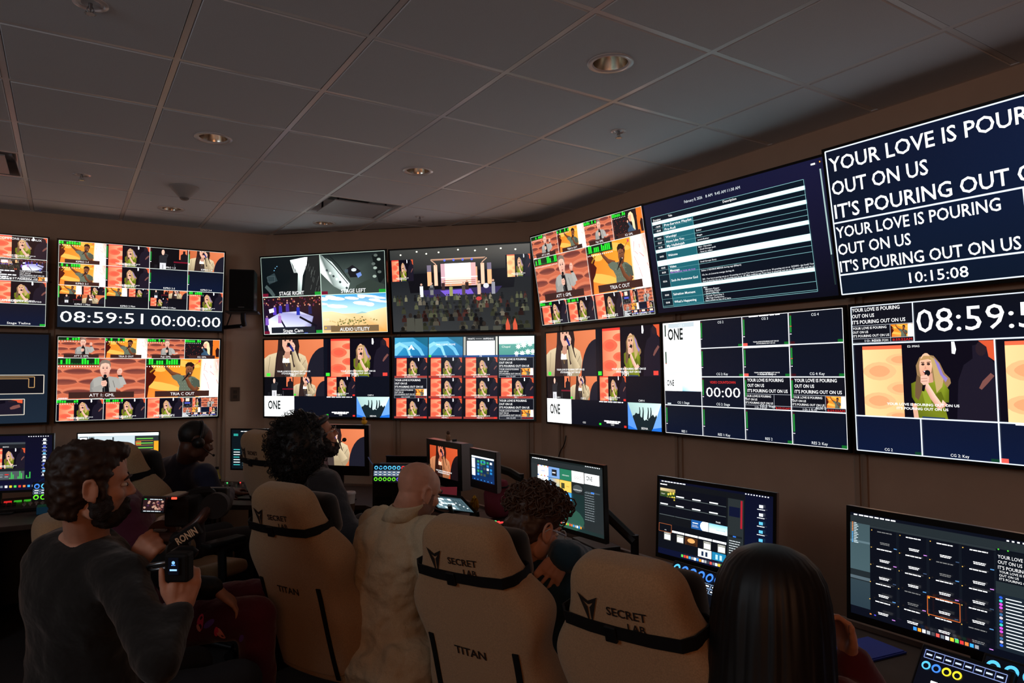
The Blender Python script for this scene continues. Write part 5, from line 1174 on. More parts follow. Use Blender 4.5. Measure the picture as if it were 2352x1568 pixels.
P5 = monitor('thick black broadcast monitor with a dark red singer picture', (2.21, 4.35, 1.088), 181, 1.5, .50, .62, d_cam_red, (.045, .04, .06), thick=.10, stand='foot', edge='silver')
P6 = monitor('black monitor with an orange close up picture and a rubber duck on top', (1.70, 5.09, 1.149), -137.7, 2.7, .53, .70, d_cam_orange, (.035, .03, .07), thick=.06, stand='foot', edge='silver')
P7 = monitor('dark monitor with a green circle gauge, behind the farthest chair of the row', (1.24, 5.64, 1.13), -132, 1.2, .40, .8, d_scope, (.01, .01, .012), stand='foot')
P8 = monitor('monitor with a pale grey audio program, behind the man in navy', (.36, 6.24, 1.105), -108, 1.6, .58, .56, d_daw, (.008, .01, .014), stand='foot')
tr = atd(126, 993, 4.95)
P9 = monitor('leftmost desk monitor with a dark desktop and a small singer window', (tr.x - .335, tr.y + .09, tr.z - .205), -108, 0, .70, .575, d_mac_l, (.012, .012, .016), stand='foot')
# ================================================================ things on the desk
def ring(f, x, y, r, c, bg=(6, 10, 18), k=.6): f.ell(x, y, r, r * f.asp(), c, 0, 18); f.ell(x, y + r * .15, r * k, r * k * f.asp(), bg, 0, 16)
BLU, CYN, YEL, GRE, VIO = (70, 140, 255), (90, 200, 255), (245, 225, 50), (110, 240, 40), (110, 100, 255)
def d_keys(top, bottom, n=8, outline=(160, 190, 230)):
    def d(f):
        f.rect(0, 0, 1, 1, (5, 8, 16)); w = 1.0 / n
        for k in range(n):
            if k < len(top) and top[k]: ring(f, (k + .5) * w, .17, w * .4, top[k])
            if k < len(bottom) and bottom[k]: ring(f, (k + .5) * w, .83, w * .4, bottom[k])
            for j in range(2): f.box((k + .04) * w, .36 + j * .15, (k + .96) * w, .49 + j * .15, .006, outline); f.fuzz((k + .2) * w, .425 + j * .15, w * .6, .04, (220, 230, 245), k + j)
    return d
def keypad(label, c, yaw, tilt, w, h, draw, thick=.03, group='illuminated button panels'):
    yaw, tilt = math.radians(yaw), math.radians(tilt); n0 = V((math.cos(yaw), math.sin(yaw), 0)); x = (-n0).cross(V((0, 0, 1))); n = n0 * math.cos(tilt) + V((0, 0, 1)) * math.sin(tilt); up = n.cross(x)
    o = basis_thing('button_panel', label, 'control panel', c, x, up, n, group)
    b = MB(); b.bx(-w / 2 - .008, w / 2 + .008, -h / 2 - .008, h / 2 + .008, -thick, -.001); b.build('case', 'black', o, bevel=.004)
    p = Pic(w, h); draw(p.frame()); p.build('key_display', 'monitor', o)
    b = MB(); b.add([(-.03, -h / 2, -thick), (.03, -h / 2, -thick), (.03, h * .35, -thick), (-.03, h * .35, -thick)], [(0, 1, 2, 3)])
    inv = o.matrix_world.inverted(); foot = V(c) - n * thick; b = MB(); b.cyl(inv @ foot, inv @ V((foot.x - n0.x * .03, foot.y - n0.y * .03, DZ_ + .002)), .012, n=8); b.build('prop_foot', 'black', o)
    return o
B8 = [CYN, CYN, CYN, CYN, CYN, CYN, (250, 50, 50), BLU]
keypad('button panel with blue rings above green rings, on the black rack box', atd(900, 1087, 4.72), 232, 8, .25, .115, d_keys(B8, [GRE] * 5 + [VIO] * 3))
keypad('button panel with yellow and green rings, beside the bald head', atd(950, 1090, 4.7), 232, 8, .10, .115, d_keys([YEL, YEL, GRE, GRE], [VIO] * 4, 4))
keypad('button panel with blue rings under the leftmost desk monitor', atd(108, 1128, 4.75), 250, 8, .17, .11, d_keys([BLU, CYN, BLU, CYN], [GRE] * 4, 4))
keypad('button panel with blue rings under the media grid monitor', atd(1592, 1341, 2.72), 180, 35, .26, .125, d_keys([CYN, BLU, BLU, BLU, BLU, BLU], [GRE, VIO, VIO, VIO], 6))
keypad('button panel with yellow rings beside the long black hair', atd(1672, 1372, 2.66), 180, 35, .16, .12, d_keys([YEL] * 4, [VIO] * 4, 4))
def d_keys2(f):
    f.rect(0, 0, 1, 1, (6, 8, 18)); f.box(.03, .05, .97, .24, .01, (150, 170, 230))
    for k in range(8): f.line([(.03 + k * .1175, .05), (.03 + k * .1175, .24)], .008, (120, 140, 210)); f.fuzz(.05 + k * .1175, .15, .07, .04, (190, 205, 240), k)
    for k in range(4): ring(f, .09 + k * .125, .42, .055, [CYN, BLU, YEL, YEL][k])
    f.fuzz(.2, .75, .5, .05, WHT, 4); f.fuzz(.25, .84, .4, .05, WHT, 5)
keypad('button panel with blue and yellow rings below the rightmost desk monitor', atd(2204, 1562, 1.74), 180, 38, .20, .11, d_keys2)
keypad('button panel cut by the right edge, below the rightmost desk monitor', atd(2335, 1590, 1.66), 180, 38, .16, .13, d_keys([CYN] * 4, [VIO] * 4, 4))
# black rack box behind the ring panels
p = atd(925, 1125, 4.95); o = thing('rack_box', 'black desktop rack box behind the ring button panels', 'equipment', (p.x, p.y, DZ_ + .002), (0, 0, math.radians(-38)))
b = MB(); b.bx(-.19, .19, -.1, .1, 0, .30); b.build('case', 'black', o, bevel=.006)
b = MB(); b.bx(-.17, .17, -.105, -.1, .02, .09); b.build('front_panel', 'dark_metal', o, bevel=.002)
b = MB(); b.box((.02, -.108, .055), (.05, .008, .03)); b.build('socket_block', 'white_trim', o, bevel=.003)
# laptop like black lid behind
p = atd(935, 1047, 5.25); o = thing('equipment_lid', 'thin black flat lid standing behind the rack box', 'equipment', (p.x, p.y, DZ_ + .002), (0, 0, math.radians(-40))); lh = p.z - DZ_
b = MB(); b.bx(-.16, .16, -.01, .01, 0, lh - .01); b.build('lid', 'black_gloss', o, bevel=.004); b = MB(); b.bx(-.16, .16, -.016, .016, lh - .01, lh); b.build('lid_edge', 'dark_metal', o)
# paper cup
p = atd(803, 1150, 4.7); M['cup'] = mat('cup_white', (215, 212, 208), .5); M['cup_sleeve'] = mat('cup_brown', (92, 66, 46), .8)
o = thing('paper_cup', 'white paper coffee cup with lid under the orange close up monitor', 'cup', (p.x, p.y, DZ_ + .001))
H = .14; b = MB(); b.lathe([(.001, 0), (.028, 0), (.038, H)], 28); b.build('cup', 'cup', o, smooth=40); b = MB(); b.lathe([(.0415, H - .004), (.0415, H + .004), (.038, H + .012), (.034, H + .014), (.001, H + .01)], 28); b.build('lid', 'white_trim', o, smooth=40)
b = MB(); b.lathe([(.0305, .02), (.0318, .02), (.0362, .075), (.035, .075)], 28); b.build('sleeve', 'cup_sleeve', o, smooth=40)
# rubber duck
dx = P6[1]; duck_p = P6[0].matrix_world @ V((.215, .53 * .70 / 2 + .0, -.03))
M['duck'] = mat('duck_yellow', (245, 190, 30), .4); M['beak'] = mat('beak_orange', (235, 90, 40), .4)
o = thing('rubber_duck', 'tiny yellow rubber duck standing on the orange close up monitor', 'toy', duck_p, (0, 0, math.radians(150)))
b = MB(); b.ell((0, 0, .018), (.019, .027, .018)); b.ell((0, .012, .045), (.0145, .0145, .0145)); b.ell((0, -.025, .028), (.008, .01, .008)); b.ell((.015, -.004, .022), (.007, .016, .01)); b.ell((-.015, -.004, .022), (.007, .016, .01)); b.build('body', 'duck', o, smooth=True)
b = MB(); b.ell((0, .028, .043), (.008, .008, .004)); b.build('beak', 'beak', o, smooth=True)
for s in (-1, 1): b = MB(); b.ell((s * .007, .023, .05), (.0025, .0025, .003), 8, 6); b.build('eye', 'black_gloss', o, smooth=True)
# small figurine and clip on the broadcast monitor
t = P5[0].matrix_world @ V((-.02, .155, -.05)); M['fig'] = mat('figurine_tan', (150, 110, 80), .5); M['fig_dark'] = mat('figurine_brown', (84, 56, 40), .5)
o = thing('figurine', 'tiny tan figurine standing on the thick broadcast monitor', 'toy', t)
b = MB(); b.lathe([(.001, 0), (.017, 0), (.014, .02), (.017, .032), (.008, .04)], 16); b.build('body', 'fig', o, smooth=True); b = MB(); b.ell((0, 0, .052), (.013, .013, .014)); b.build('head', 'fig_dark', o, smooth=True)
t = P5[0].matrix_world @ V((.07, .155, -.05)); o = thing('camera_clip', 'small black block beside the tan figurine', 'clip', t); b = MB(); b.box((0, 0, .007), (.03, .02, .014)); b.build('block', 'black', o, bevel=.003)
# tablet on a stand, red sheet
def d_tablet(f):
    f.rect(0, 0, 1, 1, (70, 92, 100)); f.rect(0, 0, 1, .12, (44, 60, 68)); r = random.Random(2)
    for j in range(5):
        for i in range(6): x, y = .05 + i * .1, .18 + j * .15; f.rect(x, y, x + .085, y + .12, r.choice([(190, 210, 215), (120, 150, 160), (230, 240, 240), (100, 130, 140)]))
    for i in range(4): f.rect(.7 + i * .07, .2, .72 + i * .07, .9, (40, 56, 64)); f.rect(.695 + i * .07, .4 + i * .1, .725 + i * .07, .45 + i * .1, (235, 240, 240))
T1 = monitor('tilted tablet with a bright grid in front of the bald man', atd(1032, 1155, 4.25), 205, 52, .30, .66, d_tablet, (.012, .012, .012), .012, stand='none', name='tablet', group=None)
T1[0]['category'] = 'tablet'; b = MB(); inv = T1[0].matrix_world.inverted(); c_ = T1[0].matrix_world.translation; b.tube([inv @ (c_ + V((0, 0, -.012))), inv @ V((c_.x + .06, c_.y + .03, DZ_ + .022))], .014, 8); b.tube([inv @ V((c_.x - .06, c_.y - .06, DZ_ + .01)), inv @ V((c_.x + .1, c_.y + .06, DZ_ + .01))], .008, 8); b.build('stand', 'black', T1[0])
p = atd(1022, 1131, 4.42); o = thing('red_card', 'pink red card lying behind the tilted tablet', 'paper', (p.x, p.y, p.z), (.5, 0, math.radians(-30))); b = MB(); b.box((0, 0, 0), (.15, .11, .004)); b.build('card', mat('card_red', (214, 70, 90), .6), o)
# gold ornament, soft maroon pouch, pocket mixer, black box
p = onz(1090, 1185, DZ_); M['gold'] = mat('gold_foil', (214, 168, 60), .25, .9)
o = thing('gold_ornament', 'small crumpled gold ornament on a black base beside the tablet', 'ornament', (p.x, p.y, DZ_ + .001))
b = MB(); b.lathe([(.001, 0), (.035, 0), (.03, .03), (.02, .036)], 20); b.build('base', 'black', o, smooth=40); r = random.Random(5); b = MB()
b.loft([[V((rr_ * math.cos(k * PI / 5) * r.uniform(.7, 1.3), rr_ * math.sin(k * PI / 5) * r.uniform(.7, 1.3), z + r.uniform(-.004, .004))) for k in range(10)] for rr_, z in ((.02, .034), (.03, .06), (.024, .09), (.014, .12), (.004, .135))]); b.build('foil_figure', 'gold', o)
p = onz(1140, 1190, DZ_); M['maroon'] = mat('maroon_cloth', (110, 34, 52), .9, bump=.3, bump_scale=60)
o = thing('maroon_bag', 'soft maroon bag slumped behind the curly hair', 'bag', (p.x + .02, p.y, DZ_ + .001)); b = MB(); r = random.Random(3)
b.loft([[V((w * math.cos(k * PI / 8) * (1 + .12 * math.sin(3 * k)), w * .6 * math.sin(k * PI / 8) + sh, z)) for k in range(16)] for w, z, sh in ((.07, 0, 0), (.10, .04, .01), (.09, .1, .015), (.10, .16, .03), (.075, .2, .02), (.085, .24, .03), (.02, .245, .03))]); b.build('bag', 'maroon', o, smooth=True, subsurf=1)
b = MB(); b.tube([(-.07, 0, .2), (-.04, .03, .215), (.04, .03, .215), (.075, .0, .2), (.03, -.04, .2), (-.05, -.03, .2), (-.07, 0, .2)], .006, 6); b.build('drawstring', 'strap', o, smooth=True)
p = onz(1122, 1203, DZ_ + .02); o = thing('mini_mixer', 'small device with rows of green, amber and red lit buttons near the curly hair', 'mixer', (p.x, p.y, DZ_ + .001), (0, 0, math.radians(-68)))
b = MB(); b.bx(-.1, .1, -.075, .075, 0, .03); b.build('case', 'black', o, bevel=.004); em = [emat('led_green', (80, 230, 120), 1.5), emat('led_amber', (250, 190, 80), 1.5), emat('led_red', (250, 60, 60), 1.5)]
for j in range(2):
    for k in range(7): b = MB(); b.box((-.078 + k * .026, .025 - j * .045, .033), (.012, .03, .006)); b.build('lit_button', em[1 if j else (0 if k < 5 else 2)], o)
p = onz(1375, 1262, DZ_); o = thing('interface_box', 'black interface box under the announcement slides monitor', 'equipment', (p.x - .02, p.y, DZ_ + .001), (0, 0, math.radians(80))); b = MB(); b.bx(-.14, .14, -.07, .07, 0, .045); b.build('case', 'black', o, bevel=.005)
b = MB(); b.box((0, .072, .02), (.2, .005, .025)); b.build('front_panel', 'dark_metal', o)
for k in range(2): b = MB(); b.ell((-.1 + k * .05, .076, .02), .005, 8, 6); b.build('indicator', em[2] if k else emat('led_blue', (90, 150, 255), 2), o)
# soda can
M['can'] = mat('can_maroon', (84, 22, 34), .3, .5); p = atd(1302, 1372, 2.55)
o = thing('soda_can', 'dark maroon soda can with pale script, beside the curly haired man\'s hand', 'can', (1.86, 1.98, DZ_ + .001)); b = MB(); b.lathe([(.001, .004), (.024, .0), (.033, .012), (.033, .108), (.027, .12), (.026, .122), (.001, .119)], 32); b.build('can', 'can', o, smooth=40)
class CylT:
    def __init__(s, r, a0, z0): s.r, s.a0, s.z0 = r, a0, z0
    def __matmul__(s, p): a = s.a0 + p.x / s.r; return V(((s.r + .0006) * math.cos(a), (s.r + .0006) * math.sin(a), s.z0 + p.y))
lettering('can_print', 'Pepper', 'white_trim', o, CylT(.033, math.radians(226), .07), .026, .06); b = MB(); b.lathe([(.012, .1195), (.014, .1215), (.012, .1215)], 16); b.build('pull_tab', 'steel', o)
# blue sheet, red lamp box by the rightmost monitor
p = onz(1978, 1492, DZ_ + .01); o = thing('blue_folder', 'blue folder on the desk beside the long black hair', 'folder', (p.x, p.y, DZ_ + .001), (0, 0, math.radians(-8))); b = MB(); b.bx(-.11, .13, -.07, .08, 0, .006); b.build('cover', mat('folder_blue', (38, 72, 200), .5), o, bevel=.001)
b = MB(); b.bx(-.105, .125, -.065, .075, .006, .009); b.build('page', mat('folder_page', (48, 84, 215), .6), o)
p = onz(1993, 1562, DZ_ + .03); o = thing('tally_box', 'small box with a glowing red light at the bottom right', 'equipment', (p.x, p.y, DZ_ + .001)); b = MB(); b.bx(-.02, .02, -.02, .02, 0, .026); b.build('case', 'black', o, bevel=.003); b = MB(); b.bx(-.015, .015, -.015, .015, .026, .034); b.build('lamp', emat('lamp_red', (230, 40, 30), 1.2), o, bevel=.003)
# left desk: switcher keyboard with faders
p = onz(40, 1172, DZ_); o = thing('switcher_keyboard', 'low switcher keyboard with red and green keys at the left edge', 'keyboard', (p.x - .1, p.y, DZ_ + .012), (math.radians(6), 0, 0))
b = MB(); b.bx(-.34, .30, -.1, .1, 0, .03); b.build('case', 'black', o, bevel=.006); kr, kg = emat('key_red', (225, 40, 40), .9), emat('key_green', (60, 190, 40), .7)
for k in range(8): b = MB(); b.box((-.25 + k * .058, .075, .034), (.046, .024, .01)); b.build('lit_key', kr if k < 6 else kg, o, bevel=.002)
for j in range(3):
    for k in range(14): b = MB(); b.box((-.31 + k * .03, .035 - j * .03, .033), (.022, .02, .008)); b.build('key', 'dark_metal', o)
for k in range(4): b = MB(); b.box((.14 + k * .035, -.01, .034), (.008, .13, .004)); b.box((.14 + k * .035, -.05 + .015 * (k % 3), .04), (.022, .014, .012)); b.build('fader', 'silver', o)
p = onz(108, 1178, DZ_); o = thing('blue_case', 'small case lit cyan beside the leftmost beige chair', 'case', (p.x, p.y, DZ_ + .001)); b = MB(); b.bx(-.06, .06, -.05, .05, 0, .05); b.build('case', mat('case_blue', (30, 120, 170), .4), o, bevel=.006); b = MB(); b.bx(-.055, .055, -.045, .045, .05, .054); b.build('lid', mat('case_green', (40, 150, 110), .4), o)
# small mixer by the hand of the man in navy, jar, cables
p = onz(548, 1140, DZ_); o = thing('audio_mixer', 'small audio mixer with coloured lights under the hand by the left desk', 'mixer', (p.x + .03, p.y + .12, DZ_ + .019), (math.radians(8), 0, math.radians(-25))); b = MB(); b.bx(-.15, .12, -.12, .12, 0, .04); b.build('case', 'dark_metal', o, bevel=.004); r = random.Random(8)
for k in range(14): b = MB(); x, y = -.12 + (k % 5) * .05, -.08 + (k // 5) * .07; b.cyl((x, y, .04), (x, y, .058), .009, .007, 10); b.build('knob', 'silver' if k % 3 else 'black', o)
for k in range(5): b = MB(); b.box((-.12 + k * .05, .1 - (k % 2) * .2, .043), (.014, .01, .006)); b.build('lit_button', em[k % 3], o)
p = onz(503, 1122, DZ_ + .02); M['bottle'] = mat('bottle_amber', (150, 140, 60), .15, coat=.5); o = thing('glass_bottle', 'slim bottle with yellowish label behind the man in navy', 'bottle', (p.x, p.y + .1, DZ_ + .001)); b = MB(); b.lathe([(.001, 0), (.03, 0), (.031, .1), (.014, .14), (.013, .165)], 20); b.build('bottle', 'bottle', o, smooth=40); b = MB(); b.lathe([(.0315, .03), (.0322, .03), (.0322, .085), (.0315, .085)], 20); b.build('label_band', mat('label_dark', (40, 44, 30), .5), o); b = MB(); b.cyl((0, 0, .165), (0, 0, .185), .015, n=14); b.build('cap', 'black', o)
M['cable_blue'] = mat('cable_blue', (50, 120, 220), .5)
def cable(label, pts, r, m): o = MB().tube(smooth_path(pts), r, 6).build('cable', m, None, smooth=True); tag(o, label, 'cable', 'desk cables')
def smooth_path(pts, n=6):
    pts = [V(p) for p in pts]; out = []
    for i in range(len(pts) - 1):
        p0, p1, p2, p3 = pts[max(i - 1, 0)], pts[i], pts[i + 1], pts[min(i + 2, len(pts) - 1)]
        for k in range(n): t = k / n; out.append(.5 * ((2 * p1) + (p2 - p0) * t + (2 * p0 - 5 * p1 + 4 * p2 - p3) * t * t + (3 * p1 - p0 - 3 * p2 + p3) * t ** 3))
    return out + [pts[-1]]
cable('blue cable curving from the orange close up monitor to the ring button panel', [atd(846, 1050, 4.95), atd(853, 1062, 4.85), atd(862, 1070, 4.78), atd(878, 1073, 4.71)], .0045, 'cable_blue')
cable('blue cable arching over the button panel under the leftmost desk monitor', [atd(86, 1120, 4.78), atd(88, 1108, 4.8), atd(100, 1100, 4.82), atd(128, 1090, 4.9)], .003, 'cable_blue')
cable('dark cable hanging below the right wall screens near the corner', [onplane(1300, 1000, NR, (WALL_R - .02, 0, 0)), onplane(1296, 1020, NR, (WALL_R - .03, 0, 0)), onplane(1284, 1045, NR, (WALL_R - .02, 0, 0)), onplane(1280, 1090, NR, (WALL_R - .02, 0, 0))], .004, 'black')
# ================================================================ people
FH = V((_f.x, _f.y, 0)).normalized()
def az_vec(az): a = math.radians(az); return V((math.sin(a), math.cos(a), 0))
M['skin'] = mat('skin_fair', (205, 150, 124), .55, spec=.35, noise_amt=.08, noise_scale=30)
M['skin_tan'] = mat('skin_tan', (190, 132, 104), .55, spec=.35, noise_amt=.08, noise_scale=30)
M['skin_dark'] = mat('skin_dark', (84, 52, 38), .5, spec=.4, noise_amt=.08, noise_scale=30)
M['hair_black'] = mat('hair_black', (18, 15, 14), .5, spec=.4)
M['hair_brown'] = mat('hair_brown', (52, 36, 27), .55, spec=.35)
M['hair_curly'] = mat('hair_curly', (74, 52, 38), .5, spec=.4)
M['beard_dark'] = mat('beard_dark', (36, 28, 25), .7, bump=.8, bump_scale=300)
M['stubble'] = mat('beard_stubble', (128, 92, 76), .75, bump=.3, bump_scale=500)
M['eye_white'] = mat('eye_white', (225, 220, 214), .2); M['iris'] = mat('eye_iris', (40, 30, 26), .2)
M['lip'] = mat('lip', (150, 84, 76), .5)
M['sweater'] = mat('sweater_charcoal', (27, 27, 26), .95, sheen=.2, noise_amt=.15, noise_scale=120, bump=.6, bump_scale=10, bump_dist=.03)
M['navy'] = mat('shirt_navy', (30, 34, 58), .9, sheen=.2, bump=.2, bump_scale=200)
M['hoodie'] = mat('hoodie_dark_grey', (44, 42, 45), .95, sheen=.25, bump=.6, bump_scale=10, bump_dist=.03)
M['khaki'] = mat('shirt_khaki', (200, 182, 150), .9, noise_amt=.08, noise_scale=200, bump=.7, bump_scale=13, bump_dist=.03)
M['teal'] = mat('sweatshirt_teal', (30, 58, 72), .95, sheen=.2, bump=.6, bump_scale=11, bump_dist=.03)
M['maroon2'] = mat('fabric_maroon', (84, 20, 38), .95, sheen=.25, bump=.5, bump_scale=11, bump_dist=.03)
M['trouser'] = mat('trouser_dark', (30, 30, 34), .9)
M['shoe'] = mat('shoe_dark', (24, 24, 26), .6)
M['clear'] = mat('glasses_clear', (190, 195, 205), .12, spec=.6); M['wire'] = mat('glasses_wire', (170, 160, 150), .25, .9)

def cap(b, p0, p1, r0, r1, n=14, flat=1.0, up=None):
    p0, p1 = V(p0), V(p1); t = (p1 - p0); L = t.length or 1e-6; t = t / L
    u = V(up) if up is not None else (V((0, 0, 1)) if abs(t.z) < .9 else V((1, 0, 0)))
    a = t.cross(u).normalized(); c = a.cross(t).normalized(); rings = []
    prof = [(-math.cos(k) * r0, math.sin(k) * r0) for k in (.05, .45, .9, 1.3)] + [(L - math.cos(k) * r1, math.sin(k) * r1) for k in (1.5, 1.9, 2.4, 2.8, 3.09)]
    for d, r in prof: rings.append([p0 + t * d + a * (r * math.cos(2 * PI * k / n)) + c * (r * flat * math.sin(2 * PI * k / n)) for k in range(n)])
    b.loft(rings)
WORK = bpy.data.scenes.new('workbench')        # scratch scene for joining shapes, removed at the end
def fuse(b, name, m, parent, voxel=.01, it=4, fac=.5, disp=0.0, dscale=.1, smooth_after=0, seed=0):
    """overlapping closed shapes -> ONE continuous surface"""
    me = b.mesh('tmp'); o = bpy.data.objects.new('tmp', me); WORK.collection.objects.link(o)
    r = o.modifiers.new('r', 'REMESH'); r.mode = 'VOXEL'; r.voxel_size = voxel; r.use_smooth_shade = True
    if it: s = o.modifiers.new('s', 'SMOOTH'); s.factor = fac; s.iterations = it
    WORK.view_layers[0].update(); me2 = bpy.data.meshes.new_from_object(o.evaluated_get(WORK.view_layers[0].depsgraph))
    bpy.data.objects.remove(o); bpy.data.meshes.remove(me); me2.name = name; me2.materials.clear(); me2.materials.append(M[m] if isinstance(m, str) else m)
    if disp:
        sd = V((seed * 7.3, seed * 3.1, seed))
        for v in me2.vertices:
            q = v.co / dscale + sd; k = noise.noise(q) + .5 * noise.noise(q * 2.1); v.co += v.normal * (disp * k)
    for p in me2.polygons: p.use_smooth = True
    return link(bpy.data.objects.new(name, me2), parent)
def clip_local(o, T, keep):
    inv = T.inverted(); bm = bmesh.new(); bm.from_mesh(o.data)
    bmesh.ops.delete(bm, geom=[f for f in bm.faces if not keep(inv @ f.calc_center_median())], context='FACES'); bm.to_mesh(o.data); bm.free()
def head_T(center, az, pitch=0, roll=0, s=1.0):
    f = az_vec(az); r = V((f.y, -f.x, 0)); p = math.radians(pitch); u = V((0, 0, 1)) * math.cos(p) - f * math.sin(p); f = f * math.cos(p) + V((0, 0, 1)) * math.sin(p)
    if roll: q = math.radians(roll); r, u = r * math.cos(q) + u * math.sin(q), u * math.cos(q) - r * math.sin(q)
    return Matrix(((r.x * s, f.x * s, u.x * s, center[0]), (r.y * s, f.y * s, u.y * s, center[1]), (r.z * s, f.z * s, u.z * s, center[2]), (0, 0, 0, 1)))
def xell(b, T, c, r, rot=None, n=16, m=10):
    q = MB(); q.ell(c, r, n, m, None if rot is None else Euler(rot).to_matrix()); b.add([T @ V(v) for v in q.v], q.f)
def xcap(b, T, p0, p1, r0, r1, n=12, flat=1.0):
    q = MB(); cap(q, p0, p1, r0, r1, n, flat); b.add([T @ V(v) for v in q.v], q.f)
def head_shapes(b, T, jaw=1.0, nose=1.0):
    xell(b, T, (0, -.015, .03), (.074, .094, .085)); xell(b, T, (0, .03, .03), (.066, .062, .072)); xell(b, T, (0, .035, -.035), (.06, .055, .07))
    xell(b, T, (0, .04, -.085), (.044 * jaw, .042, .028)); xell(b, T, (0, .071, -.1), (.02, .017, .016))
    for s in (-1, 1):
        xell(b, T, (s * .05, .01, -.07), (.014 * jaw, .035, .03), (.5, 0, 0)); xell(b, T, (s * .038, .062, -.028), (.024, .022, .022)); xell(b, T, (s * .028, .084, .022), (.024, .012, .009), (0, s * .15, 0))
        # ear: rim, lobe, inner plate
        ring_ = [V((s * (.074 + .012 * (math.sin(k) * .3 + .7)), -.012 + .019 * math.cos(k) - .004 * math.sin(k), -.008 + .032 * math.sin(k))) for k in [2 * PI * q / 12 for q in range(13)]]
        q = MB(); q.tube(ring_, .0055, 6); b.add([T @ V(v) for v in q.v], q.f)
        xell(b, T, (s * .077, -.008, -.01), (.006, .017, .028), (0, 0, s * -.25)); xell(b, T, (s * .077, .0, -.04), (.006, .009, .009)); xell(b, T, (s * .078, .005, -.012), (.006, .006, .009))
    xcap(b, T, (0, .088, .012), (0, .108 * nose, -.026), .009, .013); xell(b, T, (0, .109 * nose, -.029), (.013, .012, .011)); xell(b, T, (-.012, .098, -.033), (.009, .01, .007)); xell(b, T, (.012, .098, -.033), (.009, .01, .007))
    xell(b, T, (0, .089, -.06), (.023, .011, .0055)); xell(b, T, (0, .087, -.071), (.02, .011, .0065))
def face_parts(T, parent, lids=True):
    for s in (-1, 1):
        b = MB(); xell(b, T, (s * .031, .081, -.001), (.0115, .0105, .0065), None, 12, 8); e = b.build('eye', 'eye_white', parent, smooth=True)
        b = MB(); xell(b, T, (s * .032, .0892, -.001), (.006, .0034, .0058), None, 10, 6); b.build('iris', 'iris', e, smooth=True)
def brow(T, parent, m):
    for s in (-1, 1):
        b = MB(); q = MB(); q.tube([(s * .014, .099, .02), (s * .03, .099, .026), (s * .046, .088, .021), (s * .054, .078, .014)], [.003, .0042, .0038, .002], 6); b.add([T @ V(v) for v in q.v], q.f); b.build('eyebrow', m, parent, smooth=True)
def hand_shapes(b, wrist, d, nrm, thumb, curl=(20, 35, 25), s=1.0, spread=.0, thumb_dir=None, lens=(.068, .078, .074, .058)):
    """d: direction of the fingers, nrm: out of the back of the hand, thumb: direction from the palm towards the thumb side"""
    d = V(d).normalized(); nrm = (V(nrm) - d * V(nrm).dot(d)).normalized(); t = d.cross(nrm).normalized(); t = t if t.dot(V(thumb)) > 0 else -t; w = V(wrist)
    P = lambda a, c, e: w + d * (a * s) + t * (c * s) + nrm * (e * s)
    cap(b, P(-.02, 0, 0), P(.025, 0, 0), .026 * s, .03 * s, 12, .75, nrm)
    for c in (-.03, -.0105, .0105, .031): cap(b, P(.02, c * .7, 0), P(.085, c, .002), .0155 * s, .0115 * s, 10)
    for k, c in enumerate((.032, .011, -.0105, -.031)):
        p = P(.088, c, .002); dd = d + t * (spread * (c / .03)); L = lens[k] * s; ang = 0; r = .0084 * s
        for q, fr in enumerate((.45, .3, .25)):
            ang += math.radians(curl[q] * (1 + .12 * (k - 1.5) * .4)); v = (dd * math.cos(ang) - nrm * math.sin(ang)).normalized(); p2 = p + v * (L * fr * 1.08); cap(b, p, p2, r, r * .92, 10); r *= .92; p = p2
    td = V(thumb_dir).normalized() if thumb_dir is not None else (t * .75 + d * .7 - nrm * .25).normalized()
    p = P(.022, .022, -.004); p1 = p + (td + t * .3).normalized() * (.042 * s); p2 = p1 + (td * .9 + d * .25).normalized() * (.032 * s); p3 = p2 + (td * .7 + d * .5).normalized() * (.026 * s)
    cap(b, p, p1, .0165 * s, .013 * s, 10); cap(b, p1, p2, .0125 * s, .0108 * s, 10); cap(b, p2, p3, .0108 * s, .0088 * s, 10)
TORSO = [(-.06, .135, .10), (0, .17, .125), (.12, .168, .122), (.3, .148, .108), (.5, .158, .113), (.68, .178, .125), (.82, .185, .118), (.9, .165, .098), (.96, .115, .078), (1.0, .07, .064)]
def torso_shapes(b, hip, mid, neck, right, grow=0.0, s=1.0, top=1.0, belly=0.0):
    hip, mid, neck = V(hip), V(mid), V(neck); right = V(right).normalized(); rings = []
    for t, w, dpt in TORSO:
        if t > top: break
        if t < 0: c = hip + (hip - mid).normalized() * (-t * (neck - hip).length * 0 + .05); c = hip - (mid - hip).normalized() * .05
        else: c = hip * ((1 - t) ** 2) + mid * (2 * t * (1 - t)) + neck * (t * t)
        tan = ((mid - hip) * (1 - t) + (neck - mid) * t).normalized() if t > 0 else (mid - hip).normalized()
        r = (right - tan * right.dot(tan)).normalized(); f = tan.cross(r)   # forward
        f = r.cross(tan) * -1
        bl = belly * math.exp(-((t - .25) / .25) ** 2)
        rings.append([c + r * ((w * s + grow) * math.copysign(abs(math.cos(a)) ** .85, math.cos(a))) + f * ((dpt * s + grow + (bl if math.sin(a) > 0 else 0)) * math.copysign(abs(math.sin(a)) ** .85, math.sin(a))) for a in [2 * PI * k / 24 for k in range(24)]])
    b.loft(rings)
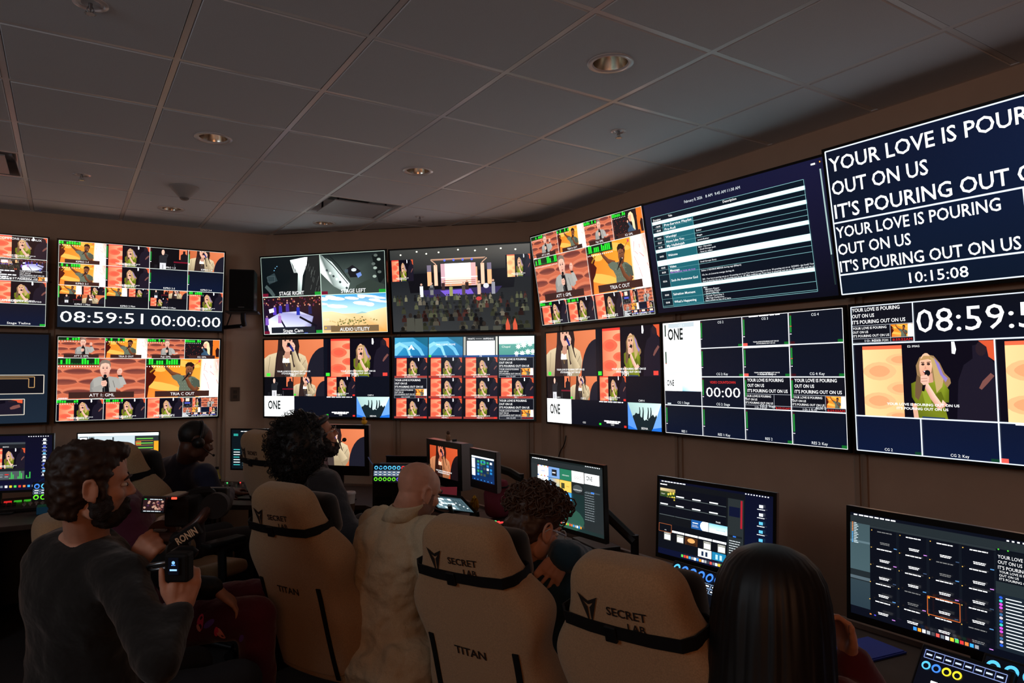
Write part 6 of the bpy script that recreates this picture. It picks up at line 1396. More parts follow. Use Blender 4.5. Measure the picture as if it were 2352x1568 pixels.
def arm_shapes(b, S, E, W_, grow=0.0, s=1.0, inner=None, cut=0.0):
    S, E, W_ = V(S), V(E), V(W_)
    if inner is not None: cap(b, inner, S, (.07 * s + grow), (.066 * s + grow)); cap(b, inner + (inner - S) * .35 + V((0, 0, .03)), S, .052 * s + grow, .058 * s + grow)
    cap(b, S, E, .060 * s + grow, .045 * s + grow); we = W_ + (E - W_) * cut
    cap(b, E, we, .047 * s + grow, (.031 + .012 * cut) * s + grow)
def leg_shapes(b, H, K, A, grow=0.0, s=1.0):
    cap(b, H, K, .092 * s + grow, .062 * s + grow); cap(b, K, A, .061 * s + grow, .042 * s + grow)
def feet(b, A, f, s=1.0):
    A = V(A); f = V(f); cap(b, A + V((0, 0, -.03)) - f * .03, A + f * .15 + V((0, 0, -.055)), .042 * s, .034 * s, 12, .8)
def folds(b, pts, r): q = b.tube(pts, r, 6)
def person_root(label, loc): return thing('person', label, 'person', (0, 0, 0))
def curls(name, m, parent, T, c, r, n, cr, tr, keep, seed=1, jit=.02):
    R_ = random.Random(seed); b = MB()
    for k in range(n):
        z = R_.uniform(-1, 1); ph = R_.uniform(0, 2 * PI); q = math.sqrt(1 - z * z); d = V((q * math.cos(ph), q * math.sin(ph), z))
        p = V((c[0] + d.x * r[0], c[1] + d.y * r[1], c[2] + d.z * r[2]))
        if not keep(p, d): continue
        p += d * R_.uniform(-jit, jit * .6); ax = V((R_.gauss(0, 1), R_.gauss(0, 1), R_.gauss(0, 1))).normalized(); a = ax.cross(V((.3, .5, .8))).normalized(); e = ax.cross(a); rr = cr * R_.uniform(.6, 1.25); h = R_.uniform(-1, 1) * cr * .8; N = 9
        path = [p + a * (rr * math.cos(2 * PI * i / (N - 1) * 1.15)) + e * (rr * math.sin(2 * PI * i / (N - 1) * 1.15)) + ax * (h * i / N) for i in range(N)]
        w = MB(); w.tube(path, tr, 4, False); b.add([T @ V(v) for v in w.v], w.f)
    return b.build(name, m, parent, smooth=True, clean=False)
CR = lambda T, p: T @ V(p)
def rim(T, pts, r, n=6): b = MB(); q = MB(); q.tube(pts, r, n); b.add([T @ V(v) for v in q.v], q.f); return b
def glasses(T, parent, m, w=.024, h=.02, y=.112, z=-.001, r=.0017):
    g = None
    for s in (-1, 1):
        b = rim(T, [(s * .034 + w * math.cos(a), y - .010 * abs(math.cos(a)) * (1 if math.cos(a) * s > 0 else 0), z + h * math.sin(a)) for a in [2 * PI * k / 16 for k in range(17)]], r)
        if s == -1: br = rim(T, [(-.011, y, z + .004), (0, y + .003, z + .008), (.011, y, z + .004)], r); b.add(br.v, br.f)
        tm = rim(T, [(s * .058, y - .01, z + .006), (s * .074, .05, z + .008), (s * .084, -.01, z + .006), (s * .082, -.03, z - .012)], r); b.add(tm.v, tm.f)
        o = b.build('glasses' if g is None else 'glasses_rim', m, parent if g is None else g, smooth=True, clean=False); g = g or o
    return g

# ---- 1: camera operator, bearded, dark sweater, seen from behind
def hd(th): a = math.radians(th); return FH * math.cos(a) + V((FH.y, -FH.x, 0)) * math.sin(a)
o = person_root('bearded person in a dark sweater holding a camera gimbal, nearest at the left', None)
T = head_T(atd(212, 1112, 2.2), 32.5 + 54, -2, 0, 1.04); neck = atd(200, 1232, 2.26); hip = atd(190, 1640, 2.3); mid = atd(175, 1420, 2.32)
rt = hd(28 + 90); S_r = neck + rt * .185 + V((0, 0, -.105)); S_l = neck - rt * .19 + V((0, 0, -.095)); E_r = atd(366, 1520, 1.93); W_r = atd(412, 1405, 2.09); E_l = atd(215, 1440, 2.5); W_l = atd(304, 1300, 2.30)
b = MB(); head_shapes(b, T); cap(b, CR(T, (0, -.025, -.05)), neck + V((0, 0, .01)), .058, .066); torso_shapes(b, hip, mid, neck, rt)
for S, E, W_ in ((S_r, E_r, W_r), (S_l, E_l, W_l)): arm_shapes(b, S, E, W_)
UPc = V((0, 0, 1)); hand_shapes(b, W_r, atd(432, 1320, 2.1) - W_r, atd(470, 1340, 1.98) - atd(430, 1340, 2.1), atd(400, 1330, 2.07) - W_r, (38, 50, 40), 1.08, thumb_dir=atd(398, 1318, 2.08) - atd(415, 1372, 2.08))
hand_shapes(b, W_l, atd(334, 1262, 2.30) - W_l, -_f + _U * .5 + _R * .2, _U * 1.0 - _R * .4, (62, 78, 50), 1.08, .05, thumb_dir=_R * .8 + _U * .3 + _f * .6)
h = [None] * 2
for i, (s, kn) in enumerate(((1, atd(330, 1760, 1.9)), (-1, atd(260, 1700, 2.6)))):
    H_ = hip + rt * (.09 * s); K_ = hip + hd(50) * .42 + rt * (.13 * s) + V((0, 0, .02)); A_ = V((K_.x, K_.y, .09)) + hd(50) * .02; leg_shapes(b, H_, K_, A_); h[i] = (H_, K_, A_)
body1 = fuse(b, 'body', 'skin', o, .0065, 3)
b = MB(); torso_shapes(b, hip, mid, neck + (mid - neck).normalized() * .005, rt, .024, 1.04)
for S, E, W_ in ((S_r, E_r, W_r), (S_l, E_l, W_l)): arm_shapes(b, S, E, W_, .016, 1, neck + (S - neck) * .35 + V((0, 0, -.05)), .12)
fuse(b, 'sweater', 'sweater', o, .011, 6, disp=.010, dscale=.11, seed=1)
for W2_, E2_ in ((W_r, E_r), (W_l, E_l)): b = MB(); q = W2_ + (E2_ - W2_) * .10; cap(b, q, q + (E2_ - W2_).normalized() * .05, .046, .047); fuse(b, 'sleeve_cuff', 'sweater', o, .008, 3)
b = MB()
for H_, K_, A_ in h: leg_shapes(b, H_, K_, A_, .012)
cap(b, h[0][0], h[1][0], .12, .12); fuse(b, 'trousers', 'trouser', o, .012, 4, disp=.006, dscale=.1)
for H_, K_, A_ in h: b = MB(); feet(b, A_, hd(50)); fuse(b, 'shoe', 'shoe', o, .01, 3)
b = MB(); xell(b, T, (0, -.022, .048), (.087, .104, .088)); xell(b, T, (0, -.05, -.01), (.08, .072, .075)); xell(b, T, (0, .045, .098), (.058, .052, .032)); xell(b, T, (0, -.06, -.06), (.062, .05, .045)); [xell(b, T, (s * .07, .022, .0), (.012, .014, .045)) for s in (-1, 1)]
fuse(b, 'hair', 'hair_brown', o, .007, 2, disp=.010, dscale=.022, seed=4)
b = MB(); xell(b, T, (0, .045, -.098), (.052, .05, .038)); xell(b, T, (0, .078, -.078), (.036, .028, .034)); [xell(b, T, (s * .058, .02, -.06), (.02, .034, .045)) for s in (-1, 1)]; xell(b, T, (0, .094, -.05), (.027, .012, .006)); fuse(b, 'beard', 'beard_dark', o, .006, 2, disp=.006, dscale=.016, seed=2)
face_parts(T, o); brow(T, o, 'hair_brown')
b = MB(); d_ = (E_r - W_r).normalized(); q = W_r + d_ * .045
for k in range(14):
    a_ = d_.cross(V((0, 0, 1))).normalized(); c_ = a_.cross(d_); t_ = 2 * PI * k / 14; b.ell(W_r + d_ * .012 + (a_ * math.cos(t_) + c_ * math.sin(t_)) * .036, .0065, 8, 6)
b.build('bracelet', mat('bead_tan', (120, 110, 96), .4), o, smooth=True)
# stool under him
st = thing('stool', 'dark round stool under the camera operator', 'stool', (hip.x, hip.y, 0)); z = hip.z - .15
b = MB(); b.lathe([(.001, z - .07), (.18, z - .07), (.19, z - .04), (.18, z), (.001, z + .004)], 28); b.build('seat', 'black', st, smooth=40); b = MB(); b.cyl((0, 0, .02), (0, 0, z - .07), .03); b.build('post', 'dark_metal', st, smooth=True); b = MB(); b.lathe([(.001, .03), (.2, .012), (.21, .0), (.001, 0)], 28); b.build('foot_plate', 'dark_metal', st, smooth=40)

# gimbal held by the operator
g = thing('camera_gimbal', 'handheld camera gimbal with a lit grip display, held by the bearded operator', 'camera gimbal', atd(408, 1300, 2.03)); G0 = g.location.copy(); gp = lambda x, y, d: atd(x, y, d + .07) - G0
M['gim'] = mat('gimbal_black', (22, 21, 21), .7, spec=.2); M['gim_arm'] = mat('gimbal_arm', (70, 48, 42), .38, .3)
b = MB(); b.tube([gp(404, 1370, 2.03), gp(404, 1310, 2.03), gp(406, 1275, 2.05)], [.024, .027, .026], 14); b.build('grip', 'gim', g, smooth=40)
b = MB(); c_ = gp(412, 1300, 2.01); R3 = Matrix((_R, _U, -_f)).transposed(); b.box(c_, (.07, .085, .045), R3); b.build('grip_housing', 'gim', g, bevel=.008)
pd = Pic(.03, .05); f_ = pd.frame(); f_.rect(0, 0, 1, 1, (4, 6, 14)); f_.ell(.5, .3, .16, .1, (130, 190, 255)); f_.rect(.3, .42, .7, .47, (90, 150, 230)); f_.rect(.15, .68, .85, .78, (150, 200, 255)); sc_ = pd.build('grip_display', 'monitor', g); sc_.matrix_local = Matrix.Translation(gp(398, 1300, 1.98)) @ R3.to_4x4()
b = MB(); b.tube([gp(335, 1305, 2.1), gp(345, 1298, 2.09), gp(385, 1291, 2.06)], .006, 8); b.tube([gp(338, 1305, 2.1), gp(352, 1309, 2.09), gp(390, 1303, 2.06)], .006, 8); b.build('side_rail', 'steel', g, smooth=True)
b = MB(); b.tube([gp(395, 1275, 2.06), gp(412, 1268, 2.08), gp(440, 1266, 2.1), gp(452, 1272, 2.1)], [.014, .02, .018, .012], 10); b.build('quick_lock', 'dark_metal', g, smooth=40)
b = MB(); b.tube(smooth_path([gp(345, 1226, 2.3), gp(368, 1231, 2.28), gp(398, 1233, 2.26), gp(430, 1218, 2.24), gp(458, 1195, 2.24), gp(475, 1172, 2.26), gp(490, 1150, 2.3)]), .016, 10); b.build('swing_arm', 'gim_arm', g, smooth=True)
b = MB(); b.cyl(gp(372, 1224, 2.3), gp(380, 1212, 2.36), .045, .045, 24); b.build('tilt_motor', 'gim_arm', g, smooth=40); b = MB(); b.cyl(gp(492, 1162, 2.26), gp(500, 1158, 2.36), .042, .042, 24); b.build('roll_motor', 'gim', g, smooth=40)
b = MB(); b.cyl(gp(410, 1264, 2.14), gp(414, 1240, 2.26), .034, .034, 20); b.build('pan_motor', 'gim', g, smooth=40)
b = MB(); b.tube([gp(342, 1244, 2.26), gp(360, 1226, 2.27)], .004, 6); b.box(gp(368, 1217, 2.26), (.04, .006, .014), R3); b.build('lever', 'steel', g)
class BaseT:
    def __init__(s, p, x, y): s.p, s.x, s.y = V(p), V(x), V(y)
    def __matmul__(s, q): return s.p + s.x * q.x + s.y * q.y
tx = (gp(446, 1219, 2.2) - gp(404, 1245, 2.2)).normalized(); ty = (_U - tx * _U.dot(tx)).normalized()
pl = MB(); RT = Matrix((tx, ty, tx.cross(ty))).transposed(); pl.box(gp(428, 1230, 2.15), (.10, .042, .02), RT); pl.build('arm_plate', 'gim', g, bevel=.004)
lettering('arm_print', 'RONIN', mat('print_tan', (210, 176, 140), .6), g, BaseT(gp(428, 1230, 2.134), tx, ty), .023, .074, bold=.03)
# cinema camera riding on it
cm = thing('video_camera', 'black cinema camera with red tally light on the gimbal', 'camera', atd(440, 1165, 2.34)); C0_ = cm.location.copy(); cp = lambda x, y, d: atd(x, y, d) - C0_
ca = cp(480, 1155, 2.55) - cp(400, 1165, 2.3); ca.z = 0; ca.normalize(); cr = V((ca.y, -ca.x, 0)); RC = Matrix((cr, ca, V((0, 0, 1)))).transposed()
b = MB(); b.box(cp(425, 1168, 2.4), (.085, .12, .10), RC); b.build('body', 'gim', cm, bevel=.008); b = MB(); b.box(cp(405, 1137, 2.36), (.05, .10, .012), RC); b.build('top_plate', 'gim_arm', cm, bevel=.003)
q = cp(455, 1160, 2.46); b = MB(); b.cyl(q, q + ca * .1, .042, .045, 24); b.build('lens', 'black_gloss', cm, smooth=40); q = q + ca * .09; b = MB(); b.box(q + ca * .02, (.12, .03, .09), RC); b.build('matte_box', 'black', cm, bevel=.004)
b = MB(); b.tube([cp(430, 1136, 2.4), cp(450, 1130, 2.43), cp(478, 1128, 2.46), cp(492, 1136, 2.48)], [.014, .017, .018, .012], 8); b.build('top_handle', 'gim', cm, smooth=40)
b = MB(); b.box(cp(400, 1144, 2.28), (.016, .006, .004), R3); b.build('tally_light', emat('tally_red', (255, 60, 40), 3.0), cm)
b = MB(); b.tube([cp(430, 1196, 2.36), cp(458, 1190, 2.4)], .005, 8); b.tube([cp(436, 1200, 2.36), cp(456, 1197, 2.38)], .004, 8); b.build('base_rods', 'steel', cm, smooth=True)
pm = Pic(.062, .044); f_ = pm.frame(); f_.rect(0, 0, 1, 1, (40, 22, 26)); r = random.Random(3); [f_.ell(r.random(), r.uniform(.2, .8), .06, .08, r.choice([(150, 100, 90), (90, 50, 50), (60, 34, 60), (180, 140, 120)]), 0, 8) for k in range(26)]; f_.rect(0, 0, 1, .12, (16, 18, 24)); f_.rect(.05, .03, .15, .09, (60, 200, 90)); f_.fuzz(.3, .06, .6, .06, (180, 190, 195), 2); f_.rect(0, .86, 1, 1, (16, 18, 24)); f_.fuzz(.05, .93, .8, .06, (180, 190, 195), 3)
mo = MB(); mo.box((0, 0, -.009), (.072, .054, .016)); R_m = (Matrix.Rotation(math.radians(-12), 3, 'Z')); mm = mo.build('camera_monitor', 'black', cm, bevel=.003); MT = Matrix.Translation(cp(353, 1160, 2.24)) @ (R3 @ Matrix.Rotation(-.12, 3, 'Z') @ Matrix.Rotation(.35, 3, 'Y')).to_4x4(); mm.matrix_local = MT; ss = pm.build('monitor_picture', 'monitor', mm)
b = MB(); b.tube([cp(372, 1158, 2.27), cp(392, 1165, 2.34)], .006, 8); b.build('monitor_arm', 'gim', cm, smooth=True)

# ---- 2: person in maroon, mostly hidden behind the operator
o = person_root('seated person in maroon with flower printed trousers, half hidden behind the camera gimbal', None)
az = 84; f_az = az_vec(az); rt = V((f_az.y, -f_az.x, 0)); hip = atd(318, 1432, 3.02); neck = atd(262, 1132, 2.95); mid = atd(290, 1300, 2.98)
T = head_T(atd(232, 1085, 2.95), az, -12)
S_r = neck + rt * .17 + V((0, 0, -.05)); S_l = neck - rt * .17 + V((0, 0, -.05)); E_r = atd(405, 1345, 2.78); W_r = atd(495, 1352, 2.80); E_l = atd(400, 1330, 3.1); W_l = atd(470, 1350, 3.1)
legs = [(hip + rt * .09, atd(590, 1412, 2.86), None), (hip - rt * .09, atd(585, 1372, 3.12), None)]; legs = [(H_, K_, V((K_.x + .02, K_.y, .09))) for H_, K_, _ in legs]
b = MB(); head_shapes(b, T); cap(b, CR(T, (0, -.025, -.05)), neck + V((0, 0, .01)), .052, .056); torso_shapes(b, hip, mid, neck, rt, 0, .9)
arm_shapes(b, S_r, E_r, W_r, 0, .9); arm_shapes(b, S_l, E_l, W_l, 0, .9); [leg_shapes(b, *l, 0, .95) for l in legs]
hand_shapes(b, W_r, atd(545, 1392, 2.82) - W_r, V((0, 0, 1)) - f_az * .1, rt * -1, (14, 22, 18), 1.0); hand_shapes(b, W_l, f_az - V((0, 0, .3)), V((0, 0, 1)), rt, (20, 30, 20), .95)
fuse(b, 'body', 'skin_tan', o, .0075, 3)
b = MB(); torso_shapes(b, hip, mid, neck, rt, .024, .92); cap(b, neck + (S_r - neck) * .3, S_r, .08, .085); cap(b, neck + (S_l - neck) * .3, S_l, .08, .085); cap(b, S_r, S_r + (E_r - S_r) * .5, .08, .07); cap(b, S_l, S_l + (E_l - S_l) * .5, .08, .07); cap(b, neck - f_az * .06 + rt * .06, neck - f_az * .06 - rt * .06, .06, .06); fuse(b, 'hooded_top', 'maroon2', o, .012, 5, disp=.014, dscale=.1, seed=3)
b = MB(); cap(b, S_r + (E_r - S_r) * .45, E_r, .068, .058); cap(b, E_r, W_r + (E_r - W_r) * .1, .06, .046); cap(b, S_l + (E_l - S_l) * .45, E_l, .068, .058); cap(b, E_l, W_l + (E_l - W_l) * .1, .06, .046); fuse(b, 'sleeves', 'hair_black', o, .011, 4, disp=.006, dscale=.08)
b = MB(); [leg_shapes(b, *l, .018, 1.0) for l in legs]; cap(b, legs[0][0], legs[1][0], .13, .13); tro = fuse(b, 'trousers', 'maroon2', o, .011, 4, disp=.007, dscale=.09, seed=6)
fm = [mat('print_pink', (250, 70, 110), .8), mat('print_coral', (255, 150, 140), .8), mat('print_violet', (120, 80, 180), .8)]
def on_leg(px, py, rr, rot, m):
    """printed petal lying on the near leg"""
    K_, A_, H_ = legs[0][1], legs[0][2], legs[0][0]; best = None
    dg = bpy.context.evaluated_depsgraph_get(); d = ray(px, py); hit, loc, nr, ix = tro.ray_cast(CAMP, d.normalized())
    if not hit: return
    x = nr.cross(V((0, 0, 1))).normalized(); y = nr.cross(x); x, y = x * math.cos(rot) + y * math.sin(rot), y * math.cos(rot) - x * math.sin(rot); b = MB(); pts = []
    for k in range(14):
        t_ = 2 * PI * k / 14; q = loc + x * (rr * .45 * math.cos(t_)) + y * (rr * math.sin(t_)) + nr * .05; h_, l_, n_, i_ = tro.ray_cast(q, -nr); pts.append((l_ if h_ else q - nr * .05) + nr * .0012)
    c_ = loc + nr * .0015; b.add(pts + [c_], [(k, (k + 1) % 14, 14) for k in range(14)]); b.build('flower_print', fm[m], tro, clean=False)
for a in ((460, 1428, .032, .1, 0), (456, 1442, .016, .4, 1), (480, 1432, .026, -.9, 2), (506, 1455, .028, .5, 1), (497, 1450, .02, -.1, 0), (545, 1500, .03, .3, 0), (540, 1538, .028, .7, 1), (565, 1546, .03, -.8, 0), (555, 1465, .022, -.7, 2)): on_leg(*a)
[feet_ for feet_ in ()]
for l in legs: b = MB(); feet(b, l[2], f_az); fuse(b, 'shoe', 'shoe', o, .01, 3)
b = MB(); xell(b, T, (0, -.02, .045), (.084, .102, .09)); xell(b, T, (0, -.06, -.02), (.075, .06, .08)); fuse(b, 'hair', 'hair_brown', o, .009, 2, disp=.006, dscale=.03); face_parts(T, o)
C5 = chair('beige chair under the seated person in maroon, hidden behind the camera operator', (hip.x - f_az.x * .33, hip.y - f_az.y * .33 + .02), az, 1.16, recline=9)

# ---- 3: man in navy with headphones at the left desk
o = person_root('person in navy with black headphones seated at the left wall desk', None)
az = 66; f_az = az_vec(az); rt = V((f_az.y, -f_az.x, 0)); T = head_T(atd(449, 1012, 4.35), 80, -16, 0, 1.02); neck = atd(428, 1068, 4.42); hip = atd(405, 1262, 4.5); mid = atd(398, 1160, 4.5)
S_r = neck + rt * .19 + V((0, 0, -.055)); S_l = neck - rt * .19 + V((0, 0, -.055)); E_r = atd(505, 1165, 4.25); W_r = atd(524, 1132, 4.72); E_l = atd(440, 1170, 4.95); W_l = atd(500, 1140, 5.0)
legs = [(hip + rt * .09, hip + rt * .12 + f_az * .42 + V((0, 0, .02)), 0), (hip - rt * .09, hip - rt * .12 + f_az * .42 + V((0, 0, .02)), 0)]; legs = [(a, k, V((k.x, k.y, .09))) for a, k, _ in legs]
b = MB(); head_shapes(b, T); cap(b, CR(T, (0, -.025, -.05)), neck + V((0, 0, .01)), .06, .068); torso_shapes(b, hip, mid, neck, rt, 0, 1.05); arm_shapes(b, S_r, E_r, W_r); arm_shapes(b, S_l, E_l, W_l); [leg_shapes(b, *l) for l in legs]
hand_shapes(b, W_r, atd(550, 1120, 4.85) - W_r, V((0, 0, 1)), _r, (18, 40, 30), 1.1, .1); hand_shapes(b, W_l, f_az, V((0, 0, 1)), rt, (20, 30, 20)); fuse(b, 'body', 'skin_dark', o, .0085, 3)
b = MB(); torso_shapes(b, hip, mid, neck, rt, .026, 1.08); arm_shapes(b, S_r, E_r, W_r, .018, 1, neck + (S_r - neck) * .35 + V((0, 0, -.05)), .08); arm_shapes(b, S_l, E_l, W_l, .018, 1, neck + (S_l - neck) * .35 + V((0, 0, -.05)), .08); cap(b, neck - f_az * .02 + rt * .03 + V((0, 0, .02)), neck - f_az * .02 - rt * .03 + V((0, 0, .02)), .062, .062); fuse(b, 'shirt', 'navy', o, .012, 5, disp=.009, dscale=.12, seed=5)
b = MB(); [leg_shapes(b, *l, .012) for l in legs]; cap(b, legs[0][0], legs[1][0], .13, .13); fuse(b, 'trousers', 'trouser', o, .013, 4)
for l in legs: b = MB(); feet(b, l[2], f_az); fuse(b, 'shoe', 'shoe', o, .01, 3)
b = MB(); xell(b, T, (0, -.018, .036), (.0765, .0965, .087)); fuse(b, 'hair', 'hair_black', o, .008, 2, disp=.001, dscale=.01); face_parts(T, o)
b = rim(T, [(.088 * math.sin(a), -.005, .022 + .102 * math.cos(a)) for a in [-1.75 + 3.5 * k / 16 for k in range(17)]], .008, 8); hp = b.build('headphones', 'black', o, smooth=True)
for s in (-1, 1): b = MB(); xcap(b, T, (s * .078, -.008, -.008), (s * .096, -.008, -.008), .036, .032, 16); b.build('ear_cup', 'black', hp, smooth=True)
b = rim(T, [(.094, .0, -.02), (.09, .06, -.05), (.05, .11, -.062)], .003); xell(b, T, (.045, .115, -.062), (.008, .008, .008)); b.build('boom_mic', 'black', hp, smooth=True)

# ---- 4: man with a large afro, glasses and beard
o = person_root('person with a large black afro, glasses and beard in a dark grey hoodie, looking up', None)
az = 88; f_az = az_vec(az); rt = V((f_az.y, -f_az.x, 0)); T = head_T(atd(728, 1001, 4.15), 94, 20, 0, 1.03); neck = atd(712, 1082, 4.2); hip = atd(690, 1330, 4.25); mid = atd(700, 1200, 4.25)
S_r = neck + rt * .20 + V((0, 0, -.06)) + f_az * .02; S_l = neck - rt * .20 + V((0, 0, -.06)); E_r = atd(800, 1225, 3.95); W_r = atd(868, 1215, 4.1); E_l = atd(800, 1220, 4.5); W_l = atd(850, 1195, 4.5)
legs = [(hip + rt * .1, hip + rt * .13 + f_az * .42 + V((0, 0, .03)), 0), (hip - rt * .1, hip - rt * .13 + f_az * .42 + V((0, 0, .03)), 0)]; legs = [(a, k, V((k.x, k.y, .09))) for a, k, _ in legs]
b = MB(); head_shapes(b, T, 1.08, 1.02); cap(b, CR(T, (0, -.02, -.05)), neck + V((0, 0, .01)), .064, .072); torso_shapes(b, hip, mid, neck, rt, 0, 1.12, belly=.05); arm_shapes(b, S_r, E_r, W_r, 0, 1.1); arm_shapes(b, S_l, E_l, W_l, 0, 1.1); [leg_shapes(b, *l, 0, 1.1) for l in legs]
hand_shapes(b, W_r, f_az - V((0, 0, .15)), V((0, 0, 1)), -rt, (15, 25, 20)); hand_shapes(b, W_l, f_az - V((0, 0, .15)), V((0, 0, 1)), rt, (15, 25, 20)); fuse(b, 'body', 'skin_tan', o, .007, 3)
b = MB(); torso_shapes(b, hip, mid, neck, rt, .032, 1.15, belly=.05); arm_shapes(b, S_r, E_r, W_r, .03, 1.1, neck + (S_r - neck) * .3 + V((0, 0, -.05)), .06); arm_shapes(b, S_l, E_l, W_l, .03, 1.1, neck + (S_l - neck) * .3 + V((0, 0, -.05)), .06); cap(b, neck + f_az * .05 + rt * .06, neck + f_az * .05 - rt * .06, .05, .05); cap(b, neck - f_az * .07 + rt * .1 + V((0, 0, -.02)), neck - f_az * .07 - rt * .1 + V((0, 0, -.02)), .06, .06); fuse(b, 'hoodie', 'hoodie', o, .012, 5, disp=.013, dscale=.1, seed=8)
b = MB(); [leg_shapes(b, *l, .014, 1.1) for l in legs]; cap(b, legs[0][0], legs[1][0], .14, .14); fuse(b, 'trousers', 'trouser', o, .013, 4)
for l in legs: b = MB(); feet(b, l[2], f_az); fuse(b, 'shoe', 'shoe', o, .01, 3)
af = MB(); xell(af, T, (0, -.115, .005), (.16, .165, .165)); xell(af, T, (0, -.15, -.07), (.16, .14, .15)); xell(af, T, (0, -.03, .085), (.09, .08, .06)); hair = fuse(af, 'hair', 'hair_black', o, .014, 2, disp=.02, dscale=.045, seed=2)
curls('hair_curls', 'hair_black', hair, T, (0, -.115, .0), (.168, .172, .174), 1500, .012, .0016, lambda p, d: d.y < .72, 3, .03); curls('hair_curls', 'hair_black', hair, T, (0, -.15, -.075), (.168, .148, .158), 900, .012, .0016, lambda p, d: d.z < .3 and d.y < .8, 4, .03)
b = MB(); q = [(.083 * math.sin(a) * 1.02, -.01 + .094 * math.cos(a), .072 + .012 * math.cos(a)) for a in [-2.2 + 4.4 * k / 20 for k in range(21)]]; b = rim(T, q, .016, 8); b.build('head_band', 'black', o, smooth=True)
b = rim(T, [(.12 * math.sin(a), -.035, .02 + .155 * math.cos(a)) for a in [-1.2 + 2.4 * k / 14 for k in range(15)]], .009, 8); b.build('headset_band', 'dark_metal', o, smooth=True)
b = rim(T, [(.082, .02, -.03), (.07, .08, -.075), (.03, .128, -.078)], .003); xell(b, T, (.02, .135, -.078), (.013, .013, .012)); b.build('headset_mic', 'black', o, smooth=True)
b = MB(); xell(b, T, (0, .045, -.105), (.052, .048, .042)); xell(b, T, (0, .075, -.095), (.036, .028, .034)); [xell(b, T, (s * .058, .018, -.06), (.02, .034, .05)) for s in (-1, 1)]; fuse(b, 'beard', 'beard_dark', o, .007, 2, disp=.007, dscale=.016, seed=3)
face_parts(T, o); brow(T, o, 'beard_dark'); glasses(T, o, 'wire')

# ---- 5: bald man in a pale shirt
o = person_root('bald person with stubble in a pale khaki shirt leaning towards a tablet', None)
az = 74; f_az = az_vec(az); rt = V((f_az.y, -f_az.x, 0)); T = head_T(atd(962, 1128, 3.1), 79, -18, 0, 1.02); neck = atd(926, 1186, 3.13); hip = atd(895, 1520, 3.05); mid = atd(872, 1345, 3.12)
S_r = neck + rt * .18 + V((0, 0, -.06)); S_l = neck - rt * .18 + V((0, 0, -.06)); E_r = atd(1010, 1400, 2.85); W_r = atd(1075, 1330, 3.15); E_l = atd(985, 1330, 3.5); W_l = atd(1035, 1260, 3.65)
legs = [(hip + rt * .09, hip + rt * .12 + f_az * .42 + V((0, 0, .02)), 0), (hip - rt * .09, hip - rt * .12 + f_az * .42 + V((0, 0, .02)), 0)]; legs = [(a, k, V((k.x, k.y, .09))) for a, k, _ in legs]
b = MB(); head_shapes(b, T); xell(b, T, (0, -.02, .042), (.074, .094, .08)); cap(b, CR(T, (0, -.03, -.04)), neck + V((0, 0, -.01)), .066, .07); torso_shapes(b, hip, mid, neck, rt); arm_shapes(b, S_r, E_r, W_r); arm_shapes(b, S_l, E_l, W_l); [leg_shapes(b, *l) for l in legs]
hand_shapes(b, W_r, f_az, V((0, 0, 1)), -rt, (15, 25, 20)); hand_shapes(b, W_l, f_az, V((0, 0, 1)), rt, (15, 25, 20)); fuse(b, 'body', 'skin', o, .006, 3)
b = MB(); torso_shapes(b, hip, mid, neck - V((0, 0, .01)), rt, .026, 1.02); arm_shapes(b, S_r, E_r, W_r, .022, 1, neck + (S_r - neck) * .35 + V((0, 0, -.055)), .08); arm_shapes(b, S_l, E_l, W_l, .022, 1, neck + (S_l - neck) * .35 + V((0, 0, -.055)), .08)
cap(b, hip + rt * .11 - f_az * .02, hip - rt * .11 - f_az * .02, .165, .165); cap(b, hip + rt * .1 + f_az * .06 - V((0, 0, .04)), hip - rt * .1 + f_az * .06 - V((0, 0, .04)), .14, .14)
shirt = fuse(b, 'shirt', 'khaki', o, .010, 3, disp=.017, dscale=.075, seed=9)
ax = (CR(T, (0, -.03, -.04)) - neck).normalized(); a1 = ax.cross(rt).normalized(); rings = []
for d_, r_ in ((.02, .080), (.085, .073), (.094, .078), (.084, .088), (.05, .098), (.012, .106), (.006, .098)):
    rings.append([neck + ax * (d_ - .01 * math.cos(t_)) + (rt * math.cos(t_ + PI / 2) + a1 * math.sin(t_ + PI / 2)) * r_ for t_ in [2 * PI * k / 32 for k in range(32)]])
b = MB(); b.loft(rings, False); b.build('collar', 'khaki', shirt, smooth=True)
b = MB(); [leg_shapes(b, *l, .012) for l in legs]; cap(b, legs[0][0], legs[1][0], .13, .13); fuse(b, 'trousers', 'trouser', o, .013, 4)
for l in legs: b = MB(); feet(b, l[2], f_az); fuse(b, 'shoe', 'shoe', o, .01, 3)
b = MB(); xell(b, T, (0, .035, -.035), (.0618, .057, .0715)); xell(b, T, (0, .041, -.0855), (.0462, .0445, .0295)); xell(b, T, (0, .0715, -.1), (.0212, .0185, .0175)); xell(b, T, (0, .03, .03), (.0675, .063, .0735)); [xell(b, T, (s * .05, .01, -.07), (.0158, .0365, .0315), (.5, 0, 0)) for s in (-1, 1)]; [xell(b, T, (s * .038, .062, -.028), (.0252, .0232, .0232)) for s in (-1, 1)]
bd = fuse(b, 'beard', 'stubble', o, .0045, 3, disp=.0006, dscale=.01)
clip_local(bd, T, lambda p: (p.z < -.046 and not (abs(p.x) < .024 and p.z > -.08 and p.y > .07 and p.z > -.052)) or (abs(p.x) > .048 and p.y < .045 and p.y > .006 and p.z < .0))
face_parts(T, o); brow(T, o, 'beard_dark')

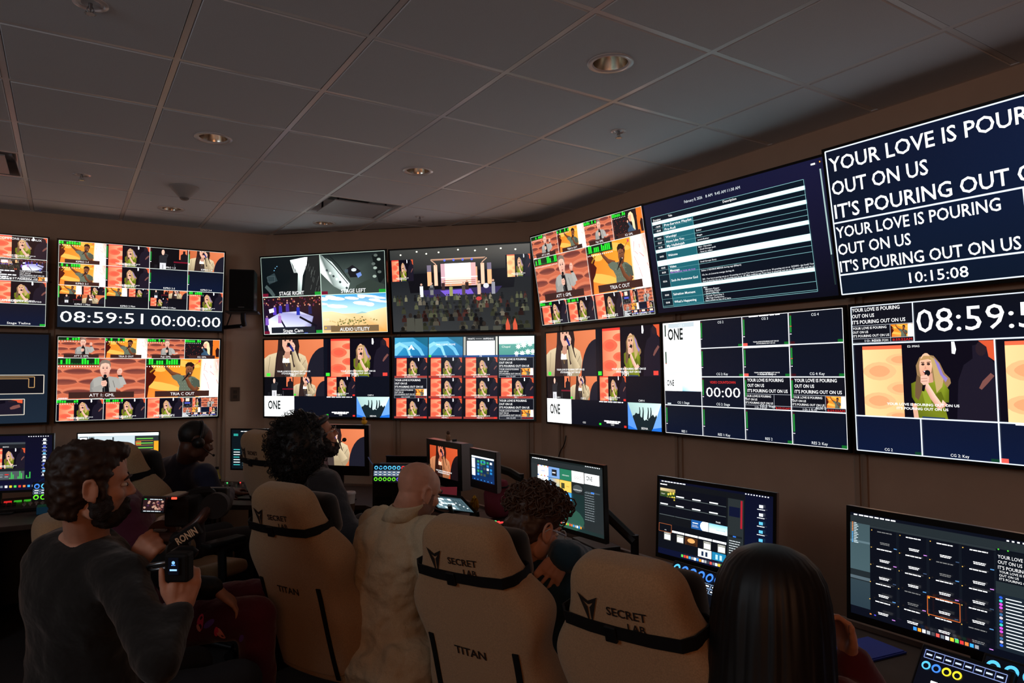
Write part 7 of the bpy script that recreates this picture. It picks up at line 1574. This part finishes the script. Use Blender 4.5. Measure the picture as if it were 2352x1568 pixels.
# ---- 6: curly haired man with glasses, hand hanging by his neck
o = person_root('person with curly brown hair and clear glasses, chin resting over a raised arm', None)
az = 76; f_az = az_vec(az); rt = V((f_az.y, -f_az.x, 0)); T = head_T(atd(1228, 1210, 2.62), 82, -22, 0, 1.04); neck = atd(1205, 1300, 2.64); hip = atd(1235, 1640, 2.56); mid = atd(1215, 1460, 2.62)
S_r = neck + rt * .185 + V((0, 0, -.06)); S_l = neck - rt * .185 + V((0, 0, -.06)); E_r = atd(1338, 1300, 2.74); W_r = atd(1297, 1274, 2.46); E_l = atd(1290, 1400, 2.95); W_l = atd(1350, 1330, 3.0)
legs = [(hip + rt * .09, hip + rt * .12 + f_az * .40 + V((0, 0, .02)), 0), (hip - rt * .09, hip - rt * .12 + f_az * .40 + V((0, 0, .02)), 0)]; legs = [(a, k, V((k.x, k.y, .09))) for a, k, _ in legs]
b = MB(); head_shapes(b, T, .95); cap(b, CR(T, (0, -.025, -.05)), neck + V((0, 0, .0)), .056, .062); torso_shapes(b, hip, mid, neck, rt, 0, .98); arm_shapes(b, S_r, E_r, W_r); arm_shapes(b, S_l, E_l, W_l); [leg_shapes(b, *l) for l in legs]
hand_shapes(b, W_r, atd(1262, 1330, 2.44) - W_r, (-_f + _U * .45 + _R * .2), _R * -1 + _U * .2, (14, 24, 16), .95, .30, thumb_dir=(atd(1262, 1330, 2.44) - W_r).normalized() * .9 - _R * .35); hand_shapes(b, W_l, f_az, V((0, 0, 1)), rt, (15, 25, 20)); fuse(b, 'body', 'skin', o, .0042, 2)
b = MB(); torso_shapes(b, hip, mid, neck - V((0, 0, .005)), rt, .026, 1.0); arm_shapes(b, S_r, E_r, W_r, .030, 1.05, neck + (S_r - neck) * .35 + V((0, 0, -.055)), .06); cap(b, E_r + _R * .02, W_r + (E_r - W_r) * .12 + _R * .02, .06, .05); arm_shapes(b, S_l, E_l, W_l, .018, 1.05, neck + (S_l - neck) * .35 + V((0, 0, -.055)), .08); cap(b, neck + rt * .03, neck - rt * .03, .066, .066); fuse(b, 'sweatshirt', 'teal', o, .010, 4, disp=.011, dscale=.085, seed=11)
b = MB(); [leg_shapes(b, *l, .012) for l in legs]; cap(b, legs[0][0], legs[1][0], .13, .13); fuse(b, 'trousers', 'trouser', o, .013, 4)
for l in legs: b = MB(); feet(b, l[2], f_az); fuse(b, 'shoe', 'shoe', o, .01, 3)
b = MB(); xell(b, T, (0, -.02, .055), (.092, .106, .088)); xell(b, T, (0, .045, .092), (.068, .056, .046)); xell(b, T, (0, -.06, -.015), (.075, .058, .07)); hair = fuse(b, 'hair', 'hair_curly', o, .009, 2, disp=.014, dscale=.028, seed=6)
curls('hair_curls', 'hair_curly', hair, T, (0, -.012, .06), (.098, .116, .095), 800, .017, .0028, lambda p, d: d.z > -.25 and not (d.y > .5 and d.z < .25), 5, .014); curls('hair_curls', 'hair_curly', hair, T, (0, .055, .095), (.072, .058, .05), 220, .018, .003, lambda p, d: d.z > -.4, 6, .012)
face_parts(T, o); brow(T, o, 'hair_brown'); glasses(T, o, 'clear', .026, .021, .114, -.002, .0028)

# ---- 7: person with long straight black hair, nearest at the right
o = person_root('person with long straight black hair and a maroon sleeve, nearest at the right', None)
az = 76; f_az = az_vec(az); rt = V((f_az.y, -f_az.x, 0)); T = head_T(atd(1786, 1394, 1.74), 80, -14, 0, 1.03); neck = atd(1760, 1520, 1.76); hip = atd(1790, 1960, 1.72); mid = atd(1760, 1720, 1.76)
S_r = neck + rt * .17 + V((0, 0, -.06)); S_l = neck - rt * .17 + V((0, 0, -.06)); E_r = atd(2010, 1640, 1.72); W_r = atd(1952, 1512, 1.74); E_l = atd(1870, 1640, 2.1); W_l = atd(1950, 1560, 2.2)
legs = [(hip + rt * .09, hip + rt * .12 + f_az * .40 + V((0, 0, .02)), 0), (hip - rt * .09, hip - rt * .12 + f_az * .40 + V((0, 0, .02)), 0)]; legs = [(a, k, V((k.x, k.y, .09))) for a, k, _ in legs]
b = MB(); head_shapes(b, T, .92); cap(b, CR(T, (0, -.025, -.05)), neck, .05, .056); torso_shapes(b, hip, mid, neck, rt, 0, .9); arm_shapes(b, S_r, E_r, W_r, 0, .88); arm_shapes(b, S_l, E_l, W_l, 0, .88); [leg_shapes(b, *l, 0, .95) for l in legs]
hand_shapes(b, W_r, atd(1930, 1425, 1.76) - W_r, _R + _f * .1, -_f, (50, 60, 40), .98); hand_shapes(b, W_l, f_az, V((0, 0, 1)), rt, (15, 25, 20), .92); fuse(b, 'body', 'skin', o, .006, 3)
b = MB(); torso_shapes(b, hip, mid, neck, rt, .022, .92); arm_shapes(b, S_r, E_r, W_r, .018, .92, neck + (S_r - neck) * .35 + V((0, 0, -.055)), .1); arm_shapes(b, S_l, E_l, W_l, .018, .92, neck + (S_l - neck) * .35 + V((0, 0, -.055)), .1); fuse(b, 'sweater', 'maroon2', o, .010, 4, disp=.008, dscale=.1, seed=13)
b = MB(); [leg_shapes(b, *l, .012, .95) for l in legs]; cap(b, legs[0][0], legs[1][0], .12, .12); fuse(b, 'trousers', 'trouser', o, .013, 4)
for l in legs: b = MB(); feet(b, l[2], f_az); fuse(b, 'shoe', 'shoe', o, .01, 3)
rings = []; N = 120; up_w = V((0, 0, 1)); hc = CR(T, (0, -.022, .03))
prof = [(.124, .012, 0), (.118, .05, 0), (.104, .084, 0), (.08, .110, 0), (.045, .128, .0), (.0, .138, -.002), (-.05, .144, -.004), (-.11, .148, -.008), (-.18, .152, -.015), (-.26, .158, -.025), (-.34, .16, -.035), (-.41, .15, -.045), (-.44, .11, -.05)]
rr2 = random.Random(4); ph = [rr2.uniform(-1, 1) for k in range(N)]
for z_, r_, sh in prof:
    ring_ = []
    for k in range(N):
        a = 2 * PI * k / N; c_, s_ = math.cos(a), math.sin(a); rx, ry = r_, r_ * (.98 if s_ < 0 else .62)
        m_ = 1 + (.02 * math.sin(k * 1.7 + z_ * 9 + ph[k % 7] * 3) + .014 * ph[k]) * min(1, (.13 - z_) / .12)
        ring_.append(hc + rt * (rx * c_ * m_) + f_az * (ry * s_ * m_ + sh - .012) + up_w * (z_ + (.0 if s_ < 0 else 0)))
    rings.append(ring_)
b = MB(); b.loft(rings); b.build('hair', 'hair_black', o, smooth=True); face_parts(T, o); brow(T, o, 'hair_black')

bpy.data.scenes.remove(WORK)
